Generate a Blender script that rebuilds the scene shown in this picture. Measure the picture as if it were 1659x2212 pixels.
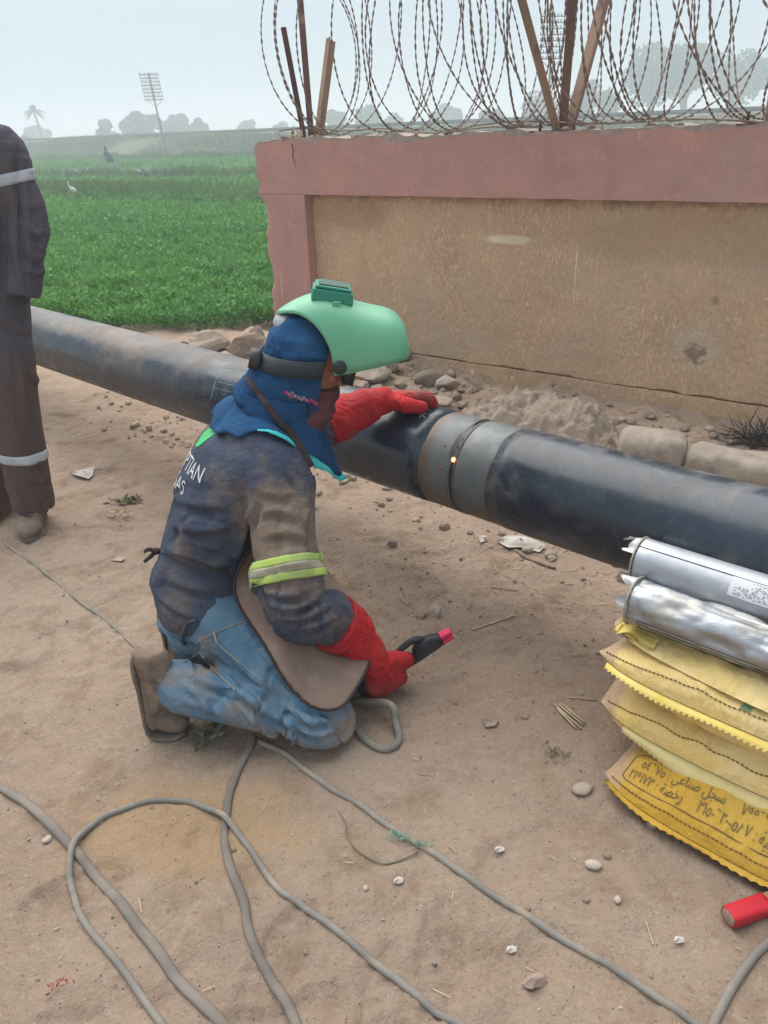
import bpy, bmesh, math, random
import numpy as np
from mathutils import Vector, Matrix
from mathutils.bvhtree import BVHTree

scene = bpy.context.scene
for _o in list(bpy.data.objects):
    bpy.data.objects.remove(_o)

# ------------------------------------------------------------------ camera
EYE = np.array([0.0, 0.0, 1.5])
PITCH = math.radians(26.08)
ROLL = math.radians(2.0)
FOC, PW, PH = 1662.0, 1659.0, 2212.0
_F = np.array([0, math.cos(PITCH), -math.sin(PITCH)])
_U = np.array([0, math.sin(PITCH), math.cos(PITCH)])
_R = np.array([1.0, 0, 0])
CR = math.cos(ROLL) * _R - math.sin(ROLL) * _U
CU = math.sin(ROLL) * _R + math.cos(ROLL) * _U
cam_data = bpy.data.cameras.new('camera')
cam = bpy.data.objects.new('camera', cam_data)
scene.collection.objects.link(cam)
cam_data.sensor_fit = 'HORIZONTAL'
cam_data.sensor_width = 36.0
cam_data.lens = 36.0 * FOC / PW
cam_data.clip_start = 0.05
cam_data.clip_end = 5000
cam.matrix_world = Matrix(((CR[0], CU[0], -_F[0], EYE[0]), (CR[1], CU[1], -_F[1], EYE[1]),
                           (CR[2], CU[2], -_F[2], EYE[2]), (0, 0, 0, 1)))
scene.camera = cam

# ------------------------------------------------------------------ sky, sun, exposure
SUN_EL, SUN_AZ = math.radians(58), math.radians(-25)      # azimuth from +Y towards +X
world = bpy.data.worlds.new('World')
scene.world = world
world.use_nodes = True
wn = world.node_tree
wn.nodes.clear()
w_out = wn.nodes.new('ShaderNodeOutputWorld')
sky = wn.nodes.new('ShaderNodeTexSky')
sky.sky_type = 'NISHITA'
sky.sun_disc = False
sky.sun_elevation = SUN_EL
sky.sun_rotation = SUN_AZ
sky.air_density = 1.0
sky.dust_density = 6.0
sky.ozone_density = 1.0
bg1 = wn.nodes.new('ShaderNodeBackground')
bg1.inputs[1].default_value = 0.05
bg2 = wn.nodes.new('ShaderNodeBackground')                 # the even veil of cloud and dust
bg2.inputs[0].default_value = (0.55, 0.655, 0.74, 1)
bg2.inputs[1].default_value = 0.37
mixs = wn.nodes.new('ShaderNodeMixShader')
mixs.inputs[0].default_value = 0.86
wn.links.new(sky.outputs[0], bg1.inputs[0])
wn.links.new(bg1.outputs[0], mixs.inputs[1])
wn.links.new(bg2.outputs[0], mixs.inputs[2])
wn.links.new(mixs.outputs[0], w_out.inputs[0])

sun_d = bpy.data.lights.new('sun', 'SUN')
sun_d.energy = 1.5
sun_d.angle = math.radians(75)
sun_d.color = (1.0, 0.95, 0.88)
sun = bpy.data.objects.new('sun', sun_d)
scene.collection.objects.link(sun)
_sd = Vector((math.sin(SUN_AZ) * math.cos(SUN_EL), math.cos(SUN_AZ) * math.cos(SUN_EL), math.sin(SUN_EL)))
sun.rotation_euler = _sd.to_track_quat('Z', 'Y').to_euler()

scene.view_settings.view_transform = 'Standard'
scene.view_settings.look = 'None'
scene.view_settings.gamma = 1.0
scene.view_settings.use_curve_mapping = False
scene.view_settings.exposure = 1.68
scene.render.engine = 'CYCLES'
scene.cycles.use_denoising = True
scene.cycles.max_bounces = 6
scene.cycles.diffuse_bounces = 3
scene.cycles.volume_bounces = 3
scene.cycles.transparent_max_bounces = 8

# ------------------------------------------------------------------ geometry helpers
def ray(px, py):
    return CR * ((px - PW / 2) / FOC) + CU * (-(py - PH / 2) / FOC) + _F

def at_y(px, py, y):
    r = ray(px, py)
    return EYE + r * (y / r[1])

def on_z(px, py, z=0.0):
    r = ray(px, py)
    return EYE + r * ((z - EYE[2]) / r[2])

def on_plane(px, py, n, d):
    r = ray(px, py)
    return EYE + r * ((d - EYE @ n) / (r @ n))

def nrm(v):
    v = np.asarray(v, float)
    return v / (np.linalg.norm(v) + 1e-12)

def smooth(a, b, x):
    t = np.clip((x - a) / (b - a), 0, 1)
    return t * t * (3 - 2 * t)

def vnoise(p, seed=0):
    """value noise in [-1, 1] for an (n,3) array"""
    p = np.asarray(p, float)
    i = np.floor(p).astype(np.int64)
    f = p - i
    u = f * f * f * (f * (f * 6 - 15) + 10)
    def h(dx, dy, dz):
        n = ((i[:, 0] + dx) * 374761393 + (i[:, 1] + dy) * 668265263 + (i[:, 2] + dz) * 1440662683 + seed * 974634777) & 0xFFFFFFFF
        n = ((n ^ (n >> 13)) * 1274126177) & 0xFFFFFFFF
        n = ((n ^ (n >> 16)) * 2246822519) & 0xFFFFFFFF
        return ((n ^ (n >> 15)) & 0xFFFFFF) / float(0x7FFFFF) - 1.0
    r = 0
    for dx in (0, 1):
        wx = u[:, 0] if dx else 1 - u[:, 0]
        for dy in (0, 1):
            wy = u[:, 1] if dy else 1 - u[:, 1]
            for dz in (0, 1):
                wz = u[:, 2] if dz else 1 - u[:, 2]
                r = r + wx * wy * wz * h(dx, dy, dz)
    return r

def fbm(p, oct=4, seed=0, gain=0.5):
    p = np.asarray(p, float)
    a, r, t = 1.0, 0, 0
    for k in range(oct):
        r = r + a * vnoise(p * 2 ** k + 17.3 * k, seed + k)
        t += a
        a *= gain
    return r / t

TREADS = ((-.03, .91, 1.5, .12), (.08, 1.0, 1.35, .13), (-.25, 1.02, 1.1, .13), (.28, 1.25, .7, .13), (-.72, 1.2, .5, .13))
def ground_h(x, y):
    x = np.atleast_1d(np.asarray(x, float)); y = np.atleast_1d(np.asarray(y, float))
    p = np.stack([x, y, 0 * x], 1)
    near = 1 - smooth(7, 14, np.hypot(x, y))
    z = (.016 * vnoise(p * 1.7, 1) + .010 * vnoise(p * 4.3, 2) + .0050 * vnoise(p * 13, 3) + .0030 * vnoise(p * 31, 4)) * near
    fp = vnoise(p * np.array([6.5, 9.0, 1]), 8)
    z = z + (.0045 * vnoise(p * 8.3, 41) + .0022 * vnoise(p * 60, 42)) * near
    # boot treads pressed into the dust
    for cx, cy, an, ln in TREADS:
        a_ = (x - cx) * math.cos(an) + (y - cy) * math.sin(an); b_ = -(x - cx) * math.sin(an) + (y - cy) * math.cos(an)
        m_ = smooth(1.1, .9, (a_ / ln) ** 2 + (b_ / .05) ** 2)
        z = z - m_ * (.007 + .008 * smooth(-.3, .4, np.sin((a_ + .35 * np.abs(b_)) * 165)))
    z = z - .012 * smooth(.45, .8, fp) * near + .004 * smooth(.3, .45, fp) * (1 - smooth(.45, .6, fp)) * near
    n = .602 * x + .799 * y
    s = .799 * x - .602 * y
    bank = smooth(2.5, 3.9, n) * (1 - smooth(4.6, 5.6, n)) * smooth(-6.5, -4.6, s)
    z = z + bank * (.07 + .05 * vnoise(p * 2.1, 5) + .035 * vnoise(p * 6, 6) + .016 * np.abs(vnoise(p * 17, 7)))
    # the kneeling man's knees and the bags press the dirt flat
    for cx, cy, rr in ((-.2, 1.66, .28), (-.1, 1.95, .28), (-.6, 1.75, .3), (.75, 1.5, .5)):
        k = np.exp(-((x - cx) ** 2 + (y - cy) ** 2) / rr ** 2)
        z = z * (1 - .8 * k)
    return z

def gz(x, y):
    return float(ground_h(x, y)[0])

def on_ground(px, py, lift=0.0):
    p = on_z(px, py, 0)
    for _ in range(4):
        p = on_z(px, py, gz(p[0], p[1]) + lift)
    return p

def link(o):
    scene.collection.objects.link(o)
    return o

def tag(o, label=None, cat=None, group=None, kind=None):
    if label: o['label'] = label
    if cat: o['category'] = cat
    if group: o['group'] = group
    if kind: o['kind'] = kind
    return o

def world_loc(o):
    v = np.zeros(3)
    while o is not None:
        v += np.array(o.location)
        o = o.parent
    return v

def thing(name, loc, label, cat, group=None):
    o = link(bpy.data.objects.new(name, None))
    o.empty_display_size = 0.1
    o.location = loc
    return tag(o, label, cat, group)

def catmull(P, n):
    P = np.asarray(P, float)
    if len(P) < 3:
        t = np.linspace(0, 1, n)[:, None]
        return P[0] * (1 - t) + P[-1] * t
    Q = np.vstack([2 * P[0] - P[1], P, 2 * P[-1] - P[-2]])
    out = []
    for u in np.linspace(0, len(P) - 1, n):
        i = min(int(u), len(P) - 2)
        t = u - i
        a, b, c, d = Q[i], Q[i + 1], Q[i + 2], Q[i + 3]
        out.append(.5 * (2 * b + (c - a) * t + (2 * a - 5 * b + 4 * c - d) * t * t + (3 * b - a - 3 * c + d) * t ** 3))
    return np.array(out)

class MB:
    """collects vertices and faces (world coordinates) and links them as ONE mesh object"""
    def __init__(self):
        self.v, self.f, self.n = [], [], 0
    def add(self, v, f):
        self.v.append(np.asarray(v, float))
        n = self.n
        self.f.extend([tuple(i + n for i in q) for q in f])
        self.n += len(v)
        return self
    def verts(self):
        return np.vstack(self.v)
    def box(self, c, size, X=(1, 0, 0), Y=(0, 1, 0), Z=(0, 0, 1), taper=1.0):
        c = np.asarray(c, float); X, Y, Z = nrm(X), nrm(Y), nrm(Z)
        a, b, d = np.asarray(size) / 2
        v = []
        for k in (-1, 1):
            t = taper if k > 0 else 1
            for i, j in ((-1, -1), (1, -1), (1, 1), (-1, 1)):
                v.append(c + X * a * i * t + Y * b * j * t + Z * d * k)
        return self.add(v, [(3, 2, 1, 0), (4, 5, 6, 7), (0, 1, 5, 4), (1, 2, 6, 5), (2, 3, 7, 6), (3, 0, 4, 7)])
    def rings(self, R, caps=True, closed=True):
        R = [np.asarray(r) for r in R]
        m = len(R[0])
        f = []
        for i in range(len(R) - 1):
            for j in range(m if closed else m - 1):
                k = (j + 1) % m
                f.append((i * m + j, i * m + k, (i + 1) * m + k, (i + 1) * m + j))
        v = np.vstack(R)
        if caps:
            f.append(tuple(range(m))[::-1])
            f.append(tuple((len(R) - 1) * m + j for j in range(m)))
        return self.add(v, f)
    def tube(self, P, r, seg=10, n=None, caps=True, ref=None, flat=1.0, dome=False):
        P = np.asarray(P, float)
        r = np.full(len(P), r, float) if np.isscalar(r) else np.asarray(r, float)
        if n:
            rr = np.interp(np.linspace(0, len(P) - 1, n), np.arange(len(P)), r)
            P = catmull(P, n); r = rr
        T = np.gradient(P, axis=0)
        T = T / (np.linalg.norm(T, axis=1)[:, None] + 1e-12)
        if dome:
            k0 = [P[0] - T[0] * r[0] * s for s in (.95, .75, .42)]
            k1 = [P[-1] + T[-1] * r[-1] * s for s in (.42, .75, .95)]
            P = np.vstack([k0, P, k1]); T = np.vstack([[T[0]] * 3, T, [T[-1]] * 3])
            r = np.concatenate([r[0] * np.array([.3, .66, .91]), r, r[-1] * np.array([.91, .66, .3])])
        up = np.array([0, 0, 1.0]) if ref is None else nrm(ref)
        if abs(up @ T[0]) > .95: up = np.array([1.0, 0, 0])
        a = nrm(np.cross(up, T[0]))
        R = []
        th = np.linspace(0, 2 * math.pi, seg, endpoint=False)
        for i in range(len(P)):
            a = nrm(a - T[i] * (a @ T[i]))
            b = np.cross(T[i], a)
            R.append(P[i] + r[i] * (np.cos(th)[:, None] * a + flat * np.sin(th)[:, None] * b))
        return self.rings(R, caps)
    def loft(self, secs, seg=28, n=None, e=2.3, caps=True):
        """secs: (centre, right axis * half width, front axis * half depth)"""
        C = np.array([s[0] for s in secs], float); A = np.array([s[1] for s in secs], float); B = np.array([s[2] for s in secs], float)
        if n:
            C, A, B = catmull(C, n), catmull(A, n), catmull(B, n)
        th = np.linspace(0, 2 * math.pi, seg, endpoint=False)
        c, s = np.cos(th), np.sin(th)
        c = np.sign(c) * np.abs(c) ** (2 / e); s = np.sign(s) * np.abs(s) ** (2 / e)
        return self.rings([C[i] + c[:, None] * A[i] + s[:, None] * B[i] for i in range(len(C))], caps)
    def ball(self, c, r, X=(1, 0, 0), Y=(0, 1, 0), Z=(0, 0, 1), seg=20, ring=12):
        r = (r, r, r) if np.isscalar(r) else r
        X, Y, Z = nrm(X), nrm(Y), nrm(Z)
        R = []
        th = np.linspace(0, 2 * math.pi, seg, endpoint=False)
        for k in range(ring + 1):
            ph = -math.pi / 2 + math.pi * min(max(k, .08), ring - .08) / ring
            R.append(np.asarray(c) + math.cos(ph) * (np.cos(th)[:, None] * X * r[0] + np.sin(th)[:, None] * Y * r[1]) + math.sin(ph) * Z * r[2])
        return self.rings(R)
    def grid(self, G, closed_u=False, thick=0.0, nrm_dir=None):
        """G: (nu, nv, 3) surface grid; thick > 0 gives it a back side"""
        G = np.asarray(G, float)
        nu, nv = G.shape[:2]
        f = []
        for i in range(nu - 1):
            for j in range(nv - 1):
                f.append((i * nv + j, i * nv + j + 1, (i + 1) * nv + j + 1, (i + 1) * nv + j))
        v = G.reshape(-1, 3)
        if thick:
            du = np.gradient(G, axis=0); dv = np.gradient(G, axis=1)
            N = np.cross(du, dv); N /= np.linalg.norm(N, axis=2)[:, :, None] + 1e-12
            w = (G - N * thick).reshape(-1, 3)
            m = nu * nv
            f2 = [tuple(m + k for k in q[::-1]) for q in f]
            edge = [(i, 0) for i in range(nu)] + [(nu - 1, j) for j in range(1, nv)] + [(i, nv - 1) for i in range(nu - 2, -1, -1)] + [(0, j) for j in range(nv - 2, 0, -1)]
            e = [i * nv + j for i, j in edge]
            for k in range(len(e)):
                a, b = e[k], e[(k + 1) % len(e)]
                f2.append((a, m + a, m + b, b))
            return self.add(np.vstack([v, w]), f + f2)
        return self.add(v, f)
    def mesh(self, name, off=np.zeros(3)):
        me = bpy.data.meshes.new(name)
        me.from_pydata([tuple(q) for q in (self.verts() - off)], [], self.f)
        me.update()
        return me
    def build(self, name, m, parent=None, flat=False, loc=None, kind=None, label=None, fixn=True):
        off = world_loc(parent) if parent else (np.asarray(loc, float) if loc is not None else np.zeros(3))
        me = self.mesh(name, off)
        if fixn:
            fix_normals(me)
        return finish(name, me, m, parent, flat, off, kind, label)

def fix_normals(me):
    bm = bmesh.new(); bm.from_mesh(me)
    bmesh.ops.recalc_face_normals(bm, faces=bm.faces)
    bm.to_mesh(me); bm.free()

def finish(name, me, m, parent=None, flat=False, off=np.zeros(3), kind=None, label=None):
    me.name = name
    if m: me.materials.append(m)
    if not flat:
        me.polygons.foreach_set('use_smooth', [True] * len(me.polygons))
    o = link(bpy.data.objects.new(name, me))
    if parent: o.parent = parent
    else: o.location = off
    if kind: o['kind'] = kind
    if label: o['label'] = label
    return o

def quads_object(name, Q, m, parent=None, kind=None, loc=None, tri=False):
    """Q: (n,4,3) loose quads as one mesh"""
    Q = np.asarray(Q, np.float32)
    off = world_loc(parent) if parent else (np.asarray(loc, float) if loc is not None else np.zeros(3))
    n, k = Q.shape[:2]
    me = bpy.data.meshes.new(name)
    me.vertices.add(n * k); me.vertices.foreach_set('co', (Q - off.astype(np.float32)).reshape(-1))
    me.loops.add(n * k); me.loops.foreach_set('vertex_index', np.arange(n * k, dtype=np.int32))
    me.polygons.add(n); me.polygons.foreach_set('loop_start', np.arange(0, n * k, k, dtype=np.int32))
    me.update(); me.validate()
    me.materials.append(m)
    o = link(bpy.data.objects.new(name, me))
    if parent: o.parent = parent
    else: o.location = off
    if kind: o['kind'] = kind
    return o

def fuse(mb, voxel, it=6, fac=.5):
    """union of overlapping closed shapes as one continuous skin (world coordinates)"""
    me = mb.mesh('tmp'); fix_normals(me)
    o = link(bpy.data.objects.new('tmp', me))
    r = o.modifiers.new('r', 'REMESH'); r.mode = 'VOXEL'; r.voxel_size = voxel; r.adaptivity = 0
    if it:
        s = o.modifiers.new('s', 'SMOOTH'); s.iterations = it; s.factor = fac
    bpy.context.view_layer.update()
    out = bpy.data.meshes.new_from_object(o.evaluated_get(bpy.context.evaluated_depsgraph_get()))
    bpy.data.objects.remove(o); bpy.data.meshes.remove(me)
    return out

def get_v(me):
    a = np.empty(len(me.vertices) * 3, np.float32); me.vertices.foreach_get('co', a)
    return a.reshape(-1, 3).astype(float)

def get_n(me):
    a = np.empty(len(me.vertices) * 3, np.float32); me.vertices.foreach_get('normal', a)
    return a.reshape(-1, 3).astype(float)

def set_v(me, v):
    me.vertices.foreach_set('co', np.asarray(v, np.float32).reshape(-1)); me.update()

def displace(me, d):
    set_v(me, get_v(me) + get_n(me) * d[:, None])

def set_attr(me, name, val):
    a = me.attributes.new(name, 'FLOAT', 'POINT')
    a.data.foreach_set('value', np.asarray(val, np.float32))

def chain_coords(V, P, ref=(0, 0, 1)):
    """arc length, angle and distance of every vertex relative to a polyline"""
    P = np.asarray(P, float)
    best = np.full(len(V), 1e9); S = np.zeros(len(V)); TH = np.zeros(len(V))
    acc = 0
    for i in range(len(P) - 1):
        d = P[i + 1] - P[i]; L = np.linalg.norm(d); t = d / L
        u = np.clip((V - P[i]) @ t, 0, L)
        q = V - (P[i] + u[:, None] * t)
        dist = np.linalg.norm(q, axis=1)
        a = nrm(np.cross(t, ref)); b = np.cross(t, a)
        th = np.arctan2(q @ b, q @ a)
        m = dist < best
        best[m] = dist[m]; S[m] = (acc + u)[m]; TH[m] = th[m]
        acc += L
    return S, TH, best

def folds(S, TH, lam, amp, seed=0, twist=.6, around=1.0):
    """cloth folds that run mostly around a limb"""
    p = np.stack([S / lam + twist * np.sin(TH + seed), np.cos(TH) * around, np.sin(TH) * around], 1)
    n = vnoise(p, seed)
    q = vnoise(p * np.array([.45, 1, 1]) + 9.7, seed + 50)
    soft = .55 * n + .12
    valley = -.62 * np.exp(-(n / .17) ** 2) * smooth(-.2, .5, q)
    ridge = .42 * np.exp(-((n - .36) / .2) ** 2) * smooth(-.2, .5, q)
    return 1.25 * amp * (soft + valley + ridge)

def carve(me, curves, out=None):
    """press individual cloth folds into a skin: each a valley with a soft ridge above it"""
    b = bvh_of(me)
    V = get_v(me)
    d = np.zeros(len(V))
    for pts, depth, w, off in curves:
        for k, (dx, dy, sg, ww) in enumerate(((0, 0, -1.0, w), (off[0], off[1], .75, w * 1.35))):
            C = catmull(np.array([[a + dx, c + dy, 0] for a, c in pts], float), 22)
            P, T = [], []
            for i, q in enumerate(C):
                h = b.ray_cast(Vector(EYE), Vector(nrm(ray(q[0], q[1]))), 8)
                if h[0] is not None:
                    P.append(np.array(h[0])); T.append(i / 21)
            if len(P) < 3: continue
            P = np.array(P); T = np.array(T)
            best = np.full(len(V), 1e9); tt = np.zeros(len(V))
            for i in range(len(P) - 1):
                e = P[i + 1] - P[i]; L2 = e @ e + 1e-12
                if L2 > .03 ** 2: continue
                u = np.clip((V - P[i]) @ e / L2, 0, 1)
                r = np.linalg.norm(V - P[i] - u[:, None] * e, axis=1)
                m = r < best
                best[m] = r[m]; tt[m] = (T[i] + (T[i + 1] - T[i]) * u)[m]
            d = d + 1.4 * sg * depth * np.exp(-(best / ww) ** 2) * np.clip(np.sin(math.pi * np.clip(tt, .02, .98)), 0, 1) ** .6
    displace(me, d)

def bvh_of(me):
    v = [Vector(c) for c in get_v(me)]
    return BVHTree.FromPolygons(v, [tuple(p.vertices) for p in me.polygons])

def push_out(G, bvhs, gap):
    """keep cloth points at least gap outside the bodies"""
    S = np.asarray(G, float)
    sh = S.shape
    F = S.reshape(-1, 3).copy()
    for k in range(len(F)):
        for b in bvhs:
            co, no, idx, d = b.find_nearest(Vector(F[k]))
            if co is None: continue
            s = (Vector(F[k]) - co).dot(no)
            if s < gap:
                F[k] = np.array(co + no * gap)
    return F.reshape(sh)

def copy_tree(o, parent=None):
    c = o.copy(); link(c); c.parent = parent
    for ch in list(o.children):
        if ch is not c: copy_tree(ch, c)
    return c
# ------------------------------------------------------------------ materials
class NT:
    def __init__(self, name):
        self.m = bpy.data.materials.new(name)
        self.m.use_nodes = True
        self.t = self.m.node_tree
        self.b = self.t.nodes['Principled BSDF']
        self.out = self.t.nodes['Material Output']
        self._co = None
    def n(self, ty, **kw):
        x = self.t.nodes.new(ty)
        for k, v in kw.items(): setattr(x, k, v)
        return x
    def l(self, a, b):
        self.t.links.new(a, b)
    def put(self, sock, v):
        if hasattr(v, 'is_linked') or hasattr(v, 'links'): self.l(v, sock)
        elif isinstance(v, (tuple, list)) and len(v) == 3 and sock.type == 'RGBA': sock.default_value = (*v, 1)
        else: sock.default_value = v
    def co(self, scale=(1, 1, 1), rot=(0, 0, 0), loc=(0, 0, 0)):
        if self._co is None: self._co = self.n('ShaderNodeTexCoord').outputs['Object']
        if scale == (1, 1, 1) and rot == (0, 0, 0) and loc == (0, 0, 0): return self._co
        m = self.n('ShaderNodeMapping')
        m.inputs['Scale'].default_value = scale; m.inputs['Rotation'].default_value = rot; m.inputs['Location'].default_value = loc
        self.l(self._co, m.inputs['Vector'])
        return m.outputs[0]
    def noise(self, scale, detail=6, rough=.55, vec=None, dist=0.0):
        x = self.n('ShaderNodeTexNoise')
        x.inputs['Scale'].default_value = scale; x.inputs['Detail'].default_value = detail
        x.inputs['Roughness'].default_value = rough; x.inputs['Distortion'].default_value = dist
        self.l(vec if vec is not None else self.co(), x.inputs['Vector'])
        return x.outputs['Fac']
    def voronoi(self, scale, vec=None, feature='F1', out='Distance'):
        x = self.n('ShaderNodeTexVoronoi', feature=feature)
        x.inputs['Scale'].default_value = scale
        self.l(vec if vec is not None else self.co(), x.inputs['Vector'])
        return x.outputs[out]
    def rng(self, v, a, b, c=0.0, d=1.0):
        x = self.n('ShaderNodeMapRange'); x.interpolation_type = 'SMOOTHSTEP'
        self.put(x.inputs[0], v)
        for i, q in enumerate((a, b, c, d)): x.inputs[i + 1].default_value = q
        return x.outputs[0]
    def math(self, op, a, b=0.0, clamp=False):
        x = self.n('ShaderNodeMath', operation=op, use_clamp=clamp)
        self.put(x.inputs[0], a); self.put(x.inputs[1], b)
        return x.outputs[0]
    def mix(self, f, a, b, mode='MIX'):
        x = self.n('ShaderNodeMix', data_type='RGBA', blend_type=mode)
        self.put(x.inputs[0], f); self.put(x.inputs[6], a); self.put(x.inputs[7], b)
        return x.outputs[2]
    def attr(self, name):
        return self.n('ShaderNodeAttribute', attribute_name=name).outputs['Fac']
    def crease(self, scale, st):
        a = self.math('ABSOLUTE', self.math('SUBTRACT', self.noise(scale, 2.5, .5, self.co(st), 1.2), .5))
        b = self.math('ABSOLUTE', self.math('SUBTRACT', self.noise(scale * 2.3, 2.5, .5, self.co(st[::-1]), 1.2), .5))
        return self.math('ADD', self.rng(a, 0, .05), self.math('MULTIPLY', self.rng(b, 0, .06), .5))
    def island(self):
        return self.n('ShaderNodeNewGeometry').outputs['Random Per Island']
    def sep(self, vec):
        x = self.n('ShaderNodeSeparateXYZ'); self.l(vec, x.inputs[0]); return x.outputs
    def normal_z(self):
        return self.sep(self.n('ShaderNodeNewGeometry').outputs['Normal'])[2]
    def bump(self, h, strength, dist=.01, prev=None):
        x = self.n('ShaderNodeBump')
        x.inputs['Strength'].default_value = strength; x.inputs['Distance'].default_value = dist
        self.l(h, x.inputs['Height'])
        if prev is not None: self.l(prev, x.inputs['Normal'])
        self.l(x.outputs[0], self.b.inputs['Normal'])
        return x.outputs[0]
    def base(self, c): self.put(self.b.inputs['Base Color'], c); return self
    def rough(self, r): self.put(self.b.inputs['Roughness'], r); return self
    def metal(self, r): self.put(self.b.inputs['Metallic'], r); return self
    def spec(self, r): self.b.inputs['Specular IOR Level'].default_value = r; return self

def simple(name, c1, c2=None, scale=6, lo=.4, hi=.62, rough=.85, bump=.3, bscale=60, bdist=.004, metal=0.0, stretch=(1, 1, 1), spec=.3,
           c3=None, s3=3, lo3=.55, hi3=.7, dust=None, fine=.0, wrinkle=.0):
    t = NT(name)
    vec = t.co(stretch) if stretch != (1, 1, 1) else None
    c = c1
    if c2 is not None:
        c = t.mix(t.rng(t.noise(scale, 8, .6, vec), lo, hi), c1, c2)
    if c3 is not None:
        c = t.mix(t.rng(t.noise(s3, 6, .6), lo3, hi3), c, c3)
    if dust is not None:
        d = t.attr('dust')
        n = t.math('ADD', d, t.math('MULTIPLY', t.math('SUBTRACT', t.noise(16, 8, .65), .5), 1.3))
        c = t.mix(t.math('MULTIPLY', t.rng(n, .25, .95), t.rng(d, .0, .12)), c, dust)
    if fine:
        c = t.mix(fine, c, t.mix(t.rng(t.noise(bscale * 1.7, 3), .3, .7), (0, 0, 0), (1, 1, 1)), 'OVERLAY')
    t.base(c).rough(rough).spec(spec).metal(metal)
    prev = None
    if wrinkle:
        prev = t.bump(t.crease(7, (1, 1, 1.7)), wrinkle, .012)
    if bump:
        t.bump(t.noise(bscale, 6, .6, vec), bump, bdist, prev)
    return t.m

def denim(name, c1, c2, dust, wear=(.3, .4, .5), scale=5):
    t = NT(name)
    c = t.mix(t.rng(t.noise(scale, 6, .6), .35, .65), c1, c2)
    tw = t.n('ShaderNodeTexWave', wave_type='BANDS', bands_direction='DIAGONAL')
    tw.inputs['Scale'].default_value = 260; tw.inputs['Distortion'].default_value = 2.5; tw.inputs['Detail'].default_value = 2
    t.l(t.co(), tw.inputs['Vector'])
    c = t.mix(.16, c, t.mix(tw.outputs['Fac'], (.02, .02, .02), (1, 1, 1)), 'OVERLAY')
    wr = t.rng(t.noise(34, 8, .7, t.co((1, 1, .35))), .6, .78)
    c = t.mix(t.math('MULTIPLY', wr, .55), c, wear)
    if dust:
        d = t.attr('dust')
        n = t.math('ADD', d, t.math('MULTIPLY', t.math('SUBTRACT', t.noise(14, 8, .65), .5), 1.4))
        c = t.mix(t.math('MULTIPLY', t.rng(n, .2, 1.0), t.rng(d, .0, .12)), c, dust)
    t.base(c).rough(.92).spec(.15)
    b = t.bump(tw.outputs['Fac'], .12, .001)
    b = t.bump(t.crease(6, (1, 1.2, 1.5)), .22, .010, b)
    t.bump(t.noise(45, 6, .6), .35, .006, b)
    return t.m

M = {}
def _ground():
    t = NT('dirt')
    c = t.mix(t.rng(t.noise(1.1, 8, .6), .38, .62), (.360, .264, .200), (.420, .316, .242))
    c = t.mix(t.rng(t.noise(5.5, 9, .7), .46, .68), c, (.300, .212, .152))
    c = t.mix(t.math('MULTIPLY', t.rng(t.noise(34, 7, .75), .5, .72), .6), c, (.48, .39, .305))
    c = t.mix(t.math('MULTIPLY', t.rng(t.noise(90, 4, .7), .56, .72), .55), c, (.16, .115, .085))
    # a patch of orange sand by the kneeling man's legs
    m = t.n('ShaderNodeMapping'); t.l(t.co(), m.inputs['Vector'])
    m.inputs['Location'].default_value = (.5, -1.36, 0)
    x = t.sep(m.outputs[0])
    q = t.math('ADD', t.math('POWER', t.math('DIVIDE', x[0], .34), 2.0), t.math('POWER', t.math('DIVIDE', x[1], .17), 2.0))
    q = t.math('ADD', q, t.math('MULTIPLY', t.math('SUBTRACT', t.noise(7, 6, .65), .5), 2.6))
    c = t.mix(t.math('MULTIPLY', t.rng(q, .2, 1.3, 1, 0), .5), c, (.46, .30, .145))
    # bits of chaff and grit
    v = t.voronoi(120, None, 'F1'); vc = t.voronoi(120, None, 'F1', 'Color')
    g = t.sep(vc)
    pale = t.math('MULTIPLY', t.rng(v, .16, .26, 1, 0), t.rng(g[0], .90, .92))
    dark = t.math('MULTIPLY', t.rng(v, .16, .28, 1, 0), t.rng(g[1], .94, .96))
    c = t.mix(pale, c, (.50, .405, .315)); c = t.mix(dark, c, (.08, .058, .045))
    t.base(c).rough(.97).spec(.1)
    b = t.bump(t.noise(70, 8, .75), .9, .012)
    t.bump(t.noise(16, 6, .65), .6, .03, b)
    return t.m
M['ground'] = _ground()

def _pink():
    t = NT('pink_painted_render')
    c = t.mix(t.rng(t.noise(2.6, 8, .65), .36, .64), (.53, .285, .240), (.445, .255, .220))
    c = t.mix(t.rng(t.noise(9, 8, .7), .5, .75), c, (.56, .31, .27))
    c = t.mix(t.math('MULTIPLY', t.rng(t.noise(60, 4, .6), .5, .75), .35), c, (.24, .13, .11))
    c = t.mix(t.math('MULTIPLY', t.rng(t.noise(1.1, 8, .72, None, .8), .5, .66), .55), c, (.44, .315, .275))
    # pale drips that run down from the top edge
    v = t.co((22, 22, .9))
    d = t.math('MULTIPLY', t.rng(t.noise(1, 3, .5, v), .66, .71), t.rng(t.noise(2.2, 4), .47, .58))
    c = t.mix(t.math('MULTIPLY', d, .75), c, (.66, .50, .46))
    # cement showing where the coat has worn off (per-vertex wear), dust on flat tops
    c = t.mix(t.rng(t.attr('wear'), .3, .6), c, t.mix(t.rng(t.noise(30, 6), .35, .65), (.40, .345, .30), (.30, .25, .215)))
    c = t.mix(t.math('MULTIPLY', t.rng(t.normal_z(), .6, .9), t.rng(t.noise(8, 6), .3, .5)), c, (.45, .37, .33))
    t.base(c).rough(.93).spec(.15)
    b = t.bump(t.noise(160, 5, .6), .5, .003)
    t.bump(t.noise(26, 6, .6), .35, .006, b)
    return t.m
M['pink'] = _pink()

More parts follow.
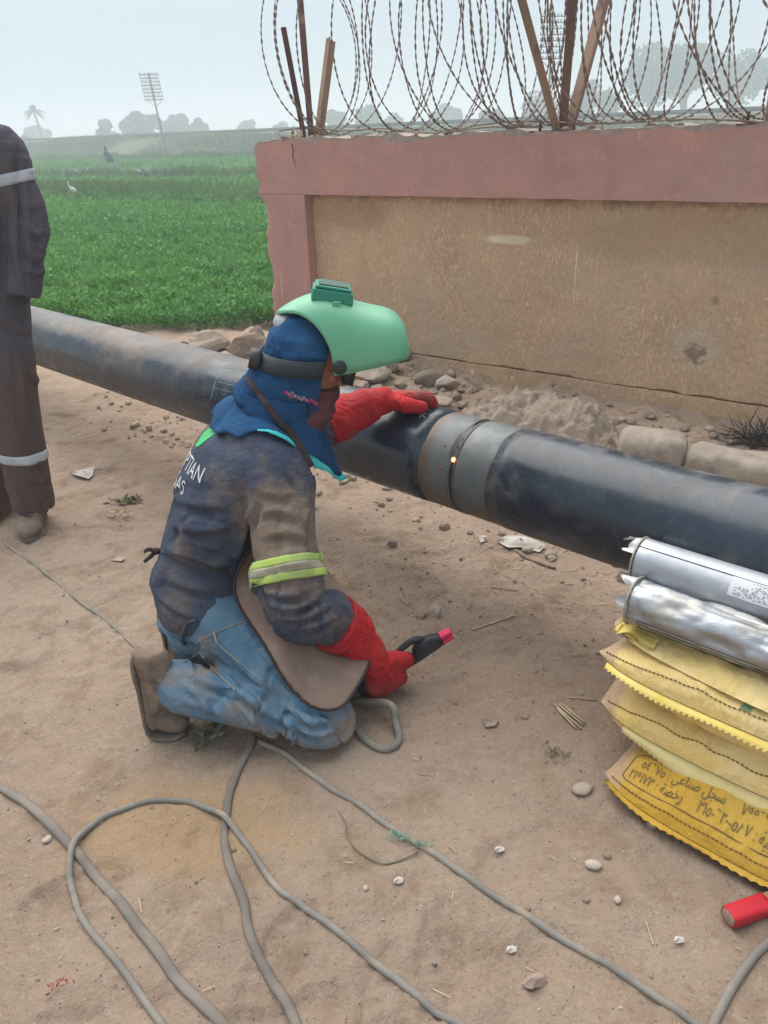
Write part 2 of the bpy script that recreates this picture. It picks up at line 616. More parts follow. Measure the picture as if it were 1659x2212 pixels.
def _panel():
    t = NT('tan_sprayed_render')
    v = t.co((1, 1, .42))
    c = t.mix(t.rng(t.noise(2.2, 8, .65), .36, .64), (.63, .43, .275), (.535, .36, .23))
    c = t.mix(t.math('MULTIPLY', t.rng(t.noise(75, 5, .7, v), .48, .68), t.rng(t.noise(3.1, 5, .6), .25, .6)), c, (.80, .59, .37))
    c = t.mix(t.math('MULTIPLY', t.rng(t.noise(80, 4, .75, v), .53, .70), .6), c, (.34, .215, .14))
    s = t.sep(t.co())
    def blob(u0, z0, ru, rz, wob, fr, lo, hi):
        # object coordinates of the panel: x along the wall, z up
        a = t.math('POWER', t.math('DIVIDE', t.math('SUBTRACT', s[0], u0), ru), 2.0)
        b = t.math('POWER', t.math('DIVIDE', t.math('SUBTRACT', s[2], z0), rz), 2.0)
        q = t.math('ADD', t.math('ADD', a, b), t.math('MULTIPLY', t.math('SUBTRACT', t.noise(fr, 6, .7), .5), wob))
        return t.rng(q, lo, hi, 1, 0)
    c = t.mix(t.math('MULTIPLY', t.rng(t.noise(1.3, 7, .7, None, .6), .5, .68), .6), c, (.50, .39, .29))
    t.blob = blob
    return t, c
def _panel_finish(marks):
    t, c = _panel()
    for (u0, z0, ru, rz, wob, fr, lo, hi, col, k) in marks:
        c = t.mix(t.math('MULTIPLY', t.blob(u0, z0, ru, rz, wob, fr, lo, hi), k), c, col)
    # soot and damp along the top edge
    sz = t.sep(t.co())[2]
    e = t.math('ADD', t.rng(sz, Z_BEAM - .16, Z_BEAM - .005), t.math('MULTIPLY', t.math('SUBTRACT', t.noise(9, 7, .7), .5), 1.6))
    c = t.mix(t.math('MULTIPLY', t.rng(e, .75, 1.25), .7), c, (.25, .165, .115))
    t.base(c).rough(.96).spec(.1)
    v = t.co((1, 1, .5))
    b = t.bump(t.noise(85, 6, .65, v), 1.0, .009)
    t.bump(t.voronoi(60, v), .35, .006, b)
    return t.m

def _coat():
    t = NT('black_pipe_coating')
    a = t.attr('dust')
    c = t.mix(t.rng(t.noise(3.0, 8, .6), .35, .65), (.010, .018, .030), (.022, .036, .054))
    st = t.noise(6, 10, .7, t.co((1, 1, 1)), 1.2)
    d = t.math('ADD', a, t.math('MULTIPLY', t.math('SUBTRACT', st, .5), 1.7))
    c = t.mix(t.math('MULTIPLY', t.rng(d, .12, .85), .92), c, t.mix(t.rng(t.noise(5, 6), .4, .6), (.26, .235, .215), (.225, .18, .15)))
    sm = t.math('MULTIPLY', t.rng(t.noise(22, 9, .75, t.co((1, 1, 1)), .8), .5, .76), t.rng(t.noise(3.4, 5), .42, .62))
    c = t.mix(t.math('MULTIPLY', sm, .5), c, (.17, .18, .19))
    r1 = t.n('ShaderNodeVectorRotate', rotation_type='Z_AXIS'); t.l(t.co(), r1.inputs['Vector']); r1.inputs['Angle'].default_value = -math.atan2(.68835, -.72537)
    r2 = t.n('ShaderNodeMapping'); t.l(r1.outputs[0], r2.inputs['Vector']); r2.inputs['Scale'].default_value = (1.1, 26, 26)
    sc = t.math('MULTIPLY', t.rng(t.noise(1.0, 4, .6, r2.outputs[0], .15), .62, .68), t.rng(t.noise(2.6, 5), .5, .64))
    c = t.mix(t.math('MULTIPLY', sc, .45), c, (.24, .25, .26))
    t.base(c).spec(.5)
    t.rough(t.math('ADD', .24, t.math('MULTIPLY', t.rng(d, .0, .7), .5)))
    t.bump(t.noise(30, 6, .6), .12, .004)
    return t.m
M['coat'] = _coat()

def _bare():
    t = NT('bare_steel_pipe_end')
    c = t.mix(t.rng(t.noise(7, 9, .65), .36, .64), (.095, .108, .114), (.150, .166, .172))
    c = t.mix(t.math('MULTIPLY', t.rng(t.noise(3.5, 8, .7, None, 1), .5, .7), .5), c, (.135, .105, .08))
    c = t.mix(t.rng(t.attr('burn'), .15, .9), c, (.055, .035, .03))
    c = t.mix(t.math('MULTIPLY', t.rng(t.attr('rust'), .1, .9), .8), c, (.13, .088, .062))
    t.base(c).metal(.25).spec(.5)
    t.rough(t.rng(t.noise(18, 6), .3, .7, .42, .62))
    t.bump(t.noise(70, 6, .6), .15, .003)
    return t.m
M['bare'] = _bare()

M['weld'] = simple('weld_metal', (.05, .055, .065), (.11, .12, .14), 40, rough=.4, bump=.7, bscale=90, metal=.8)
M['lip'] = simple('ground_bevel', (.25, .235, .21), (.16, .13, .11), 30, rough=.4, bump=.3, metal=.6)
M['chalk_white'] = simple('white_chalk', (.62, .65, .68), rough=.9, bump=0)
M['chalk_green'] = simple('green_chalk', (.10, .32, .30), (.16, .40, .38), 30, rough=.9, bump=0)

M['jacket'] = simple('navy_work_jacket', (.044, .056, .088), (.066, .080, .116), 5, rough=.93, bump=.8, bscale=45, bdist=.008, spec=.12, dust=(.200, .152, .120), c3=(.13, .105, .095), s3=4.2, lo3=.52, hi3=.70, wrinkle=.22)
M['apron'] = simple('brown_leather_apron', (.285, .195, .150), (.215, .145, .110), 5, rough=.7, bump=.4, bscale=80, bdist=.002, spec=.3, c3=(.36, .27, .215), s3=9)
M['apron_edge'] = simple('dark_apron_binding', (.028, .020, .022), (.05, .035, .035), 30, rough=.85, bump=.3)
M['jeans'] = denim('faded_jeans', (.075, .145, .215), (.125, .205, .280), (.275, .212, .162), (.30, .40, .47))
M['hood'] = denim('dark_denim_hood', (.010, .050, .130), (.020, .080, .185), None, (.10, .18, .28), 7)
M['teal'] = simple('turquoise_lining', (.05, .47, .48), (.08, .56, .56), 8, rough=.9, bump=.3, bscale=90)
M['shell'] = simple('mint_green_plastic', (.125, .375, .225), (.140, .405, .245), 3, rough=.42, bump=.08, bscale=40, spec=.4, c3=(.17, .33, .225), s3=26, lo3=.60, hi3=.74)
M['lensbox'] = simple('dark_green_plastic', (.012, .200, .130), (.016, .235, .15), 5, rough=.4, bump=.05, spec=.45)
M['lensdark'] = simple('dark_green_glass', (.008, .09, .06), (.01, .11, .07), 5, rough=.25, bump=0, spec=.5)
M['black_plastic'] = simple('black_plastic', (.014, .016, .020), (.03, .033, .038), 8, rough=.5, bump=.1, spec=.45)
M['strap'] = simple('grey_black_headband', (.030, .036, .043), (.045, .052, .06), 12, rough=.6, bump=.15, spec=.3)
M['glove'] = simple('red_leather_glove', (.45, .018, .022), (.34, .016, .022), 7, rough=.75, bump=.45, bscale=75, bdist=.003, spec=.25, c3=(.30, .07, .062), s3=9, lo3=.52, hi3=.70, dust=(.23, .085, .072), wrinkle=.35)
M['hivis'] = simple('yellow_hi_vis_tape', (.37, .50, .11), (.33, .43, .14), 14, rough=.6, bump=.2)
M['tape_grey'] = simple('dirty_reflective_tape', (.40, .36, .27), (.30, .27, .2), 14, rough=.5, bump=.2)
M['reflect'] = simple('silver_reflective_tape', (.50, .53, .57), (.42, .45, .49), 20, rough=.45, bump=.15)
M['boot'] = simple('dusty_boot_leather', (.175, .125, .092), (.235, .178, .135), 9, rough=.85, bump=.4, bscale=60, bdist=.003, c3=(.09, .068, .062), s3=8, lo3=.58, hi3=.7)
M['sole'] = simple('dusty_rubber_sole', (.16, .125, .10), (.22, .18, .145), 20, rough=.9, bump=.3)
M['lace'] = simple('dark_boot_lace', (.05, .042, .038), (.10, .08, .065), 40, rough=.9)
M['skin'] = simple('tanned_skin', (.36, .155, .085), (.31, .125, .07), 14, rough=.55, bump=.12, bscale=120, bdist=.001, spec=.35)
M['scarf'] = simple('plum_scarf', (.085, .028, .038), (.13, .05, .06), 18, rough=.95, bump=.5, bscale=60)
M['hair'] = simple('black_hair', (.012, .010, .009), (.02, .016, .014), 60, rough=.6, bump=.8, bscale=130)
M['eye'] = simple('eye_white', (.75, .72, .68), rough=.2, bump=0)
M['coverall'] = simple('grey_purple_coverall', (.086, .076, .092), (.108, .096, .110), 4, rough=.92, bump=.5, bscale=60, bdist=.004, spec=.12, dust=(.115, .080, .068), wrinkle=.25)
M['logo_green'] = simple('green_print', (.04, .42, .13), (.05, .36, .12), 20, rough=.7, bump=.1)
M['print_white'] = simple('white_print', (.60, .62, .65), (.48, .50, .53), 30, rough=.75, bump=.1)
M['stitch'] = simple('tan_stitching', (.33, .27, .19), (.22, .21, .20), 50, rough=.9, bump=0)
M['patch_pink'] = simple('pink_embroidery', (.50, .05, .16), (.38, .05, .13), 60, rough=.9)
M['patch_grey'] = simple('grey_embroidery', (.36, .30, .33), (.20, .15, .18), 60, rough=.9)

def _rust(name, a, b, c):
    return simple(name, a, b, 7, rough=.9, bump=.4, bscale=50, bdist=.002, c3=c, s3=5, lo3=.52, hi3=.66, stretch=(1, 1, .4))
M['post'] = _rust('rusty_angle_iron', (.150, .082, .065), (.20, .115, .085), (.30, .20, .145))
M['post_tan'] = _rust('dusty_angle_iron', (.36, .25, .175), (.30, .195, .135), (.19, .11, .08))
M['post_dark'] = _rust('dark_red_angle_iron', (.085, .038, .034), (.13, .06, .05), (.16, .09, .07))
M['wire'] = simple('rusty_razor_wire', (.255, .195, .175), (.31, .235, .20), 9, rough=.7, bump=0, metal=.2, c3=(.19, .135, .10), s3=3)
M['wire_dust'] = simple('dusty_wire', (.30, .24, .19), (.20, .15, .12), 9, rough=.85, bump=0)
M['concrete'] = simple('weathered_concrete', (.33, .275, .225), (.41, .345, .285), 6, rough=.96, bump=.6, bscale=40, bdist=.006, c3=(.25, .20, .16), s3=4)
M['rubble'] = simple('dusty_rubble', (.300, .230, .180), (.37, .295, .235), 8, rough=.96, bump=.9, bscale=38, bdist=.012, c3=(.21, .16, .125), s3=9)
M['rock_pale'] = simple('pale_limestone', (.46, .39, .32), (.38, .315, .255), 10, rough=.95, bump=.6, bscale=50, bdist=.005)
M['rock_tan'] = simple('tan_stone', (.36, .285, .225), (.42, .34, .27), 12, rough=.95, bump=.5, bscale=60, bdist=.004)
M['rock_grey'] = simple('grey_brown_stone', (.23, .185, .15), (.29, .235, .19), 12, rough=.95, bump=.5, bscale=60, bdist=.004)
M['brick'] = simple('broken_brick', (.33, .24, .195), (.38, .29, .24), 14, rough=.96, bump=.6, bscale=70, bdist=.004)
M['cable'] = simple('dusty_grey_cable', (.185, .170, .150), (.235, .215, .190), 8, rough=.85, bump=.2, bscale=70, bdist=.002, c3=(.31, .25, .195), s3=9, lo3=.5, hi3=.66)
M['cable_flat'] = simple('dusty_brown_grey_cable', (.155, .135, .120), (.225, .192, .165), 5, rough=.9, bump=.3, bscale=60, bdist=.002)
M['holder_black'] = simple('black_insulator', (.012, .015, .020), (.03, .034, .04), 14, rough=.55, bump=.15, spec=.4)
M['holder_pink'] = simple('pink_red_jaw_tip', (.66, .025, .10), (.55, .03, .09), 14, rough=.5, bump=.1)
def _tin(name, d):
    t = NT(name)
    c = t.mix(t.rng(t.noise(5, 6), .4, .6), (.46, .485, .52), (.38, .40, .435))
    if d: c = t.mix(t.math('MULTIPLY', t.rng(t.noise(6, 8, .7), .5, .68), .6), c, (.34, .29, .20))
    t.base(c).metal(.88).rough(t.rng(t.noise(8, 5), .35, .65, .42, .58))
    t.bump(t.noise(24, 4, .6, None, .8), .3 if d else .12, .008)
    return t.m
M['tin'] = _tin('silver_foil_tin', False)
M['tin_dull'] = _tin('crumpled_silver_foil_tin', True)
M['rim'] = simple('tin_rim', (.40, .345, .26), (.33, .29, .23), 30, rough=.5, bump=.1, metal=.3)
M['sticker'] = simple('white_paper_label', (.68, .68, .71), (.60, .60, .63), 14, rough=.7, bump=.2)
M['ink'] = simple('dark_print', (.045, .04, .06), rough=.7, bump=0)
M['ink_brown'] = simple('faded_dark_ink', (.12, .095, .055), (.20, .15, .06), 40, rough=.85, bump=0)
M['ink_green'] = simple('green_print_ink', (.12, .24, .12), (.20, .30, .16), 30, rough=.8, bump=0)
def _film():
    t = NT('torn_plastic_film')
    t.base(t.mix(t.rng(t.noise(14, 5), .4, .6), (.62, .64, .68), (.50, .51, .54))).rough(.3)
    t.b.inputs['Transmission Weight'].default_value = .25
    t.b.inputs['Alpha'].default_value = .66
    t.bump(t.noise(20, 5), .4, .01)
    return t.m
M['film'] = _film()
M['plastic_white'] = simple('dirty_white_plastic', (.52, .48, .44), (.43, .38, .33), 14, rough=.7, bump=.4, bscale=40)
def _bag(name, c1, c2, c3):
    t = NT(name)
    c = t.mix(t.rng(t.noise(3.2, 8, .6), .36, .64), c1, c2)
    c = t.mix(t.math('MULTIPLY', t.rng(t.noise(5.5, 9, .7, None, .6), .5, .72), .65), c, c3)
    c = t.mix(t.math('MULTIPLY', t.rng(t.noise(28, 9, .75, t.co((1, 1, .4)), 1.), .60, .76), .55), c, (.22, .125, .05))
    d = t.attr('dust')
    c = t.mix(t.math('MULTIPLY', t.rng(t.math('ADD', d, t.math('MULTIPLY', t.math('SUBTRACT', t.noise(12, 7, .7), .5), .9)), .35, .95), .85), c, (.42, .29, .20))
    w = t.n('ShaderNodeTexWave', wave_type='BANDS', bands_direction='X'); w.inputs['Scale'].default_value = 120
    t.l(t.co(), w.inputs['Vector'])
    t.base(c).rough(.62).spec(.3)
    b = t.bump(w.outputs['Fac'], .06, .001)
    b = t.bump(t.noise(7, 4, .6, t.co((1, 1, 1)), 2.0), .5, .035, b)
    t.bump(t.noise(24, 7, .6), .5, .012, b)
    return t.m
M['bag_pale'] = _bag('pale_yellow_woven_bag', (.75, .54, .20), (.79, .61, .29), (.70, .46, .10))
M['bag_yellow'] = _bag('golden_yellow_woven_bag', (.50, .29, .03), (.54, .345, .06), (.38, .21, .025))
M['bag_bright'] = _bag('bright_yellow_woven_bag', (.76, .54, .06), (.74, .58, .17), (.66, .45, .06))
M['fringe'] = simple('pale_pinked_bag_edge', (.76, .64, .30), (.70, .57, .26), 12, rough=.7, bump=.3, bscale=60, c3=(.58, .42, .15), s3=6)
M['fringe_bright'] = simple('bright_pinked_bag_edge', (.84, .66, .22), (.80, .60, .15), 12, rough=.7, bump=.3, bscale=60)
M['thread'] = simple('brown_stitching', (.16, .085, .035), (.22, .13, .05), 30, rough=.9, bump=0)
M['red_paint'] = simple('chipped_red_paint', (.50, .015, .03), (.42, .02, .035), 10, rough=.5, bump=.2, c3=(.36, .16, .10), s3=14, lo3=.66, hi3=.72)
M['wood'] = simple('worn_wood', (.30, .18, .085), (.22, .13, .065), 9, rough=.8, bump=.3, stretch=(1, 8, 8))
M['wood_end'] = simple('scuffed_end', (.30, .215, .165), (.22, .15, .12), 30, rough=.9, bump=.5, bscale=80)
M['straw'] = simple('dry_straw', (.50, .40, .27), (.38, .29, .19), 20, rough=.9, bump=0)
M['twig'] = simple('brown_twig', (.15, .11, .085), (.22, .16, .12), 30, rough=.9, bump=.3)
M['scrap_green'] = simple('green_scrap', (.10, .30, .20), (.14, .26, .16), 30, rough=.8, bump=0)
M['sprig'] = simple('wilted_sprig', (.13, .15, .085), (.19, .18, .11), 30, rough=.9, bump=0)
M['red_thread'] = simple('faded_red_thread', (.28, .07, .06), rough=.9, bump=0)
M['char'] = simple('charred_bristles', (.022, .02, .022), (.05, .045, .045), 60, rough=.85, bump=0)

def _leaf(name, cols, rgh=.6, trans=.25, big=.35):
    t = NT(name)
    r = t.island()
    c = t.mix(r, cols[0], cols[1])
    c = t.mix(t.rng(t.noise(big, 5, .6), .38, .62), c, t.mix(r, cols[2], cols[3]))
    t.base(c).rough(rgh).spec(.25)
    tr = t.n('ShaderNodeBsdfTranslucent'); t.put(tr.inputs['Color'], c)
    ms = t.n('ShaderNodeMixShader'); ms.inputs[0].default_value = trans
    t.l(t.b.outputs[0], ms.inputs[1]); t.l(tr.outputs[0], ms.inputs[2]); t.l(ms.outputs[0], t.out.inputs['Surface'])
    return t.m
M['crop'] = _leaf('green_clover_leaf', [(.070, .225, .052), (.140, .350, .090), (.095, .265, .052), (.175, .37, .085)], .5, .3)
M['reed'] = _leaf('dull_verge_grass', [(.155, .165, .085), (.115, .150, .075), (.19, .17, .10), (.15, .15, .08)], .8, .2, .12)
M['verge'] = _leaf('pale_green_tall_grass', [(.10, .19, .065), (.15, .25, .085), (.13, .20, .07), (.19, .27, .11)], .7, .25, .2)
M['tree'] = _leaf('dusty_tree_leaf', [(.030, .055, .028), (.055, .085, .040), (.045, .066, .034), (.075, .10, .05)], .8, .15, .3)
M['palm'] = _leaf('palm_leaf', [(.05, .07, .04), (.08, .10, .05), (.05, .07, .04), (.08, .09, .05)], .7, .1)
M['cabbage'] = _leaf('grey_green_leaf', [(.23, .32, .25), (.33, .41, .34), (.26, .34, .27), (.40, .47, .40)], .6, .15)
M['bark'] = simple('bark', (.10, .08, .065), (.14, .11, .09), 12, rough=.95, bump=.4)
M['field'] = simple('field_soil', (.030, .072, .022), (.045, .095, .028), .8, rough=.97, bump=.5, bscale=9, bdist=.05, c3=(.065, .115, .035), s3=.25)
M['bank'] = simple('dry_grass_bank', (.150, .145, .085), (.115, .125, .070), .5, rough=.97, bump=.6, bscale=5, bdist=.1, c3=(.18, .15, .10), s3=.12)
M['pole'] = simple('grey_pole', (.17, .15, .135), (.21, .19, .17), 3, rough=.85, bump=.1)
M['rail'] = simple('dark_rail', (.06, .055, .055), (.09, .08, .075), 2, rough=.7, bump=.1)
M['dark_cloth'] = simple('dark_rag', (.045, .043, .055), (.07, .065, .075), 6, rough=.95, bump=.5, bscale=20)
M['white_bird'] = simple('white_feather', (.72, .72, .70), rough=.8, bump=.1)
M['beak'] = simple('yellow_beak', (.45, .30, .06), rough=.6, bump=0)
# ------------------------------------------------------------------ ground
rng = np.random.default_rng(11)
random.seed(5)
def _axis(lo, hi, step, far):
    core = list(np.arange(lo, hi, step))
    out, s, x = [], step, core[-1]
    while x < far:
        s = min(s * 1.22, 60); x += s; out.append(min(x, far))
    pre, s, x = [], step, core[0]
    while x > -far:
        s = min(s * 1.22, 60); x -= s; pre.append(max(x, -far))
    return np.array(pre[::-1] + core + out)
gx, gy = _axis(-2.3, 2.5, .0125, 600), _axis(.45, 5.0, .0125, 600)
X, Y = np.meshgrid(gx, gy, indexing='ij')
Z = ground_h(X.ravel(), Y.ravel()).reshape(X.shape)
_me = bpy.data.meshes.new('ground')
_nv = X.size; _a, _b = X.shape
_me.vertices.add(_nv); _me.vertices.foreach_set('co', np.stack([X, Y, Z], 2).astype(np.float32).reshape(-1))
_i = np.arange((_a - 1) * (_b - 1)); _r, _c = _i // (_b - 1), _i % (_b - 1)
_q = np.stack([_r * _b + _c, (_r + 1) * _b + _c, (_r + 1) * _b + _c + 1, _r * _b + _c + 1], 1).astype(np.int32)
_me.loops.add(_q.size); _me.loops.foreach_set('vertex_index', _q.reshape(-1))
_me.polygons.add(len(_q)); _me.polygons.foreach_set('loop_start', np.arange(0, _q.size, 4, dtype=np.int32))
_me.update(); _me.validate()
finish('ground', _me, M['ground'], kind='structure')

# ------------------------------------------------------------------ the green field
NE = np.array([.56, .83])                      # across the field, towards the bank
DE = np.array([.83, -.56])
def field_edge(x):
    return np.where(x < -1.3, 6.35 + (-1.3 - x) * .42, 6.35 + (x + 1.3) * .55)
def fh(x, y):
    q = NE[0] * x + NE[1] * y
    return .035 + .03 * np.sin(q * .35)
m = MB()
us = np.concatenate([np.linspace(-60, -3, 30), np.linspace(-2.9, 1.0, 30), np.linspace(2, 30, 12)])
G = []
for x in us:
    y0 = float(field_edge(np.array(x))) - .02
    ys = y0 + np.array([0, .06, .3, 1, 3, 8, 20, 45, 80, 130])
    G.append([(x * (1 + (y - y0) / 60), y, .0 if k == 0 else .03 + .012 * math.sin(y * 2 + x)) for k, y in enumerate(ys)])
m.grid(G).build('field', M['field'], kind='structure')

def leaf_quads(px, py, pz, L, W, lean, n):
    az = rng.uniform(0, 2 * math.pi, n)
    el = np.clip(rng.normal(lean, .38, n), .05, 1.5)
    d = np.stack([np.cos(az) * np.cos(el), np.sin(az) * np.cos(el), np.sin(el)], 1)
    s = np.stack([-np.sin(az), np.cos(az), np.zeros(n)], 1)
    roll = rng.normal(0, .6, n)[:, None]
    up = np.cross(s, d)
    s = s * np.cos(roll) + up * np.sin(roll)
    P = np.stack([px, py, pz], 1)
    L = L[:, None]; W = W[:, None]
    return np.stack([P, P + d * L * .5 + s * W * .5, P + d * L, P + d * L * .5 - s * W * .5], 1)

Q = []
for r0, r1, n, sz in ((6.0, 9, 95000, .046), (9, 13, 95000, .058), (13, 22, 100000, .085), (22, 45, 90000, .15), (45, 112, 90000, .33)):
    r = np.sqrt(rng.uniform(r0 * r0, r1 * r1, n))
    a = np.radians(rng.uniform(-44, 2 if r0 < 20 else 4, n))
    x, y = r * np.sin(a), r * np.cos(a)
    k = (y > field_edge(x) + .02 + .12 * vnoise(np.stack([x * 3, y * 3, 0 * x], 1), 3)) & ((NE[0] * x + NE[1] * y) < 65)
    x, y, r = x[k], y[k], r[k]; n = len(x)
    p = np.stack([x, y, 0 * x], 1)
    hgt = .19 + .06 * vnoise(p * .9, 21) + .06 * vnoise(p * 3.1, 22) + .05 * vnoise(p * 7.5, 23)
    q = NE[0] * x + NE[1] * y
    hgt = hgt * (1 - .75 * smooth(.5, .0, np.abs(q - 24.5) / 2)) * np.where((q > 13.6) & (q < 14.6), .3, 1) * np.where((q > 46) & (q < 48), .2, 1)
    z = .03 + hgt * rng.uniform(.1, 1, n) ** .6
    L = sz * rng.uniform(.7, 1.35, n)
    Q.append(leaf_quads(x, y, z, L, L * rng.uniform(.38, .6, n), .75, n))
quads_object('clover_crop', np.vstack(Q), M['crop'], kind='stuff')

# uncut strips between the plots
Q = []
for q0, q1, n, hh, sz in ((14.6, 17.2, 42000, .55, .13), (24.6, 26.0, 20000, .42, .18), (47.5, 49, 16000, .6, .3)):
    s = rng.uniform(-70, 12, n); q = rng.uniform(q0, q1, n)
    x, y = DE[0] * s + NE[0] * q, DE[1] * s + NE[1] * q
    p = np.stack([x, y, 0 * x], 1)
    z = .03 + hh * rng.uniform(.15, 1, n) ** .7 * (.75 + .35 * vnoise(p * .5, 31))
    L = sz * rng.uniform(.8, 1.6, n)
    Q.append(leaf_quads(x, y, z, L, L * .22, 1.15, n))
quads_object('tall_verge_grass', np.vstack(Q), M['verge'], kind='stuff')

# ------------------------------------------------------------------ railway bank with its dry grass
prof = [(63.5, .0), (65.5, .35), (67.5, 1.3), (69, 1.95), (70, 2.15), (75, 2.2), (77, 1.9), (84, .4), (90, 0)]
m = MB(); G = []
for s in np.linspace(-230, 160, 160):
    row = []
    for q, z in prof:
        p = np.array([[s * .12, q * .3, 0]])
        zz = z + (.16 * vnoise(p * 1.3, 3)[0] + .10 * vnoise(p * 4, 4)[0]) * (z > .2)
        row.append((DE[0] * s + NE[0] * q, DE[1] * s + NE[1] * q, zz))
    G.append(row)
m.grid(G).build('railway_embankment', M['bank'], kind='structure')
n = 60000
s = rng.uniform(-130, 60, n); u = rng.uniform(0, 1, n) ** 1.15
q = 63 + u * 7.5
z = np.interp(q, [p[0] for p in prof], [p[1] for p in prof]) - .05
x, y = DE[0] * s + NE[0] * q, DE[1] * s + NE[1] * q
hh = .35 + .45 * np.clip(vnoise(np.stack([s * .15, q * .4, 0 * s], 1), 9), -.5, 1)
L = hh * rng.uniform(.6, 1.5, n)
quads_object('dry_bank_grass', leaf_quads(x, y, z, L, L * .17, 1.2, n), M['reed'], kind='stuff')

t = thing('railway_track', (DE[0] * 10 + NE[0] * 72, DE[1] * 10 + NE[1] * 72, 2.2), 'dark rails running along the top of the distant grassy bank', 'railway track')
for q in (71.2, 72.7):
    c = (DE[0] * -10 + NE[0] * q, DE[1] * -10 + NE[1] * q, 2.42)
    MB().box(c, (300, .09, .34), (DE[0], DE[1], 0), (NE[0], NE[1], 0)).build('rail', M['rail'], t)

def far(px, d):
    lo, hi = 0., 600.
    for _ in range(40):
        mm = (lo + hi) / 2
        if ray(px, mm)[2] > 0: lo = mm
        else: hi = mm
    r = ray(px, lo)
    h = nrm([r[0], r[1], 0])
    return h * d, lo, r[1] / math.hypot(r[0], r[1])
def far_z(px, py, d):
    r = ray(px, py)
    return 1.5 + d * r[2] / math.hypot(r[0], r[1])

# ------------------------------------------------------------------ telegraph poles
def telegraph(px, d, top, lean, label, arms=8):
    b, hy, _ = far(px, d)
    base = np.array([b[0], b[1], float(np.interp(NE @ b[:2], [p[0] for p in prof], [p[1] for p in prof])) - .1])
    H = far_z(px, top, d) - base[2]
    T = base + np.array([lean, 0, H])
    t = thing('telegraph_pole', base, label, 'pole', 'telegraph poles by the railway')
    ax = nrm([.98, .2, 0])
    MB().tube([base, T], [.11, .075], 8).build('pole', M['pole'], t)
    for k in range(arms):
        u = 1 - (.02 + k * .043)
        c = base + (T - base) * u + np.array([0, -.10, 0])
        a = MB().box(c, (2.0, .09, .085), ax, (0, 1, 0)).build('cross_arm', M['pole'], t)
        mi = MB()
        for j in range(8):
            o = c + ax * (-.92 + j * .263)
            mi.tube([o + [0, 0, .03], o + [0, 0, .2]], [.035, .055], 6)
        mi.build('insulators', M['pole'], a, kind='stuff')
    br = base + (T - base) * .60
    for sg in (-1, 1):
        MB().tube([br + [0, -.1, 0], base + (T - base) * .66 + ax * sg * .7 + [0, -.1, 0]], .03, 5).build('brace', M['pole'], t)
telegraph(357, 97, 157, -.75, 'leaning telegraph pole with eight cross arms on the bank, left of the wall')
telegraph(1181, 70, 30, .0, 'telegraph pole with many cross arms seen through the razor wire')

# ------------------------------------------------------------------ far trees
def tree(px, base_y, d, wpx, top, label, leaf=.5, n=900, trunk=.25, seed=1, squash=1.0, group='trees in the haze beyond the bank', clumps=16, name='distant_tree'):
    r = np.random.default_rng(seed)
    b, hy, _ = far(px, d)
    base = np.array([b[0], b[1], 0.0])
    H = far_z(px, top, d)
    Wd = wpx * d * .9 / FOC
    t = thing(name, base, label, 'tree', group)
    th = max(H * trunk, .5)
    cz = th + (H - th) * .5; rz = (H - th) * .5
    mt = MB().tube([base, base + [.05 * Wd, 0, th * .6], base + [0, 0, cz]], [.035 * H, .026 * H, .012 * H], 7, n=8)
    for k in range(6):
        a = r.uniform(0, 6.28); e = r.uniform(.3, .9)
        mt.tube([base + [0, 0, th * r.uniform(.7, 1.1)], base + [math.cos(a) * Wd * .3, math.sin(a) * Wd * .3, cz + rz * e * .5]], [.016 * H, .005 * H], 5)
    mt.build('trunk', M['bark'], t)
    Q = []
    for c in range(clumps):
        while True:
            o = r.uniform(-1, 1, 3)
            if np.linalg.norm(o) < 1: break
        o = o * np.array([.36 * Wd, .36 * Wd, rz * .68]); o[2] += cz
        rr = min(Wd * .5, rz) * r.uniform(.32, .52)
        k = n // clumps
        g = r.normal(0, 1, (k, 3)); g /= np.linalg.norm(g, axis=1)[:, None]
        P = base + o + g * (rr * r.uniform(.55, 1.0, k) ** .5)[:, None] * [1, 1, .85 * squash]
        P = P[P[:, 2] > th * .7]
        k = len(P)
        L = leaf * r.uniform(.6, 1.4, k)
        a = r.normal(0, 1, (k, 3)); a /= np.linalg.norm(a, axis=1)[:, None]
        bb = np.cross(a, r.normal(0, 1, (k, 3))); bb /= np.linalg.norm(bb, axis=1)[:, None]
        Q.append(np.stack([P - a * L[:, None] * .5, P + bb * L[:, None] * .32, P + a * L[:, None] * .5, P - bb * L[:, None] * .32], 1))
    quads_object('crown', np.vstack(Q), M['tree'], t)
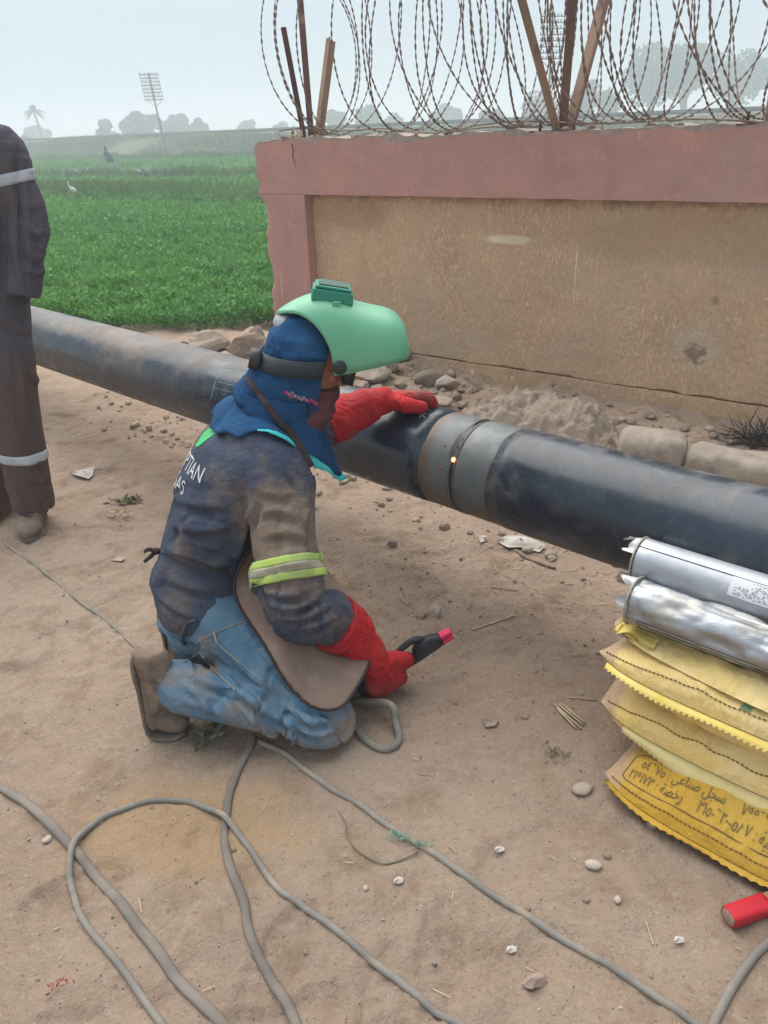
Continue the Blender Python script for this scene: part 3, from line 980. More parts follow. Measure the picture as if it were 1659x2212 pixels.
TREES = [
    (235, 295, 165, 66, 255, 'small round hazy tree between the palm and the big tree'),
    (310, 290, 160, 92, 234, 'broad dome-shaped hazy tree left of the leaning telegraph pole'),
    (383, 290, 168, 62, 231, 'upright rounded hazy tree just right of the leaning telegraph pole'),
    (432, 288, 172, 42, 253, 'low bushy hazy tree right of the upright rounded one'),
    (542, 283, 190, 34, 252, 'little lollipop hazy tree left of the wall end'),
    (522, 284, 192, 14, 264, 'tiny faint sapling beside the little lollipop tree'),
    (610, 280, 185, 34, 258, 'faint small tree just above the wall end'),
    (88, 305, 215, 78, 268, 'wide faint bush mass under the palm tree'),
    (65, 307, 150, 30, 287, 'small darker conical bush by the standing man\'s shoulder'),
    (728, 282, 165, 48, 232, 'hazy tree right of the left fence post'),
    (795, 280, 160, 56, 222, 'hazy tree behind the first big razor wire loops'),
    (848, 278, 172, 46, 238, 'rounded hazy tree behind the middle razor wire loops'),
    (965, 275, 175, 74, 225, 'faint bushy tree behind the dense razor wire'),
    (1060, 272, 150, 60, 232, 'faint tree left of the middle fence post'),
    (1165, 268, 120, 90, 190, 'hazy tree behind the foot of the middle fence post'),
    (1275, 262, 105, 120, 165, 'big rounded hazy tree right of the middle fence post'),
    (1400, 258, 110, 118, 92, 'tall pale eucalyptus-like tree behind the wire on the right'),
    (1470, 256, 108, 110, 75, 'tallest hazy tree with a feathery top behind the wire'),
    (1580, 252, 115, 120, 100, 'tall hazy tree behind the right fence post'),
    (1690, 250, 112, 130, 70, 'tall hazy tree at the right edge of the photo'),
]
for i, (px, by, d, w, top, lab) in enumerate(TREES):
    tall = top < 130
    d = d * (1.6 if d < 125 else 1.15)
    tree(px, by, d, w, top, lab, leaf=.75, n=4200 if tall else 2600, trunk=.30 if tall else (.12 if w > 60 else .22), seed=40 + i, clumps=26 if tall else 15)
# the palm
b, hy, _ = far(98, 200)
base = np.array([b[0], b[1], 0]); H = far_z(90, 240, 200)
t = thing('palm_tree', base, 'tall slim date palm fading into the haze on the left', 'tree')
topp = base + [-1.0, 0, H]
MB().tube([base, base + [-.3, 0, H * .5], topp], [.3, .24, .2], 7, n=10).build('trunk', M['bark'], t)
mf = MB()
for k in range(34):
    a = rng.uniform(0, 6.28); e = rng.uniform(-.5, 1.3); L = rng.uniform(1.9, 2.7)
    d0 = np.array([math.cos(a) * math.cos(e), math.sin(a) * math.cos(e), math.sin(e)])
    P = np.array([topp + d0 * L * u + np.array([0, 0, -1.2 * u * u]) for u in np.linspace(0, 1, 6)])
    sd = nrm(np.cross(d0, [0, 0, 1])) 
    w = np.array([.06, .28, .38, .34, .22, .03])
    mf.grid(np.stack([P - sd * w[:, None], P + [0, 0, .12], P + sd * w[:, None]], 1))
mf.build('fronds', M['palm'], t, fixn=False)

# ------------------------------------------------------------------ small things out in the field
p = on_z(243, 362, .1)
t = thing('scarecrow', p, 'dark ragged scarecrow leaning in the green field', 'scarecrow')
ph = far_z(240, 322, math.hypot(p[0], p[1]))
k = ph - .0
MB().tube([p, p + [-.25, 0, ph]], .03, 6).build('pole', M['bark'], t)
MB().loft([(p + [-.02, 0, .12], (.16, 0, 0), (0, .1, 0)), (p + [-.10, 0, ph * .4], (.27, 0, 0), (0, .15, 0)), (p + [-.2, 0, ph * .68], (.22, 0, 0), (0, .13, 0)), (p + [-.28, 0, ph * .82], (.10, 0, 0), (0, .08, 0))], 12, n=9).build('rag_coat', M['dark_cloth'], t)
MB().tube([p + [-.45, 0, ph * .78], p + [-.2, 0, ph * .72], p + [.02, 0, ph * .66]], [.05, .07, .04], 7).build('sleeve', M['dark_cloth'], t)
MB().ball(p + [-.27, 0, ph * .95], (.11, .11, .14)).build('head', M['dark_cloth'], t)
p = on_z(160, 420, .3)
t = thing('egret', p, 'white egret standing in the field near the standing man', 'bird')
MB().ball(p + [0, 0, .12], (.10, .05, .06), (.8, 0, -.6), (0, 1, 0), (.6, 0, .8)).build('body', M['white_bird'], t)
MB().tube([p + [-.07, 0, .17], p + [-.11, 0, .26], p + [-.09, 0, .32]], [.025, .018, .02], 7, n=8, dome=True).build('neck', M['white_bird'], t)
MB().tube([p + [-.09, 0, .32], p + [-.17, 0, .31]], [.012, .004], 5).build('beak', M['beak'], t)
for sx in (-.03, .05):
    MB().tube([p + [sx, 0, .05], p + [sx, 0, -.3]], .012, 5).build('leg', M['beak'], t)
for px, py, k, lab in ((155, 387, 5, 'pale grey-green leafy plants nearest the standing man in the field'), (192, 381, 6, 'pale leafy plants in the middle of the field clump row'), (236, 378, 4, 'pale leafy plants below the scarecrow'), (331, 384, 4, 'lone grey-green leafy plant clump below the leaning telegraph pole')):
    p = on_z(px, py, .2)
    t = thing('leafy_plant', p, lab, 'plant', 'pale leafy plants in the field')
    n = 260
    c = rng.integers(0, k, n)
    cx = rng.uniform(-.55, .55, k); cy = rng.uniform(-.4, .4, k)
    az = rng.uniform(0, 6.28, n); rr = rng.uniform(.03, .22, n)
    L = rng.uniform(.14, .26, n)
    Qp = leaf_quads(p[0] + cx[c] + np.cos(az) * rr, p[1] + cy[c] + np.sin(az) * rr, p[2] + rng.uniform(-.1, .28, n), L, L * .6, .8, n)
    quads_object('leaves', Qp, M['cabbage'], t)
    MB().tube([p - [0, 0, .25], p + [0, 0, .05]], .02, 5).build('stem', M['bark'], t)

# ------------------------------------------------------------------ haze
def _haze():
    t = bpy.data.materials.new('haze_air'); t.use_nodes = True
    nt = t.node_tree; nt.nodes.clear()
    o = nt.nodes.new('ShaderNodeOutputMaterial'); v = nt.nodes.new('ShaderNodeVolumePrincipled')
    v.inputs['Color'].default_value = (.82, .895, .95, 1)
    v.inputs['Density'].default_value = HAZE
    v.inputs['Anisotropy'].default_value = .15
    nt.links.new(v.outputs[0], o.inputs['Volume'])
    t.cycles.homogeneous_volume = True
    return t
HAZE = .0052
MB().box((0, 0, 8.0), (1240, 1240, 18.4)).build('haze', _haze(), kind='stuff', flat=True)
# ------------------------------------------------------------------ boundary wall
WD = np.array([.7986, -.6018, 0]); WN = np.array([.6018, .7986, 0]); WP = 4.2
W0 = on_plane(549, 318, WN, WP); W0[2] = 0
def wall_s(px, py, off=0.0):
    return (on_plane(px, py, WN, WP + off) - W0) @ WD
def wall_z(px, py, off=0.0):
    return on_plane(px, py, WN, WP + off)[2]
REC = .075
Z_TOP = wall_z(1100, 297) + .028
Z_BEAM = wall_z(1150, 429)
Z_GRV = wall_z(1240, 816, REC)
S_PIL = wall_s(664, 520)
S_END = 8.2
wall = thing('boundary_wall', (W0[0], W0[1], 0), 'low pink framed wall with a rough tan panel, razor wire along its top', 'wall')
wall.rotation_euler = (0, 0, math.atan2(WD[1], WD[0]))
def A_z(z): return np.array([0, 0, z])
def wl(s, y, z):
    return np.array([W0[0], W0[1], 0]) + WD * s + WN * y + np.array([0, 0, z])

def slab(name, m, s0, s1, y0, y1, z0, z1, step=.03, amp=.004, chip=None, parent=wall, faces='fltrb', kind=None, label=None, zstep=None):
    ns, nz = max(2, int((s1 - s0) / step) + 1), max(2, int((z1 - z0) / (zstep or step)) + 1)
    ny = max(2, int((y1 - y0) / step) + 1)
    S, Yv, Zv = np.linspace(s0, s1, ns), np.linspace(y0, y1, ny), np.linspace(z0, z1, nz)
    mb = MB()
    def g(A):
        mb.grid(A)
    def P(a, b, c): return np.stack(np.broadcast_arrays(a, b, c), -1)
    g(P(S[:, None], y0, Zv[None, :]))
    g(P(S[:, None], y1, Zv[None, :]))
    g(P(S[:, None], Yv[None, :], z1)); g(P(S[:, None], Yv[None, :], z0))
    g(P(s0, Yv[:, None], Zv[None, :])); g(P(s1, Yv[:, None], Zv[None, :]))
    v = mb.verts()
    d = np.stack([fbm(v * 7 + 3, 3, 1), fbm(v * 7 + 31, 3, 2), fbm(v * 7 + 77, 3, 3)], 1) * amp
    v = v + d
    wear = np.zeros(len(v))
    if chip is not None: v, wear = chip(v, mb.verts())
    mb.v = [v]
    me = mb.mesh(name)
    set_attr(me, 'wear', wear)
    return finish(name, me, m, parent, kind=kind, label=label)

def chip_edge(v, v0):
    # broken arris down the free left end of the wall
    z = v0[:, 2]; s = v0[:, 0]; y = v0[:, 1]
    p = np.stack([0 * z, 0 * z + y * 2, z], 1)
    bite = np.clip(vnoise(p * 5.0, 4), 0, 1) * .055 + np.clip(vnoise(p * 14, 5), 0, 1) * .022 + .016 * np.clip(vnoise(p * 34, 6), -.2, 1) + .030 * smooth(1.35, .7, z)
    bite *= smooth(1.47, 1.2, z)
    w = np.exp(-np.clip(s, 0, 9) / .03)
    v = v.copy()
    v[:, 0] += bite * w
    v[:, 1] += .03 * w * bite / .05 * (y < .1)
    edge = np.exp(-np.clip(s, 0, 9) / .016) * smooth(.010, .04, bite)
    # top left corner rounded
    k = smooth(.06, 0, s) * smooth(Z_TOP - .06, Z_TOP, z)
    v[:, 2] -= .022 * k; v[:, 0] += .012 * k
    return v, edge
def chip_top(v, v0):
    z, s, y = v0[:, 2], v0[:, 0], v0[:, 1]
    v = v.copy()
    p = np.stack([s, y, 0 * s], 1)
    top = smooth(Z_TOP - .035, Z_TOP - .003, z)
    lump = .010 * vnoise(p * 5, 6) + .008 * vnoise(p * 15, 7) - .012 * np.clip(vnoise(p * np.array([2.2, 1, 1]), 8) - .35, 0, 1)
    v[:, 2] += top * lump
    if True:
        v, w0 = chip_edge(v, v0)
    p2 = np.stack([s, 0 * s, z * .4], 1)
    top2 = smooth(Z_TOP - .014 - .055 * np.clip(vnoise(p2 * 4.0, 13) + .2, 0, 1), Z_TOP - .004, z)
    wear = np.maximum(w0, top2)
    return v, wear
slab('top_beam', M['pink'], 0, S_END, 0, .26, Z_BEAM, Z_TOP, .022, .004, chip_top)
slab('end_pillar', M['pink'], 0, S_PIL, 0, .26, -.25, Z_BEAM - .002, .022, .004, chip_edge)
def marks():
    u = lambda px, py: wall_s(px, py, REC)
    z = lambda px, py: wall_z(px, py, REC)
    out = []
    pale = (.80, .68, .50)
    out.append((u(1100, 518), z(1100, 518), .155, .030, 2.2, 9, .3, 1.3, pale, .8))           # scraped patch
    out.append((u(1070, 518), z(1070, 518), .05, .022, 1.2, 20, .3, 1.2, (.84, .73, .56), .7))
    out.append((u(1243, 590), z(1243, 590), .005, .16, 3.6, 16, .2, 1.4, (.88, .78, .64), .8))    # scratches
    out.append((u(1290, 575), z(1290, 575), .004, .09, 4.5, 18, .1, 1.2, (.70, .60, .48), .6))
    out.append((u(1500, 745), z(1500, 745), .16, .17, 5.0, 34, .0, 1.0, (.60, .52, .42), .55))     # knocked spot
    out.append((u(1500, 765), z(1500, 765), .07, .07, 3.6, 26, .1, .9, (.16, .12, .10), .7))
    out.append((u(1545, 650), z(1545, 650), .03, .03, 2.0, 26, .1, .9, (.24, .18, .14), .6))
    out.append((u(1020, 640), z(1020, 640), .022, .03, 2.0, 26, .1, 1.0, (.60, .48, .32), .5))
    out.append((u(760, 470), z(760, 470), .30, .10, 2.2, 4, .2, 1.4, (.42, .27, .155), .6))
    out.append((u(1500, 520), z(1500, 520), .9, .12, 2.2, 3, .2, 1.6, (.43, .29, .17), .5))
    out.append((u(1240, 600), z(1240, 600), .14, .12, 2.8, 30, .2, 1.1, (.50, .39, .26), .35))
    out.append((u(1022, 803), z(1022, 803), .016, .022, 1.0, 30, .4, 1.2, (.74, .66, .55), .9))
    out.append((u(1107, 815), z(1107, 815), .010, .014, 1.0, 30, .4, 1.2, (.74, .66, .55), .9))
    return out
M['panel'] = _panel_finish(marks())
def rough_face(v, v0):
    y = v0[:, 1]
    v = v.copy()
    p = v0 * np.array([1, 1, .55])
    front = y < REC + .03
    v[:, 1] += front * (.004 * np.abs(vnoise(p * 45, 14)) + .003 * vnoise(p * 21, 15))
    # ragged lower lip where the panel overhangs the groove
    lip = smooth(Z_GRV + .03, Z_GRV + .006, v0[:, 2]) * (v0[:, 2] > Z_GRV - .001)
    v[:, 2] += lip * .007 * vnoise(np.stack([v0[:, 0] * 16, 0 * y, 0 * y], 1), 16)
    return v, 0 * y
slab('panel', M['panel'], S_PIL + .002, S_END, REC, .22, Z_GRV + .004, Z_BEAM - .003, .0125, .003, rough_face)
slab('groove_back', M['panel'], S_PIL + .002, S_END, REC + .03, .21, Z_GRV - .02, Z_GRV + .0035, .05, .0)
slab('plinth', M['panel'], S_PIL + .002, S_END, REC - .008, .215, -.25, Z_GRV - .006, .0125, .003, rough_face)

# a crack below the left post
P = [W0 + WD * (wall_s(a_, b_)) + A_z(wall_z(a_, b_)) - WN * .002 for a_, b_ in ((631, 312), (634, 326), (632, 338), (637, 350), (638, 362))]
MB().tube([np.array([(p - np.array([W0[0], W0[1], 0])) @ WD, -.0022, p[2]]) for p in P], [.004, .003, .0026, .002, .001], 5).build('crack', M['post_dark'], None).parent = wall
# loose mortar and dirt along the wall top
mm = MB()
for k in range(70):
    s = rng.uniform(.12, 4.3); y = rng.uniform(.02, .2)
    c = wl(s, y, Z_TOP + .004); r_ = rng.uniform(.008, .024)
    mm.ball(c, (r_ * rng.uniform(1, 2.2), r_, r_ * .7), nrm(rng.normal(0, 1, 3) * [1, 1, .1]), nrm(rng.normal(0, 1, 3) * [1, 1, .1]), (0, 0, 1), 7, 5)
mm.build('mortar_crumbs', M['rubble'], kind='stuff', loc=wl(.1, .1, Z_TOP))

# ------------------------------------------------------------------ fence posts with V arms
def angle_iron(mb, a, b, w, face, t=.005):
    a, b = np.asarray(a, float), np.asarray(b, float)
    d = nrm(b - a); x = nrm(np.asarray(face, float) - d * (np.asarray(face, float) @ d)); y = np.cross(d, x)
    L = np.linalg.norm(b - a); c = (a + b) / 2
    mb.box(c + y * 0, (w, t, L), x, y, d)
    mb.box(c - x * (w / 2 - t / 2) + y * (w / 2 + t / 2 + .0005), (t, w, L), x, y, d)
    return mb
def fence_post(s, label, lean_l, lean_r, LL, LR, ms, w, post_h, post_lean):
    base = wl(s, .12, Z_TOP - .01)
    t = thing('fence_post', base, label, 'fence post', 'iron posts along the wall top')
    face = WD
    up = np.array([0, 0, 1.0])
    o = base + up * .004
    angle_iron(MB(), o + WN * .02, o + WN * .02 + up * post_h + WD * post_lean, w[0], face + 0.35 * WN).build('post', M[ms[0]], t, flat=True)
    angle_iron(MB(), o - WN * .05, o - WN * .05 + (nrm(-WN * lean_l[0] + up + WD * lean_l[1])) * LL, w[1], face + .3 * WN).build('arm', M[ms[1]], t, flat=True)
    angle_iron(MB(), o + WN * .045 + WD * .015, o + WN * .045 + WD * .015 + (nrm(WN * lean_r[0] + up + WD * lean_r[1])) * LR, w[2], face - .5 * WN).build('arm', M[ms[2]], t, flat=True)
    MB().box(base + up * .006 - WN * .03, (.26, .16, .010), WD + .1 * WN, WN).build('base_plate', M['post'], t, flat=True)
    for q in (-.095, .1):
        MB().tube([base - WN * .06 + WD * q, base - WN * .06 + WD * q + up * .06], .008, 6).build('anchor_bolt', M['post_dark'], t)
    return t
fence_post(wall_s(668, 290, .12), 'thin rusty post with one dark and one tan arm at the wall\'s free end', (.20, .0), (.30, .02), .64, .62, ('post', 'post_dark', 'post_tan'), (.042, .036, .062), 1.25, -.03)
fence_post(wall_s(1212, 280, .12), 'middle rusty post between two long tan arms forming a V', (.50, -.16), (.33, .10), 1.05, .84, ('post', 'post_tan', 'post_tan'), (.046, .042, .07), 1.25, .02)
fence_post(wall_s(1668, 262, .12), 'post with a tan arm at the right edge of the photo', (.12, .03), (.3, .0), .60, .8, ('post', 'post_tan', 'post_tan'), (.05, .045, .055), 1.25, .0)

# ------------------------------------------------------------------ concertina wire
def coil(sl, label, r0, seed, wob):
    r = np.random.default_rng(seed)
    P = []
    nper = 40
    rad = np.array([r0 * r.uniform(.93, 1.05) for _ in sl]); lean = np.array([r.normal(0, wob) for _ in sl]); zo = np.array([r.normal(0, .012) for _ in sl]); tw = r.uniform(-.25, .25, len(sl))
    for k in np.arange(0, len(sl) - 1.001, 1 / nper):
        i = int(k); u = k - i
        f = lambda A: A[i] * (1 - u) + A[min(i + 1, len(sl) - 1)] * u
        ph = 2 * math.pi * k - math.pi / 2
        R_ = f(rad)
        s = f(sl) + f(lean) * math.sin(ph) + f(tw) * math.cos(ph) * .5 + .012 * math.sin(3 * ph + i)
        y = .10 + R_ * math.cos(ph) * 1.0
        z = Z_TOP + .022 + f(zo) * .4 + R_ * 1.08 + R_ * 1.08 * math.sin(ph)
        P.append(wl(s, y, max(z, Z_TOP + .012)))
    P = np.array(P)
    t = thing('razor_wire_coil', wl(sl[0], .1, Z_TOP), label, 'razor wire')
    MB().tube(P, .0023, 5).build('wire', M['wire'], t)
    # barbs: pairs of small blades clamped along the wire
    seg = np.linalg.norm(np.diff(P, axis=0), axis=1); acc = np.concatenate([[0], np.cumsum(seg)])
    at = np.arange(.02, acc[-1], .043)
    at = at + r.normal(0, .003, len(at))
    C = np.stack([np.interp(at, acc, P[:, j]) for j in range(3)], 1)
    T = np.stack([np.interp(at + .01, acc, P[:, j]) - np.interp(at - .01, acc, P[:, j]) for j in range(3)], 1)
    T /= np.linalg.norm(T, axis=1)[:, None] + 1e-9
    A = r.normal(0, 1, C.shape); B = np.cross(T, A); B /= np.linalg.norm(B, axis=1)[:, None]
    B2 = np.cross(T, B)
    L, wv = .017, .0060
    Q = []
    for bb in (B, B2):
        Q.append(np.stack([C - T * L + bb * .004, C + bb * wv, C + T * L + bb * .004, C - bb * .003], 1))
        Q.append(np.stack([C - T * L - bb * .004, C - bb * wv, C + T * L - bb * .004, C + bb * .003], 1))
    quads_object('barbs', np.vstack(Q), M['wire'], t, kind='stuff')
sl = [.20, .24, .29, .33, .50, .86, .90, .93, 1.0, 1.20, 1.24, 1.36, 1.62, 1.66, 1.69, 1.73, 1.77, 1.80, 1.98, 2.06, 2.14, 2.2, 2.24, 2.36, 2.45, 2.56, 2.66, 2.72, 2.9, 3.02, 3.1, 3.18, 3.3, 3.42, 3.5, 3.62, 3.74, 3.85, 3.95, 4.1, 4.3, 4.5, 4.7]
sl = np.array(sl)
coil(sl + .27, 'rusty concertina razor wire coil looping along the whole wall top', .455, 3, .07)
sl2 = np.array([1.05, 1.3, 1.42, 1.72, 1.9, 2.0, 2.30, 2.5, 2.62, 2.8, 2.84, 3.05, 3.24, 3.36, 3.6, 3.7, 3.9, 4.05, 4.3, 4.6])
coil(sl2 + .25, 'second, more open razor wire coil tangled with the long one on the right', .44, 8, .16)
for s0, s1, y0, z0, lab in ((.15, 2.1, .10, .035, 'loose strand of wire lying on the wall top between the first two posts'), (1.7, 4.4, .05, .02, 'long straight wire lying on the wall top right of the middle post')):
    P = [wl(s0 + (s1 - s0) * u, y0 + .03 * math.sin(7 * u), Z_TOP + z0 + .02 * math.sin(5 * u + 1) + .01 * math.sin(17 * u)) for u in np.linspace(0, 1, 30)]
    tag(MB().tube(P, .005, 6).build('loose_wire', M['wire_dust'], loc=P[0]), lab, 'wire')
# dry grass caught at the foot of the left post
b0 = wl(wall_s(640, 296), .03, Z_TOP)
Qg = leaf_quads(b0[0] + rng.normal(0, .04, 60), b0[1] + rng.normal(0, .03, 60), b0[2] + rng.uniform(-.005, .02, 60), rng.uniform(.04, .11, 60), np.full(60, .006), .35, 60)
quads_object('dry_grass_wisp', Qg, M['straw'], kind='stuff', loc=b0)
# ------------------------------------------------------------------ people
A = lambda *q: np.array(q, float)
def axes(az, pitch=0.0):
    """forward, right, up for a facing azimuth (from +Y to +X) and a forward pitch (down +)"""
    a = math.radians(az); p = math.radians(pitch)
    f = A(math.sin(a) * math.cos(p), math.cos(a) * math.cos(p), -math.sin(p))
    r = A(math.cos(a), -math.sin(a), 0)
    return f, r, np.cross(r, f)

def head_into(mb, c, f, r, u, k=1.0):
    """head with brow, nose, lips, chin, ears around centre c"""
    mb.ball(c + u * .018 * k - f * .012 * k, (.074 * k, .094 * k, .098 * k), r, f, u)
    mb.ball(c - u * .050 * k + f * .028 * k, (.056 * k, .062 * k, .070 * k), r, f, u)
    mb.ball(c - u * .098 * k + f * .060 * k, (.026 * k, .024 * k, .020 * k), r, f, u)          # chin
    mb.ball(c + u * .022 * k + f * .072 * k, (.050 * k, .018 * k, .013 * k), r, f, u)          # brow
    mb.tube([c + u * .012 * k + f * .084 * k, c - u * .012 * k + f * .098 * k, c - u * .034 * k + f * .108 * k], [.009 * k, .012 * k, .017 * k], 8, dome=True)
    for s in (-1, 1):
        mb.ball(c + r * s * .012 * k - u * .037 * k + f * .098 * k, .009 * k)
        mb.ball(c + r * s * .040 * k - u * .018 * k + f * .066 * k, (.022 * k, .018 * k, .016 * k), r, f, u)    # cheekbone
        mb.ball(c + r * s * .076 * k - u * .008 * k - f * .010 * k, (.009 * k, .020 * k, .031 * k), r, f, u)    # ear
    mb.ball(c - u * .063 * k + f * .086 * k, (.026 * k, .014 * k, .007 * k), r, f, u)
    mb.ball(c - u * .075 * k + f * .084 * k, (.022 * k, .013 * k, .008 * k), r, f, u)

def hand_into(mb, w, f, p, L, curl, thumb_curl=.5, k=1.0, r=.0115, spread=.10, palm_len=.088):
    """w wrist, f towards the fingers, p out of the palm, L towards the thumb side; four bent fingers and a thumb"""
    f, p, L = nrm(f), nrm(p), nrm(L)
    hw = .040 * k
    mb.loft([(w - f * .02, L * .030 * k, p * .022 * k), (w + f * .03 * k, L * .038 * k, p * .021 * k), (w + f * palm_len * .75 * k, L * .044 * k, p * .017 * k), (w + f * palm_len * k, L * .042 * k, p * .012 * k)], 16, n=9)
    for i, (o, ln) in enumerate(((.031, .92), (.011, 1.0), (-.010, .94), (-.030, .76))):
        b = w + f * (palm_len - (.004 if i in (0, 2) else .012 if i == 3 else 0)) * k + L * o * k
        d = nrm(f + L * (1.5 - i) * spread)
        pts = [b - d * .02 * k, b]; ang = 0
        for j, seg in enumerate((.044, .028, .024)):
            ang += curl[i][j] if isinstance(curl[0], (tuple, list)) else curl[j]
            q = d * math.cos(ang) + p * math.sin(ang)
            pts.append(pts[-1] + q * seg * ln * k)
        mb.tube(pts, [r * 1.15 * k, r * 1.15 * k, r * 1.05 * k, r * k, r * .85 * k], 10, n=18, dome=True)
    b = w + f * .022 * k + L * .034 * k + p * .006 * k
    d = nrm(f * .75 + L * .75 + p * .25)
    q = nrm(f * .9 + L * .25 * (1 - thumb_curl) - L * .3 * thumb_curl + p * (.2 + .9 * thumb_curl))
    mb.tube([b - d * .015 * k, b + d * .035 * k, b + d * .040 * k + q * .026 * k, b + d * .040 * k + q * .055 * k], [r * 1.5 * k, r * 1.35 * k, r * 1.15 * k, r * .9 * k], 10, n=14, dome=True)

def boot_into(mb, ankle, heel, ball_, toe, up_toe, shaft_to, w=1.0):
    """heel, ball, toe are points of the sole line; up_toe points out of the instep"""
    side = nrm(np.cross(ball_ - heel, ankle - ball_))
    up = nrm(up_toe)
    d = nrm(ball_ - heel)
    ut = nrm(np.cross(side, toe - ball_)); 
    if ut @ up < 0: ut = -ut
    hu = nrm(np.cross(side, d)); hu = hu if hu @ up > 0 else -hu
    secs = [(heel + hu * .040 + d * .004, side * .030 * w, hu * .043), (heel + hu * .043 + d * .03, side * .040 * w, hu * .050), (heel * .55 + ball_ * .45 + hu * .045, side * .040 * w, hu * .051),
            (ball_ + nrm(hu + ut) * .036, side * .050 * w, nrm(hu + ut) * .041), (toe * .6 + ball_ * .4 + ut * .033, side * .049 * w, ut * .033), (toe + ut * .026, side * .034 * w, ut * .024)]
    mb.loft(secs, 20, n=22)
    mb.ball(toe + ut * .027 - nrm(toe - ball_) * .012, (.034 * w, .024, .026), side, nrm(toe - ball_), ut)
    mb.tube([ankle + hu * .005, ankle * .45 + (heel * .3 + ball_ * .7 + hu * .05) * .55, heel * .2 + ball_ * .8 + hu * .045], [.048, .045, .036], 14, n=8)
    mb.tube([heel + hu * .05 + d * .035, ankle, ankle * .5 + shaft_to * .5, shaft_to], [.042, .047, .052, .056], 16, n=12)
    return secs, side

# ---- the kneeling welder ------------------------------------------------------------
Ff, Rr, _ = axes(68); Fp, Rp, _ = axes(76)
PEL, WAI, CHE, UB, NECK, HEAD = A(-.535, 1.965, .275), A(-.525, 1.975, .43), A(-.445, 2.02, .615), A(-.375, 2.055, .745), A(-.315, 2.09, .825), A(-.195, 2.10, .945)
RHIP, LHIP = PEL + Rp * .095 + A(.02, 0, -.01), PEL - Rp * .095 + A(.01, 0, -.005)
RK, LK = A(-.200, 1.645, .078), A(-.105, 1.905, .08)
RANK, LANK = A(-.625, 1.70, .165), A(-.615, 1.945, .165)
RSHO, LSHO = A(-.285, 1.905, .675), A(-.41, 2.225, .725)
RELB, RWR = A(-.240, 1.725, .405), A(-.112, 1.795, .255)
LELB, LWR = A(-.185, 2.405, .648), A(-.014, 2.462, .702)
HOLD_A, HOLD_B = at_y(836, 1457, 1.845), at_y(962, 1379, 1.905)      # axis of the electrode holder
HAX = nrm(HOLD_B - HOLD_A)
HC = HOLD_A - HAX * .012

hf, hr, hu = axes(84, 16)
body = MB()
body.loft([(PEL - A(0, 0, .06), Rp * .13, Fp * .09), (PEL, Rp * .15, Fp * .10), (WAI, Rr * .125, Ff * .085), (CHE, Rr * .14, Ff * .095), (UB, Rr * .15, Ff * .085), (NECK, Rr * .06, Ff * .06)], 20, n=16)
body.tube([NECK - A(.02, 0, .04), NECK + A(.04, .005, .05), HEAD - hu * .05], [.058, .052, .05], 12, n=8)
head_into(body, HEAD, hf, hr, hu)
for h_, k_, a_ in ((RHIP, RK, RANK), (LHIP, LK, LANK)):
    body.tube([h_, (h_ + k_) / 2 + A(0, 0, .01), k_], [.078, .066, .046], 12, n=9, dome=True)
    body.tube([k_, (k_ + a_) / 2, a_], [.044, .048, .034], 12, n=9, dome=True)
for s_, e_, w_ in ((RSHO, RELB, RWR), (LSHO, LELB, LWR)):
    body.tube([UB, s_, (s_ + e_) / 2, e_], [.05, .055, .045, .036], 12, n=12, dome=True)
    body.tube([e_, (e_ + w_) / 2, w_], [.037, .036, .026], 12, n=9, dome=True)
# hands of the body, inside the gloves
RHF = nrm(A(.34, .10, -.93)); RHF = nrm(RHF - HAX * (RHF @ HAX))
RHP = nrm(np.cross(HAX, RHF))
RH_W = HC - RHF * .092 - RHP * .040
LHF = nrm(A(.80, .42, .02)); LHP = nrm(A(.15, -.10, -1.0)); LHP = nrm(LHP - LHF * (LHP @ LHF)); LHL = nrm(np.cross(LHF, LHP)) * 1
LHL = -LHL if (LHL @ A(.5, -.86, 0)) < 0 else LHL
LH_W = LWR + LHF * .02
FIST = [(1.15, 1.35, .95)] * 4
REST = [(.10, .42, .5), (.14, .46, .5), (.2, .5, .5), (.28, .5, .5)]
hand_into(body, RH_W, RHF, RHP, HAX, FIST, .8, r=.0085)
body.tube([RWR, RH_W], [.027, .026], 10)
hand_into(body, LH_W, LHF, LHP, LHL, REST, .1, r=.0085)
me = fuse(body, .0065, 5)
w_base = A(-.4, 1.85, 0)
set_v(me, get_v(me) - w_base)
welder = finish('person', me, M['skin'], off=w_base)
tag(welder, 'person kneeling beside the pipe in a navy jacket, jeans and a raised green welding helmet', 'person')
for s in (-1, 1):
    MB().ball(HEAD + hr * s * .031 * 1 + hf * .079 + hu * .002, .0115).build('eye', M['eye'], welder)

# ---- jacket
tor = MB()
tor.loft([(PEL + A(-.002, .0, -.012), Rp * .190, Fp * .154), (PEL + A(-.004, 0, .06), Rp * .190, Fp * .153), (WAI + A(-.004, 0, 0), Rr * .168, Ff * .128), (CHE - Ff * .003, Rr * .185, Ff * .133), (UB - Ff * .012, Rr * .192, Ff * .118), (NECK - A(0, 0, .028), Rr * .105, Ff * .09), (NECK + A(.02, .01, .02), Rr * .07, Ff * .07)], 32, n=26, e=2.25)
RARM = [UB + Rr * .06, RSHO, (RSHO + RELB) / 2 - Ff * .006, RELB - A(.006, .01, .01), (RELB + RWR) / 2, RWR]
LARM = [UB - Rr * .06, LSHO, (LSHO + LELB) / 2, LELB, (LELB + LWR) / 2]
tor.tube(RARM, [.085, .096, .088, .082, .076, .062], 18, n=26, dome=True)
tor.tube(LARM, [.085, .092, .076, .066, .058], 18, n=22, dome=True)
me = fuse(tor, .0052, 9)
V = get_v(me)
TCH = [PEL, WAI, CHE, UB, NECK]
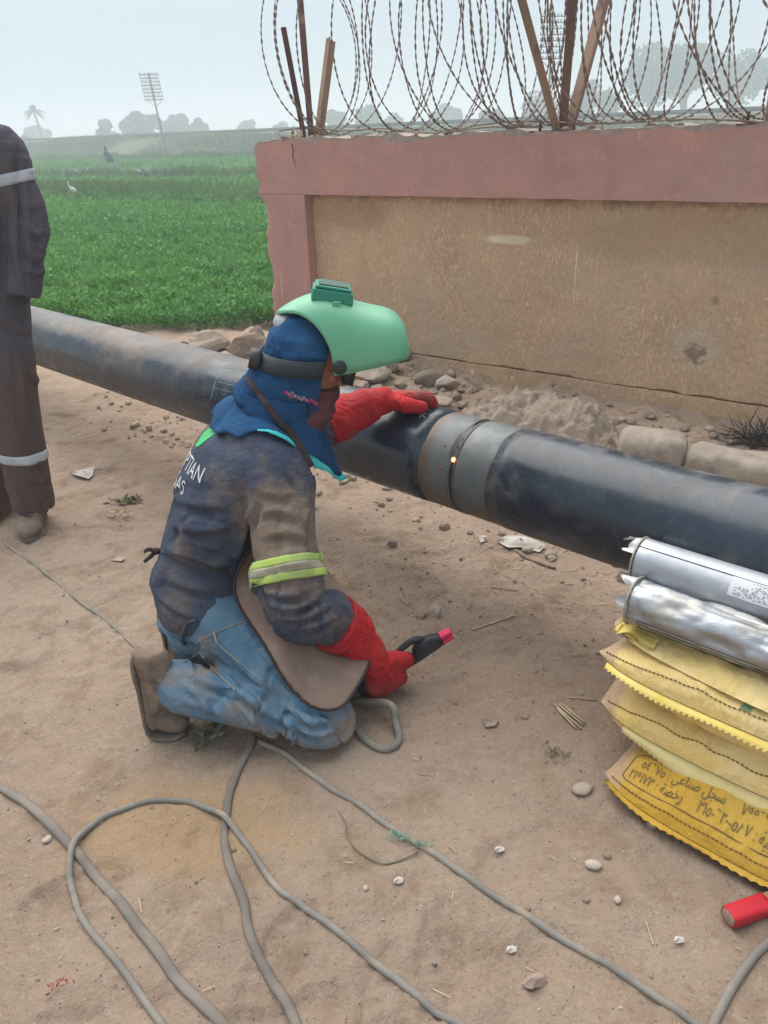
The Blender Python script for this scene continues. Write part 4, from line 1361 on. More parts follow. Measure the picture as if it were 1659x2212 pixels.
sR, tR, dR = chain_coords(V, [RSHO, RELB, RWR], (0, 0, 1)); sL, tL, dL = chain_coords(V, [LSHO, LELB, LWR], (0, 0, 1)); sT, tT, dT = chain_coords(V, TCH, Ff)
LR = np.linalg.norm(RELB - RSHO)
wR = smooth(.16, .10, dR) * smooth(.02, .08, sR); wL = smooth(.13, .09, dL) * smooth(.02, .08, sL) * (1 - wR)
wT = np.clip(1 - wR - wL, 0, 1)
d = wR * (folds(sR, tR, .055, .013, 3, .9) * (.30 + 1.0 * np.exp(-((sR - LR) / .11) ** 2)) + folds(sR, tR, .12, .011, 4, 1.4))
d += wL * folds(sL, tL, .05, .009, 6, .8)
d += wT * (folds(sT, tT, .085, .017, 8, 1.0, .8) * smooth(.46, .12, sT) + folds(sT, tT, .17, .013, 9, 1.6, .9))
d += .004 * fbm(V * 11, 3, 5)
# creases that pull from the armpit towards the waist
arm = RSHO - A(0, 0, .09)
d -= wT * .010 * np.exp(-(np.linalg.norm(V - arm, axis=1) / .12) ** 2) * (vnoise(V * 28, 12) > 0)
displace(me, d - .001)
V = get_v(me)
MA = (RSHO + RELB) / 2
gs = lambda c, r_: np.exp(-(np.linalg.norm(V - c, axis=1) / r_) ** 2)
dust = 1.0 * gs(RSHO * .8 + RELB * .2 + A(.0, -.04, 0), .13) + .8 * gs(MA + A(.02, -.05, -.02), .10) + .55 * gs(RWR, .13) + .42 * gs(RELB + A(0, -.06, 0), .1) + .22 * vnoise(V * 7, 3)
dust = np.maximum(dust, .75 * gs(RSHO - A(.09, 0, .03), .12))
dust = np.maximum(dust, wT * np.clip(.34 * smooth(.15, .6, vnoise(V * 5, 4)) + .25 * smooth(.30, .20, V[:, 2]), 0, 1))
dust = np.maximum(dust, .36 * np.exp(-(np.linalg.norm(V - A(-.50, 1.80, .50), axis=1) / .10) ** 2))
set_attr(me, 'dust', np.clip(dust, 0, 1))
JF = [([(352, 1140), (400, 1158), (460, 1160), (520, 1140)], .010, .011, (0, -15)), ([(345, 1195), (400, 1225), (455, 1240), (505, 1225)], .012, .012, (0, -16)), ([(360, 1265), (420, 1285), (480, 1290)], .009, .010, (0, -14)),
      ([(370, 1090), (430, 1106), (500, 1108)], .007, .012, (0, -14)), ([(565, 1085), (548, 1125), (536, 1170), (526, 1215)], .014, .012, (-14, 0)), ([(340, 1300), (380, 1330), (420, 1345)], .008, .009, (0, -12)),
      ([(560, 1128), (592, 1116), (645, 1132)], .009, .010, (4, -14)), ([(570, 1172), (620, 1164), (665, 1180)], .008, .010, (2, -14)), ([(548, 1070), (600, 1082), (640, 1076)], .006, .010, (0, -13)), ([(610, 1020), (640, 1060), (655, 1110)], .006, .010, (12, 0)),
      ([(572, 1288), (620, 1300), (678, 1276)], .011, .009, (0, -13)), ([(582, 1318), (636, 1326), (700, 1296)], .012, .009, (2, -13)), ([(604, 1346), (660, 1346), (716, 1318)], .011, .009, (2, -13)), ([(640, 1370), (690, 1360), (732, 1342)], .009, .008, (2, -12)), ([(560, 1262), (575, 1300), (600, 1340)], .008, .009, (12, -4))]
carve(me, JF)
jb = bvh_of(me)
set_v(me, get_v(me) - w_base)
jacket = finish('jacket', me, M['jacket'], welder)

def band_on(name, m, P, r0, s0, s1, bvh, parent, gap=.004, seg=40, rows=5, ref=(0, 0, 1)):
    """a strip of tape wrapped round a limb, laid on the cloth"""
    P = np.asarray(P, float); a, b = P[0], P[1]; t = nrm(b - a)
    x = nrm(np.cross(t, ref)); y = np.cross(t, x)
    G = []
    for k in range(rows):
        c = a + t * (s0 + (s1 - s0) * k / (rows - 1))
        row = []
        for j in range(seg + 1):
            th = 2 * math.pi * j / seg
            o = math.cos(th) * x + math.sin(th) * y
            h = bvh.ray_cast(Vector(c), Vector(o), r0)
            row.append(np.linalg.norm(np.array(h[0]) - c) if h[0] is not None else np.nan)
        row = np.array(row); row[~(row < 1.3 * np.nanmedian(row))] = np.nan
        row = np.where(np.isnan(row), np.nanmedian(row), row)
        th = np.linspace(0, 2 * math.pi, seg + 1)
        G.append(c + (np.cos(th)[:, None] * x + np.sin(th)[:, None] * y) * (row + gap)[:, None])
    G = np.array(G)
    return MB().grid(G, thick=.003).build(name, m, parent)
LU = np.linalg.norm(RELB - RSHO)
band_on('reflective_tape', M['hivis'], [RSHO, RELB], .2, LU * .66, LU * .72, jb, jacket, ref=(0, 1, .3), gap=.008)
band_on('reflective_tape', M['tape_grey'], [RSHO, RELB], .2, LU * .72, LU * .785, jb, jacket, ref=(0, 1, .3), gap=.008)
band_on('reflective_tape', M['hivis'], [RSHO, RELB], .2, LU * .785, LU * .845, jb, jacket, ref=(0, 1, .3), gap=.008)

# ---- print on the back of the jacket
def text_mesh(body, res=2):
    c = bpy.data.curves.new('t', 'FONT'); c.body = body; c.size = 1.0; c.resolution_u = res
    o = link(bpy.data.objects.new('t', c))
    bpy.context.view_layer.update()
    me = bpy.data.meshes.new_from_object(o.evaluated_get(bpy.context.evaluated_depsgraph_get()))
    bpy.data.objects.remove(o)
    bm = bmesh.new(); bm.from_mesh(me)
    bmesh.ops.triangulate(bm, faces=bm.faces)
    bmesh.ops.subdivide_edges(bm, edges=[e for e in bm.edges if e.calc_length() > .16], cuts=2)
    bmesh.ops.triangulate(bm, faces=bm.faces)
    bm.to_mesh(me); bm.free()
    v = get_v(me)
    return v, [tuple(p.vertices) for p in me.polygons]
def print_on(name, body, m, parent, origin, ux, uy, size, ray_dir, bvh, gap=.0025, bold=0.0, centre=True, sx=1.0):
    v, f = text_mesh(body)
    w = v[:, 0].max()
    out = []; rd = Vector(nrm(ray_dir))
    for q in v:
        p = origin + ux * (q[0] - (w / 2 if centre else 0)) * size * sx + uy * q[1] * size
        h = bvh.ray_cast(Vector(p) - rd * .4, rd, .9)
        out.append(np.array(h[0]) + np.array(h[1]) * gap * (1 if Vector(h[1]).dot(rd) < 0 else -1) if h[0] is not None else p)
    return MB().add(out, f).build(name, m, parent, fixn=False)
SP = nrm(NECK - WAI)
BACK_C = UB - Ff * .13 - A(0, 0, .045)
print_on('back_lettering', 'EGYPTIAN', M['print_white'], jacket, BACK_C - Rr * .030 - SP * .030, Rr, SP, .064, Ff, jb, sx=.86)
print_on('back_lettering', 'GAS', M['print_white'], jacket, BACK_C - Rr * .030 - SP * .096, Rr, SP, .064, Ff, jb, sx=.95)
G = []
for r_ in np.linspace(.0, 1, 6):
    G.append([BACK_C - Rr * .04 + SP * .065 + Rr * .045 * r_ * math.cos(th) + SP * .028 * r_ * math.sin(th) for th in np.linspace(0, 2 * math.pi, 25)])
G = np.array(G)
for i in range(G.shape[0]):
    for j in range(G.shape[1]):
        h = jb.ray_cast(Vector(G[i, j] - Ff * .3), Vector(Ff), .8)
        if h[0] is not None: G[i, j] = np.array(h[0]) - Ff * .003
MB().grid(G).build('back_emblem', M['logo_green'], jacket, fixn=False)

# ---- jeans
jm = MB()
jm.loft([(PEL + A(-.01, 0, -.10), Rp * .135, Fp * .11), (PEL + A(-.01, 0, -.03), Rp * .176, Fp * .138), (PEL + A(-.004, 0, .06), Rp * .165, Fp * .128), (PEL + A(0, 0, .10), Rp * .15, Fp * .11)], 28, n=14, e=2.3)
for h_, k_, a_, o in ((RHIP, RK, RANK, Rp), (LHIP, LK, LANK, -Rp)):
    jm.ball(h_ + A(-.045, -.0, -.055), (.10, .09, .085))
    jm.tube([h_, h_ * .5 + k_ * .5 + A(.0, 0, .008), k_ + A(-.015, 0, .008)], [.116, .102, .076], 20, n=16, dome=True)
    jm.tube([k_, k_ * .5 + a_ * .5 + A(0, 0, .006), a_ + (k_ - a_) * .10], [.070, .072, .066], 20, n=14, dome=True)
    jm.ball(k_ + A(.01, 0, -.004), (.078, .072, .068))
me = fuse(jm, .0052, 8)
V = get_v(me)
d = np.zeros(len(V))
for h_, k_, a_, sd in ((RHIP, RK, RANK, 3), (LHIP, LK, LANK, 13)):
    s_, t_, q_ = chain_coords(V, [h_, k_], (0, 0, 1)); L_ = np.linalg.norm(k_ - h_)
    w_ = smooth(.16, .10, q_) * smooth(.0, .1, s_)
    d += w_ * (folds(s_, t_, .060, .014, sd, 1.2) * (.5 + .9 * np.exp(-((s_ - L_) / .12) ** 2)) + folds(s_, t_, .13, .010, sd + 1, 1.3))
    s_, t_, q_ = chain_coords(V, [k_, a_], (0, 0, 1)); L_ = np.linalg.norm(k_ - a_)
    w_ = smooth(.12, .08, q_) * smooth(.0, .06, s_)
    d += w_ * folds(s_, t_, .052, .014, sd + 2, .9) * (.7 + .8 * np.exp(-(s_ / .1) ** 2) + .6 * smooth(L_ - .12, L_ - .02, s_))
d += folds(V[:, 2] + .3 * V[:, 0], np.arctan2(V[:, 1] - 1.96, V[:, 0] + .53), .07, .006, 31, .7)
# the crease where thigh and calf press together
for h_, k_, a_ in ((RHIP, RK, RANK), (LHIP, LK, LANK)):
    q1 = chain_coords(V, [h_, k_])[2] / .096; s2_, _, q2 = chain_coords(V, [k_, a_]); q2 = q2 / .074
    d -= .011 * np.exp(-((q1 - q2) / .16) ** 2) * smooth(.03, .10, s2_) * smooth(1.6, 1.2, q1)
displace(me, d - .001)
V = get_v(me)
V[:, 2] = np.maximum(V[:, 2], ground_h(V[:, 0], V[:, 1]) - .004)
set_v(me, V)
ds = .75 * smooth(.17, .03, V[:, 2]) + .30 * vnoise(V * 6, 4) * smooth(.35, .1, V[:, 2])
ds = np.maximum(ds, .55 * smooth(.10, .5, vnoise(V * 8, 7)))
ds = np.maximum(ds, .60 * np.exp(-(np.linalg.norm(V - A(-.50, 1.66, .16), axis=1) / .08) ** 2))
set_attr(me, 'dust', np.clip(ds, 0, 1))
KF = [([(640, 1560), (675, 1574), (722, 1566)], .009, .009, (0, -12)), ([(648, 1590), (690, 1598), (728, 1590)], .008, .008, (0, -11)), ([(600, 1528), (640, 1552), (676, 1582)], .009, .009, (6, -10)), ([(620, 1510), (665, 1535), (710, 1545)], .007, .010, (3, -12)),
      ([(520, 1372), (560, 1420), (612, 1472), (655, 1530)], .007, .011, (10, -10)), ([(470, 1400), (520, 1455), (580, 1505)], .006, .011, (8, -10)), ([(400, 1462), (455, 1492), (505, 1506), (560, 1545), (630, 1580), (690, 1604)], .013, .010, (4, -14)),
      ([(500, 1510), (516, 1540), (528, 1566)], .009, .009, (-12, 2)), ([(452, 1500), (460, 1530), (452, 1555)], .006, .009, (-10, 2)), ([(395, 1490), (420, 1512), (440, 1540)], .006, .009, (8, -8)), ([(560, 1560), (600, 1585), (640, 1612)], .007, .009, (4, -10)),
      ([(345, 1345), (380, 1380), (430, 1400)], .008, .010, (3, -12)), ([(360, 1390), (400, 1420), (450, 1432)], .008, .010, (3, -12)), ([(540, 1365), (580, 1385), (610, 1410)], .006, .010, (5, -10)), ([(480, 1440), (540, 1490), (600, 1530)], .006, .010, (6, -10)), ([(430, 1430), (470, 1450), (500, 1480)], .006, .010, (5, -10)), ([(400, 1530), (450, 1545), (500, 1570)], .006, .010, (3, -11)), ([(530, 1560), (570, 1590), (610, 1605)], .006, .009, (3, -10))]
carve(me, KF)
nb = bvh_of(me)
set_v(me, get_v(me) - w_base)
jeans = finish('jeans', me, M['jeans'], welder)

def on_surf(px, py, bvhs, lift=.002):
    """where the line of sight to a photograph point meets one of the surfaces"""
    r = Vector(nrm(ray(px, py)))
    best = None
    for b in bvhs:
        h = b.ray_cast(Vector(EYE), r, 8)
        if h[0] is not None and (best is None or h[3] < best[1]):
            n_ = np.array(h[1]); n_ = n_ if n_ @ np.array(r) < 0 else -n_
            best = (np.array(h[0]) + n_ * lift, h[3])
    return None if best is None else best[0]
def seam(name, m, pts, bvhs, parent, r=.0016, n=40, lift=.0012):
    P = catmull(np.array([[a, b, 0] for a, b in pts], float), n)
    Q = [on_surf(p[0], p[1], bvhs, lift) for p in P]
    Q = [q for q in Q if q is not None]
    if len(Q) > 3:
        MB().tube(Q, r, 5).build(name, m, parent)
seam('seam_stitching', M['stitch'], [(464, 1374), (481, 1400), (530, 1441), (568, 1472), (597, 1501), (626, 1530), (669, 1581)], [nb], jeans)
seam('belt_stitching', M['stitch'], [(420, 1392), (458, 1370), (500, 1352), (530, 1341)], [nb], jeans)
seam('pocket_stitching', M['stitch'], [(395, 1431), (432, 1410)], [nb], jeans, .0022)
seam('pocket_stitching', M['stitch'], [(432, 1410), (470, 1455), (509, 1491)], [nb], jeans, .002)
seam('belt_loop', M['stitch'], [(463, 1365), (470, 1388)], [nb], jeans, .004, lift=.003)

# ---- boots
def boots(ank, shin_to, lab=None):
    heel = ank + A(-.062, 0, .118); ball_ = A(ank[0] - .058, ank[1], .050); toe = A(ank[0] + .030, ank[1] - .004, .008)
    gzv = gz(ball_[0], ball_[1]); ball_[2] += gzv; toe[2] += gzv
    mb = MB()
    secs, side = boot_into(mb, ank, heel, ball_, toe, A(1, 0, .2), ank + nrm(shin_to - ank) * .105)
    me = fuse(mb, .005, 6)
    V = get_v(me)
    s_, t_, q_ = chain_coords(V, [heel + A(.05, 0, 0), ank, ank + (shin_to - ank) * .4], (0, 1, 0))
    d = folds(s_, t_, .045, .004, 5, .8) * smooth(.0, .05, s_) + .0015 * vnoise(V * 40, 3)
    d -= .006 * np.exp(-((V[:, 2] - .10 - gzv) / .012) ** 2) * smooth(ank[0] - .03, ank[0], V[:, 0])
    displace(me, d)
    carve(me, [([(318, 1478), (345, 1484), (384, 1472)], .004, .007, (0, -8)), ([(325, 1552), (352, 1540), (384, 1520)], .006, .008, (0, -10)), ([(340, 1520), (362, 1508), (382, 1496)], .005, .007, (0, -9))])
    V = get_v(me); set_v(me, V - w_base)
    b = finish('boot', me, M['boot'], welder)
    sm = MB()
    bnd = ball_ + A(.012, 0, -.034)
    C_ = A(.004, 0, 0) + catmull(np.array([heel + A(.006, 0, -.004), heel + A(-.001, 0, -.022), heel + A(-.002, 0, -.06), heel * .5 + ball_ * .5, ball_ + A(.0, 0, .008), bnd, toe + A(-.02, 0, .0), toe + A(.012, 0, .008)]), 40)
    W_ = np.interp(np.linspace(0, 7, 40), np.arange(8), [.024, .034, .041, .040, .049, .052, .050, .034])
    T_ = np.gradient(C_, axis=0); T_ /= np.linalg.norm(T_, axis=1)[:, None]
    N_ = np.cross(T_, (0, 1, 0))
    sm.loft([(C_[q], A(0, W_[q], 0), N_[q] * .0068) for q in range(40)], 20, e=4)
    sm.build('sole', M['sole'], b)
    return b
boots(RANK, RK); boots(LANK, LK)

# ---- right glove gripping the holder
def glove(parts, cuff, seed, dust_at, lab=None, fl=()):
    g = MB(); parts(g)
    me = fuse(g, .0045, 4)
    V = get_v(me)
    s_, t_, q_ = chain_coords(V, cuff, (0, 0, 1))
    d = folds(s_, t_, .038, .006, seed, 1.0) * smooth(.0, .03, s_) * .9 + .0012 * vnoise(V * 50, 2)
    displace(me, d)
    V = get_v(me)
    ds = .75 * smooth(.14, .02, np.linalg.norm(V - dust_at, axis=1)) + .25 * vnoise(V * 12, 3)
    set_attr(me, 'dust', np.clip(ds, 0, 1))
    carve(me, fl)
    b = bvh_of(me)
    set_v(me, V - w_base)
    return finish('glove', me, M['glove'], welder, label=lab), b
CUFF_R = [RELB + (RWR - RELB) * .70 , RWR, RH_W]
def right_parts(g):
    hand_into(g, RH_W, RHF, RHP, HAX, FIST, .8, k=1.36, r=.0145, palm_len=.074)
    g.tube([RELB + (RWR - RELB) * .74 - A(.0, 0, .0), RWR + A(-.005, 0, .0), RWR * .4 + RH_W * .6, RH_W + RHF * .02], [.082, .074, .056, .046], 18, n=14)
    g.tube([RELB + (RWR - RELB) * .70, RELB + (RWR - RELB) * .76], [.084, .083], 18)
gR, gRb = glove(right_parts, CUFF_R, 4, HC, 'red gauntlet gripping the electrode holder', [([(735, 1372), (775, 1352), (812, 1352)], .008, .008, (0, -12)), ([(750, 1405), (795, 1388), (835, 1378)], .008, .008, (0, -12)), ([(790, 1440), (825, 1422), (858, 1412)], .006, .006, (0, -9)), ([(800, 1465), (835, 1450), (866, 1440)], .005, .006, (0, -9))])
# ---- left glove resting on the pipe
def left_parts(g):
    hand_into(g, LH_W, LHF, LHP, LHL, REST, .1, k=1.10, r=.0165, spread=.07)
    s0 = LELB + (LWR - LELB) * .05
    g.tube([s0, s0 + (LWR - s0) * .35, LWR - (LWR - s0) * .12, LWR, LH_W + LHF * .03], [.074, .072, .060, .048, .043], 18, n=18)
gL, gLb = glove(left_parts, [LELB, LWR, LH_W + LHF * .1], 9, LH_W + LHF * .12, 'red gauntlet resting on top of the pipe', [([(720, 880), (742, 910), (752, 940)], .008, .008, (-12, 0)), ([(760, 862), (782, 885), (795, 910)], .008, .008, (-12, 0)), ([(800, 850), (822, 865), (838, 885)], .005, .007, (-10, 0))])

# ---- denim hood, cape, scarf
hd = MB()
hd.ball(HEAD + hu * .008 - hf * .014, (.102, .108, .124), hr, hf, hu, 28, 18)
hd.tube([HEAD - hu * .03 - hf * .02, HEAD * .45 + NECK * .55 - A(.0, 0, .0), NECK - A(0, 0, .02)], [.098, .100, .118], 24, n=10)
hd.ball(HEAD - hu * .085 + hf * .015, (.086, .085, .075), hr, hf, hu, 20, 12)
me = fuse(hd, .006, 8)
# the face opening: cut away what lies in front of the hem
bm = bmesh.new(); bm.from_mesh(me)
def in_face(c):
    q = np.array(c) - HEAD
    f_, r_, u_ = q @ hf, q @ hr, q @ hu
    return f_ > .058 - .25 * abs(r_) + .10 * max(-u_ - .06, 0) and u_ > -.125 and u_ < .075
bmesh.ops.delete(bm, geom=[f for f in bm.faces if in_face(f.calc_center_median())], context='FACES')
bm.to_mesh(me); bm.free()
V = get_v(me)
displace(me, .006 * (1 - 2 * np.abs(vnoise(V * np.array([9, 9, 20]), 6))) + .004 * vnoise(V * 30, 8))
hb = bvh_of(me)
set_v(me, get_v(me) - w_base)
hood = finish('hood', me, M['hood'], welder)
md = hood.modifiers.new('t', 'SOLIDIFY'); md.thickness = .004; md.offset = 0

def cape_outline(az):
    """how far the cape hangs from the neck (m) for a direction around the neck"""
    ks = [0, 40, 70, 100, 125, 150, 180, 215, 250, 290, 330, 360]
    vs = [.15, .185, .20, .195, .150, .128, .115, .11, .115, .12, .12, .14]
    return float(np.interp(az % 360, ks, vs))
nc = NECK + A(.02, .0, .045)
G = []
nu = 15
for u in np.linspace(0, 1, nu):
    row = []
    for az in np.linspace(0, 360, 73):
        a_ = math.radians(az); o = A(math.sin(a_), math.cos(a_), 0)
        L_ = cape_outline(az) + .006 * math.sin(math.radians(az * 3 + 40))
        s_ = L_ * u
        front = smooth(.0, 1, .5 + .5 * math.cos(math.radians(az - 75)))
        out = .085 + s_ * (.80 - .42 * front)
        z_ = nc[2] - s_ * (.58 + .47 * front) - .35 * s_ * s_ / .2
        p = A(nc[0], nc[1], 0) + o * out
        if az > 60 and az < 150:
            p = p + hf * .012 * u
        row.append(A(p[0], p[1], z_))
    G.append(row)
G = push_out(np.array(G), [jb, hb], .010)
for i in range(nu):
    w_ = i / (nu - 1)
    k = np.arange(73)
    G[i, :, 2] += .006 * w_ * np.sin(k * .7 + 1.0) * smooth(.2, 1, w_)
    G[i, :, :2] += (.005 * w_ * np.sin(k * 1.1))[:, None] * (G[i, :, :2] - nc[:2]) / .15
G = push_out(G, [jb, hb], .008)
cape = MB().grid(G, thick=.003).build('cape', M['hood'], hood)
# turquoise lining turned out along the hem
idx = [j for j in range(73) if 70 <= j * 5 <= 190]
hem = G[-3:, idx].copy()
base_row, hem_row = G[-2][idx], G[-1][idx]
dn = hem_row - base_row; dn /= np.linalg.norm(dn, axis=1)[:, None] + 1e-9
wv = np.interp(np.array(idx) * 5, [70, 85, 105, 125, 150, 165, 180, 190], [.016, .026, .008, .018, .036, .034, .014, .001])
LG = push_out(np.array([hem_row - dn * .004, hem_row + dn * wv[:, None] * .5, hem_row + dn * wv[:, None]]), [jb], .005)
MB().grid(LG, thick=.003).build('lining_hem', M['teal'], cape)
# white cap edge and black foam at the crown, plum scarf over the mouth
MB().ball(HEAD + hu * .088 - hf * .080, (.045, .035, .028), hr, hf, hu).build('cap', simple('pale_cap', (.36, .38, .41), (.28, .30, .33), 14), hood)
sc = MB()
sc.loft([(HEAD - hu * .052 + hf * .022, hr * .078, hf * .074), (HEAD - hu * .10 + hf * .02, hr * .080, hf * .082), (HEAD - hu * .16 + hf * .0, hr * .084, hf * .09), (HEAD - hu * .21 - hf * .03, hr * .09, hf * .095)], 24, n=14)
me = fuse(sc, .006, 4); V = get_v(me)
displace(me, .007 * (1 - 2 * np.abs(vnoise(V * np.array([12, 12, 34]), 16))))
set_v(me, get_v(me) - w_base)
finish('scarf', me, M['scarf'], welder)
# embroidery on the side of the hood
for k, (px, py) in enumerate([(619, 848), (625, 852), (631, 849), (629, 857), (637, 856), (644, 858), (650, 861), (655, 858), (661, 863), (667, 866), (672, 863), (678, 868), (683, 872), (688, 870)]):
    q = on_surf(px, py, [hb], .003)
    if q is not None: MB().ball(q, (.006, .004, .005), hf, hr, hu, 8, 6).build('embroidery_stitch', M['patch_pink' if k in (0, 3, 9, 10, 11, 12, 13) else 'patch_grey'], hood)

# ---- helmet
hx, hy_, hz = axes(86, 3)           # along the shell (crown end -> chin end), across, up
HB = A(-.278, 2.10, .952)
def hp(a, b, c): return HB + hx * a + hy_ * b + hz * c
helmet_parent = welder
LEN, WID, HGT = .352, .122, .178
G = []
na, nb_ = 44, 41
for i in range(nb_):
    th = math.pi * (i / (nb_ - 1)) - math.pi / 2          # -90 (far side) .. +90 (near side)
    row = []
    side = abs(math.sin(th))
    for j in range(na):
        v = j / (na - 1)
        # the opening runs obliquely from the crown down to the hinge
        a0 = .148 * side ** 1.5 + .004
        a = a0 + (LEN - a0) * v
        back = smooth(0, .10, a)
        tip = max(0.0, (a - .255) / (LEN - .255))
        tc = math.sqrt(max(0, 1 - tip ** 3.4))
        hh = HGT * (.62 + .38 * math.sqrt(smooth(-.02, .13, a))) * (1 - .10 * smooth(.12, .3, a)) * (.42 + .58 * tc)
        ww = WID * (.80 + .20 * back) * (.60 + .40 * tc)
        e = 2.7
        s, c = math.sin(th), math.cos(th)
        s2 = math.copysign(abs(s) ** (2 / e), s); c2 = abs(c) ** (2 / e)
        low = .034 * smooth(.17, .40, a)
        taper = 1 - .16 * smooth(.06, .36, a)
        hh = hh * taper - low
        drop = low - .012 * (1 - smooth(.1, .25, a)) * side ** 3
        row.append(hp(a, ww * s2, hh * c2 + drop))
    G.append(row)
G = np.array(G)
shell = MB().grid(G, thick=-.004).build('helmet_shell', M['shell'], welder)
# rolled rim along the lower edge and the opening
rim = np.vstack([G[0, ::-1], G[:, 0], G[-1]])
MB().tube(rim, .0032, 6).build('rim', M['shell'], shell)
# end cap of the chin
capg = np.stack([G[:, -1], G[:, -1] * .5 + G[::-1, -1] * .5 + (hx * .012 - hz * .006)], 1)
MB().grid(capg, thick=.003).build('chin_cap', M['shell'], shell)
# window box
wb = MB()
wc = hp(.150, 0, HGT * .955 + .004); bx = hx * .97 - hz * .14; bx = nrm(bx); bz = nrm(np.cross(bx, hy_)) * -1
bz = bz if bz[2] > 0 else -bz
wb.box(wc + bz * .006, (.112, .110, .030), bx, hy_, bz, .94)
wb.box(wc + bz * .026, (.098, .096, .008), bx, hy_, bz, .97)
o_ = wb.build('window_box', M['lensbox'], shell, flat=True)
bv = o_.modifiers.new('b', 'BEVEL'); bv.width = .004; bv.segments = 2
MB().box(wc + bz * .0315, (.078, .078, .004), bx, hy_, bz).build('dark_lens', M['lensdark'], o_, flat=True)
MB().tube([wc - hy_ * -.064 + bx * .006 - bz * .02, wc + hy_ * .066 + bx * .004 - bz * .006, wc + hy_ * .065 + bx * .022 - bz * .004], .0035, 6, n=10).build('window_clip', M['shell'], o_)
# headgear: band round the head, hinge knobs, ratchet knob
bc = HEAD + hu * .010 - hf * .010
def bandpt(th, w): 
    tilt = .022 * math.cos(th) - .006
    return bc + hr * .122 * math.sin(th) + hf * .124 * math.cos(th) + hu * (tilt + w)
G2 = np.array([[bandpt(th, w) for th in np.radians(np.linspace(-112, 112, 61) + 180)] for w in (-.023 , 0, .023)])
G2 = push_out(G2, [hb], .004)
MB().grid(G2, thick=.003).build('headband', M['strap'], shell)
def disc(name, c, ax, r, h, m, parent, seg=24):
    ax = nrm(ax)
    return MB().tube([c - ax * h / 2, c - ax * h * .3, c + ax * h * .3, c + ax * h / 2], [r * .9, r, r, r * .86], seg).build(name, m, parent, flat=False)
kn = hp(.166, WID + .004, .012)
k1 = disc('hinge_knob', kn, hy_, .019, .014, M['black_plastic'], shell)
MB().box(kn + hy_ * .008, (.022, .006, .006), hx, hy_, hz).build('knob_grip', M['black_plastic'], k1, flat=True)
disc('hinge_knob', hp(.166, -WID - .004, .012), hy_, .019, .014, M['black_plastic'], shell)
rk = bc - hf * .134 - hu * .028 + hr * .03
disc('ratchet_knob', rk, hf, .029, .030, M['black_plastic'], shell)
MB().box(HEAD + hu * .095 + hf * .0, (.05, .12, .03), hf, hr, hu).build('sweat_pad', M['black_plastic'], shell)
MB().box(HEAD + hu * .0 + hf * .112, (.03, .14, .05), hf, hr, hu).build('sweat_pad', M['black_plastic'], shell)

# ---- leather apron
cols = 37
def row(a, b, bow, nrow=cols):
    a, b = np.asarray(a), np.asarray(b)
    return np.array([a * (1 - u) + b * u + np.asarray(bow) * 4 * u * (1 - u) for u in np.linspace(0, 1, nrow)])
keys = [row(CHE + Ff * .155 + Rr * .10 + A(0, 0, .10), CHE + Ff * .155 - Rr * .12 + A(0, 0, .12), Ff * .02),
        row(CHE + Ff * .165 + Rr * .135, CHE + Ff * .165 - Rr * .14, Ff * .03),
        row(at_y(497, 1235, 1.815), WAI + Ff * .17 - Rr * .17, Ff * .10 + Rr * .03),
        row(at_y(535, 1340, 1.765), PEL + A(.26, .15, .09), A(.10, -.02, .07)),
        row(at_y(620, 1455, 1.685), A(-.08, 1.985, .215), A(.03, 0, .075)),
        row(at_y(712, 1572, 1.56), A(-.055, 1.90, .15), A(.055, 0, .055))]
K = np.array(keys)
rows_ = 64
AG = np.stack([catmull(K[:, j], rows_) for j in range(cols)], 1)
for it_ in range(5):
    AG = push_out(AG, [jb, nb], .012)
    for q_ in range(4):
        B_ = AG.copy()
        B_[1:-1, 1:-1] = .25 * (AG[:-2, 1:-1] + AG[2:, 1:-1] + AG[1:-1, :-2] + AG[1:-1, 2:])
        B_[1:-1, 0] = .5 * (AG[:-2, 0] + AG[2:, 0]); B_[1:-1, -1] = .5 * (AG[:-2, -1] + AG[2:, -1])
        B_[-1, 1:-1] = .5 * (AG[-1, :-2] + AG[-1, 2:])
        AG = B_
AG = push_out(AG, [nb], .008)
AG += (.004 * vnoise((AG * 9).reshape(-1, 3), 5)).reshape(AG.shape[:2])[:, :, None] * A(.5, -.6, .6)
# rounded lower corner
for i in range(rows_):
    for j in range(cols):
        k_ = (i - (rows_ - 8)) / 7.0
        c_ = (7 - j) / 7.0
        if k_ > 0 and c_ > 0 and k_ * k_ + c_ * c_ > 1:
            f_ = 1 - 1 / math.sqrt(k_ * k_ + c_ * c_)
            AG[i, j] = AG[i, j] * (1 - f_) + AG[rows_ - 8, 7] * f_
apron = MB().grid(AG, thick=.004).build('apron', M['apron'], welder)
MB().tube(np.vstack([AG[:, 0], AG[-1, 1:]]), .0042, 6).build('apron_binding', M['apron_edge'], apron)
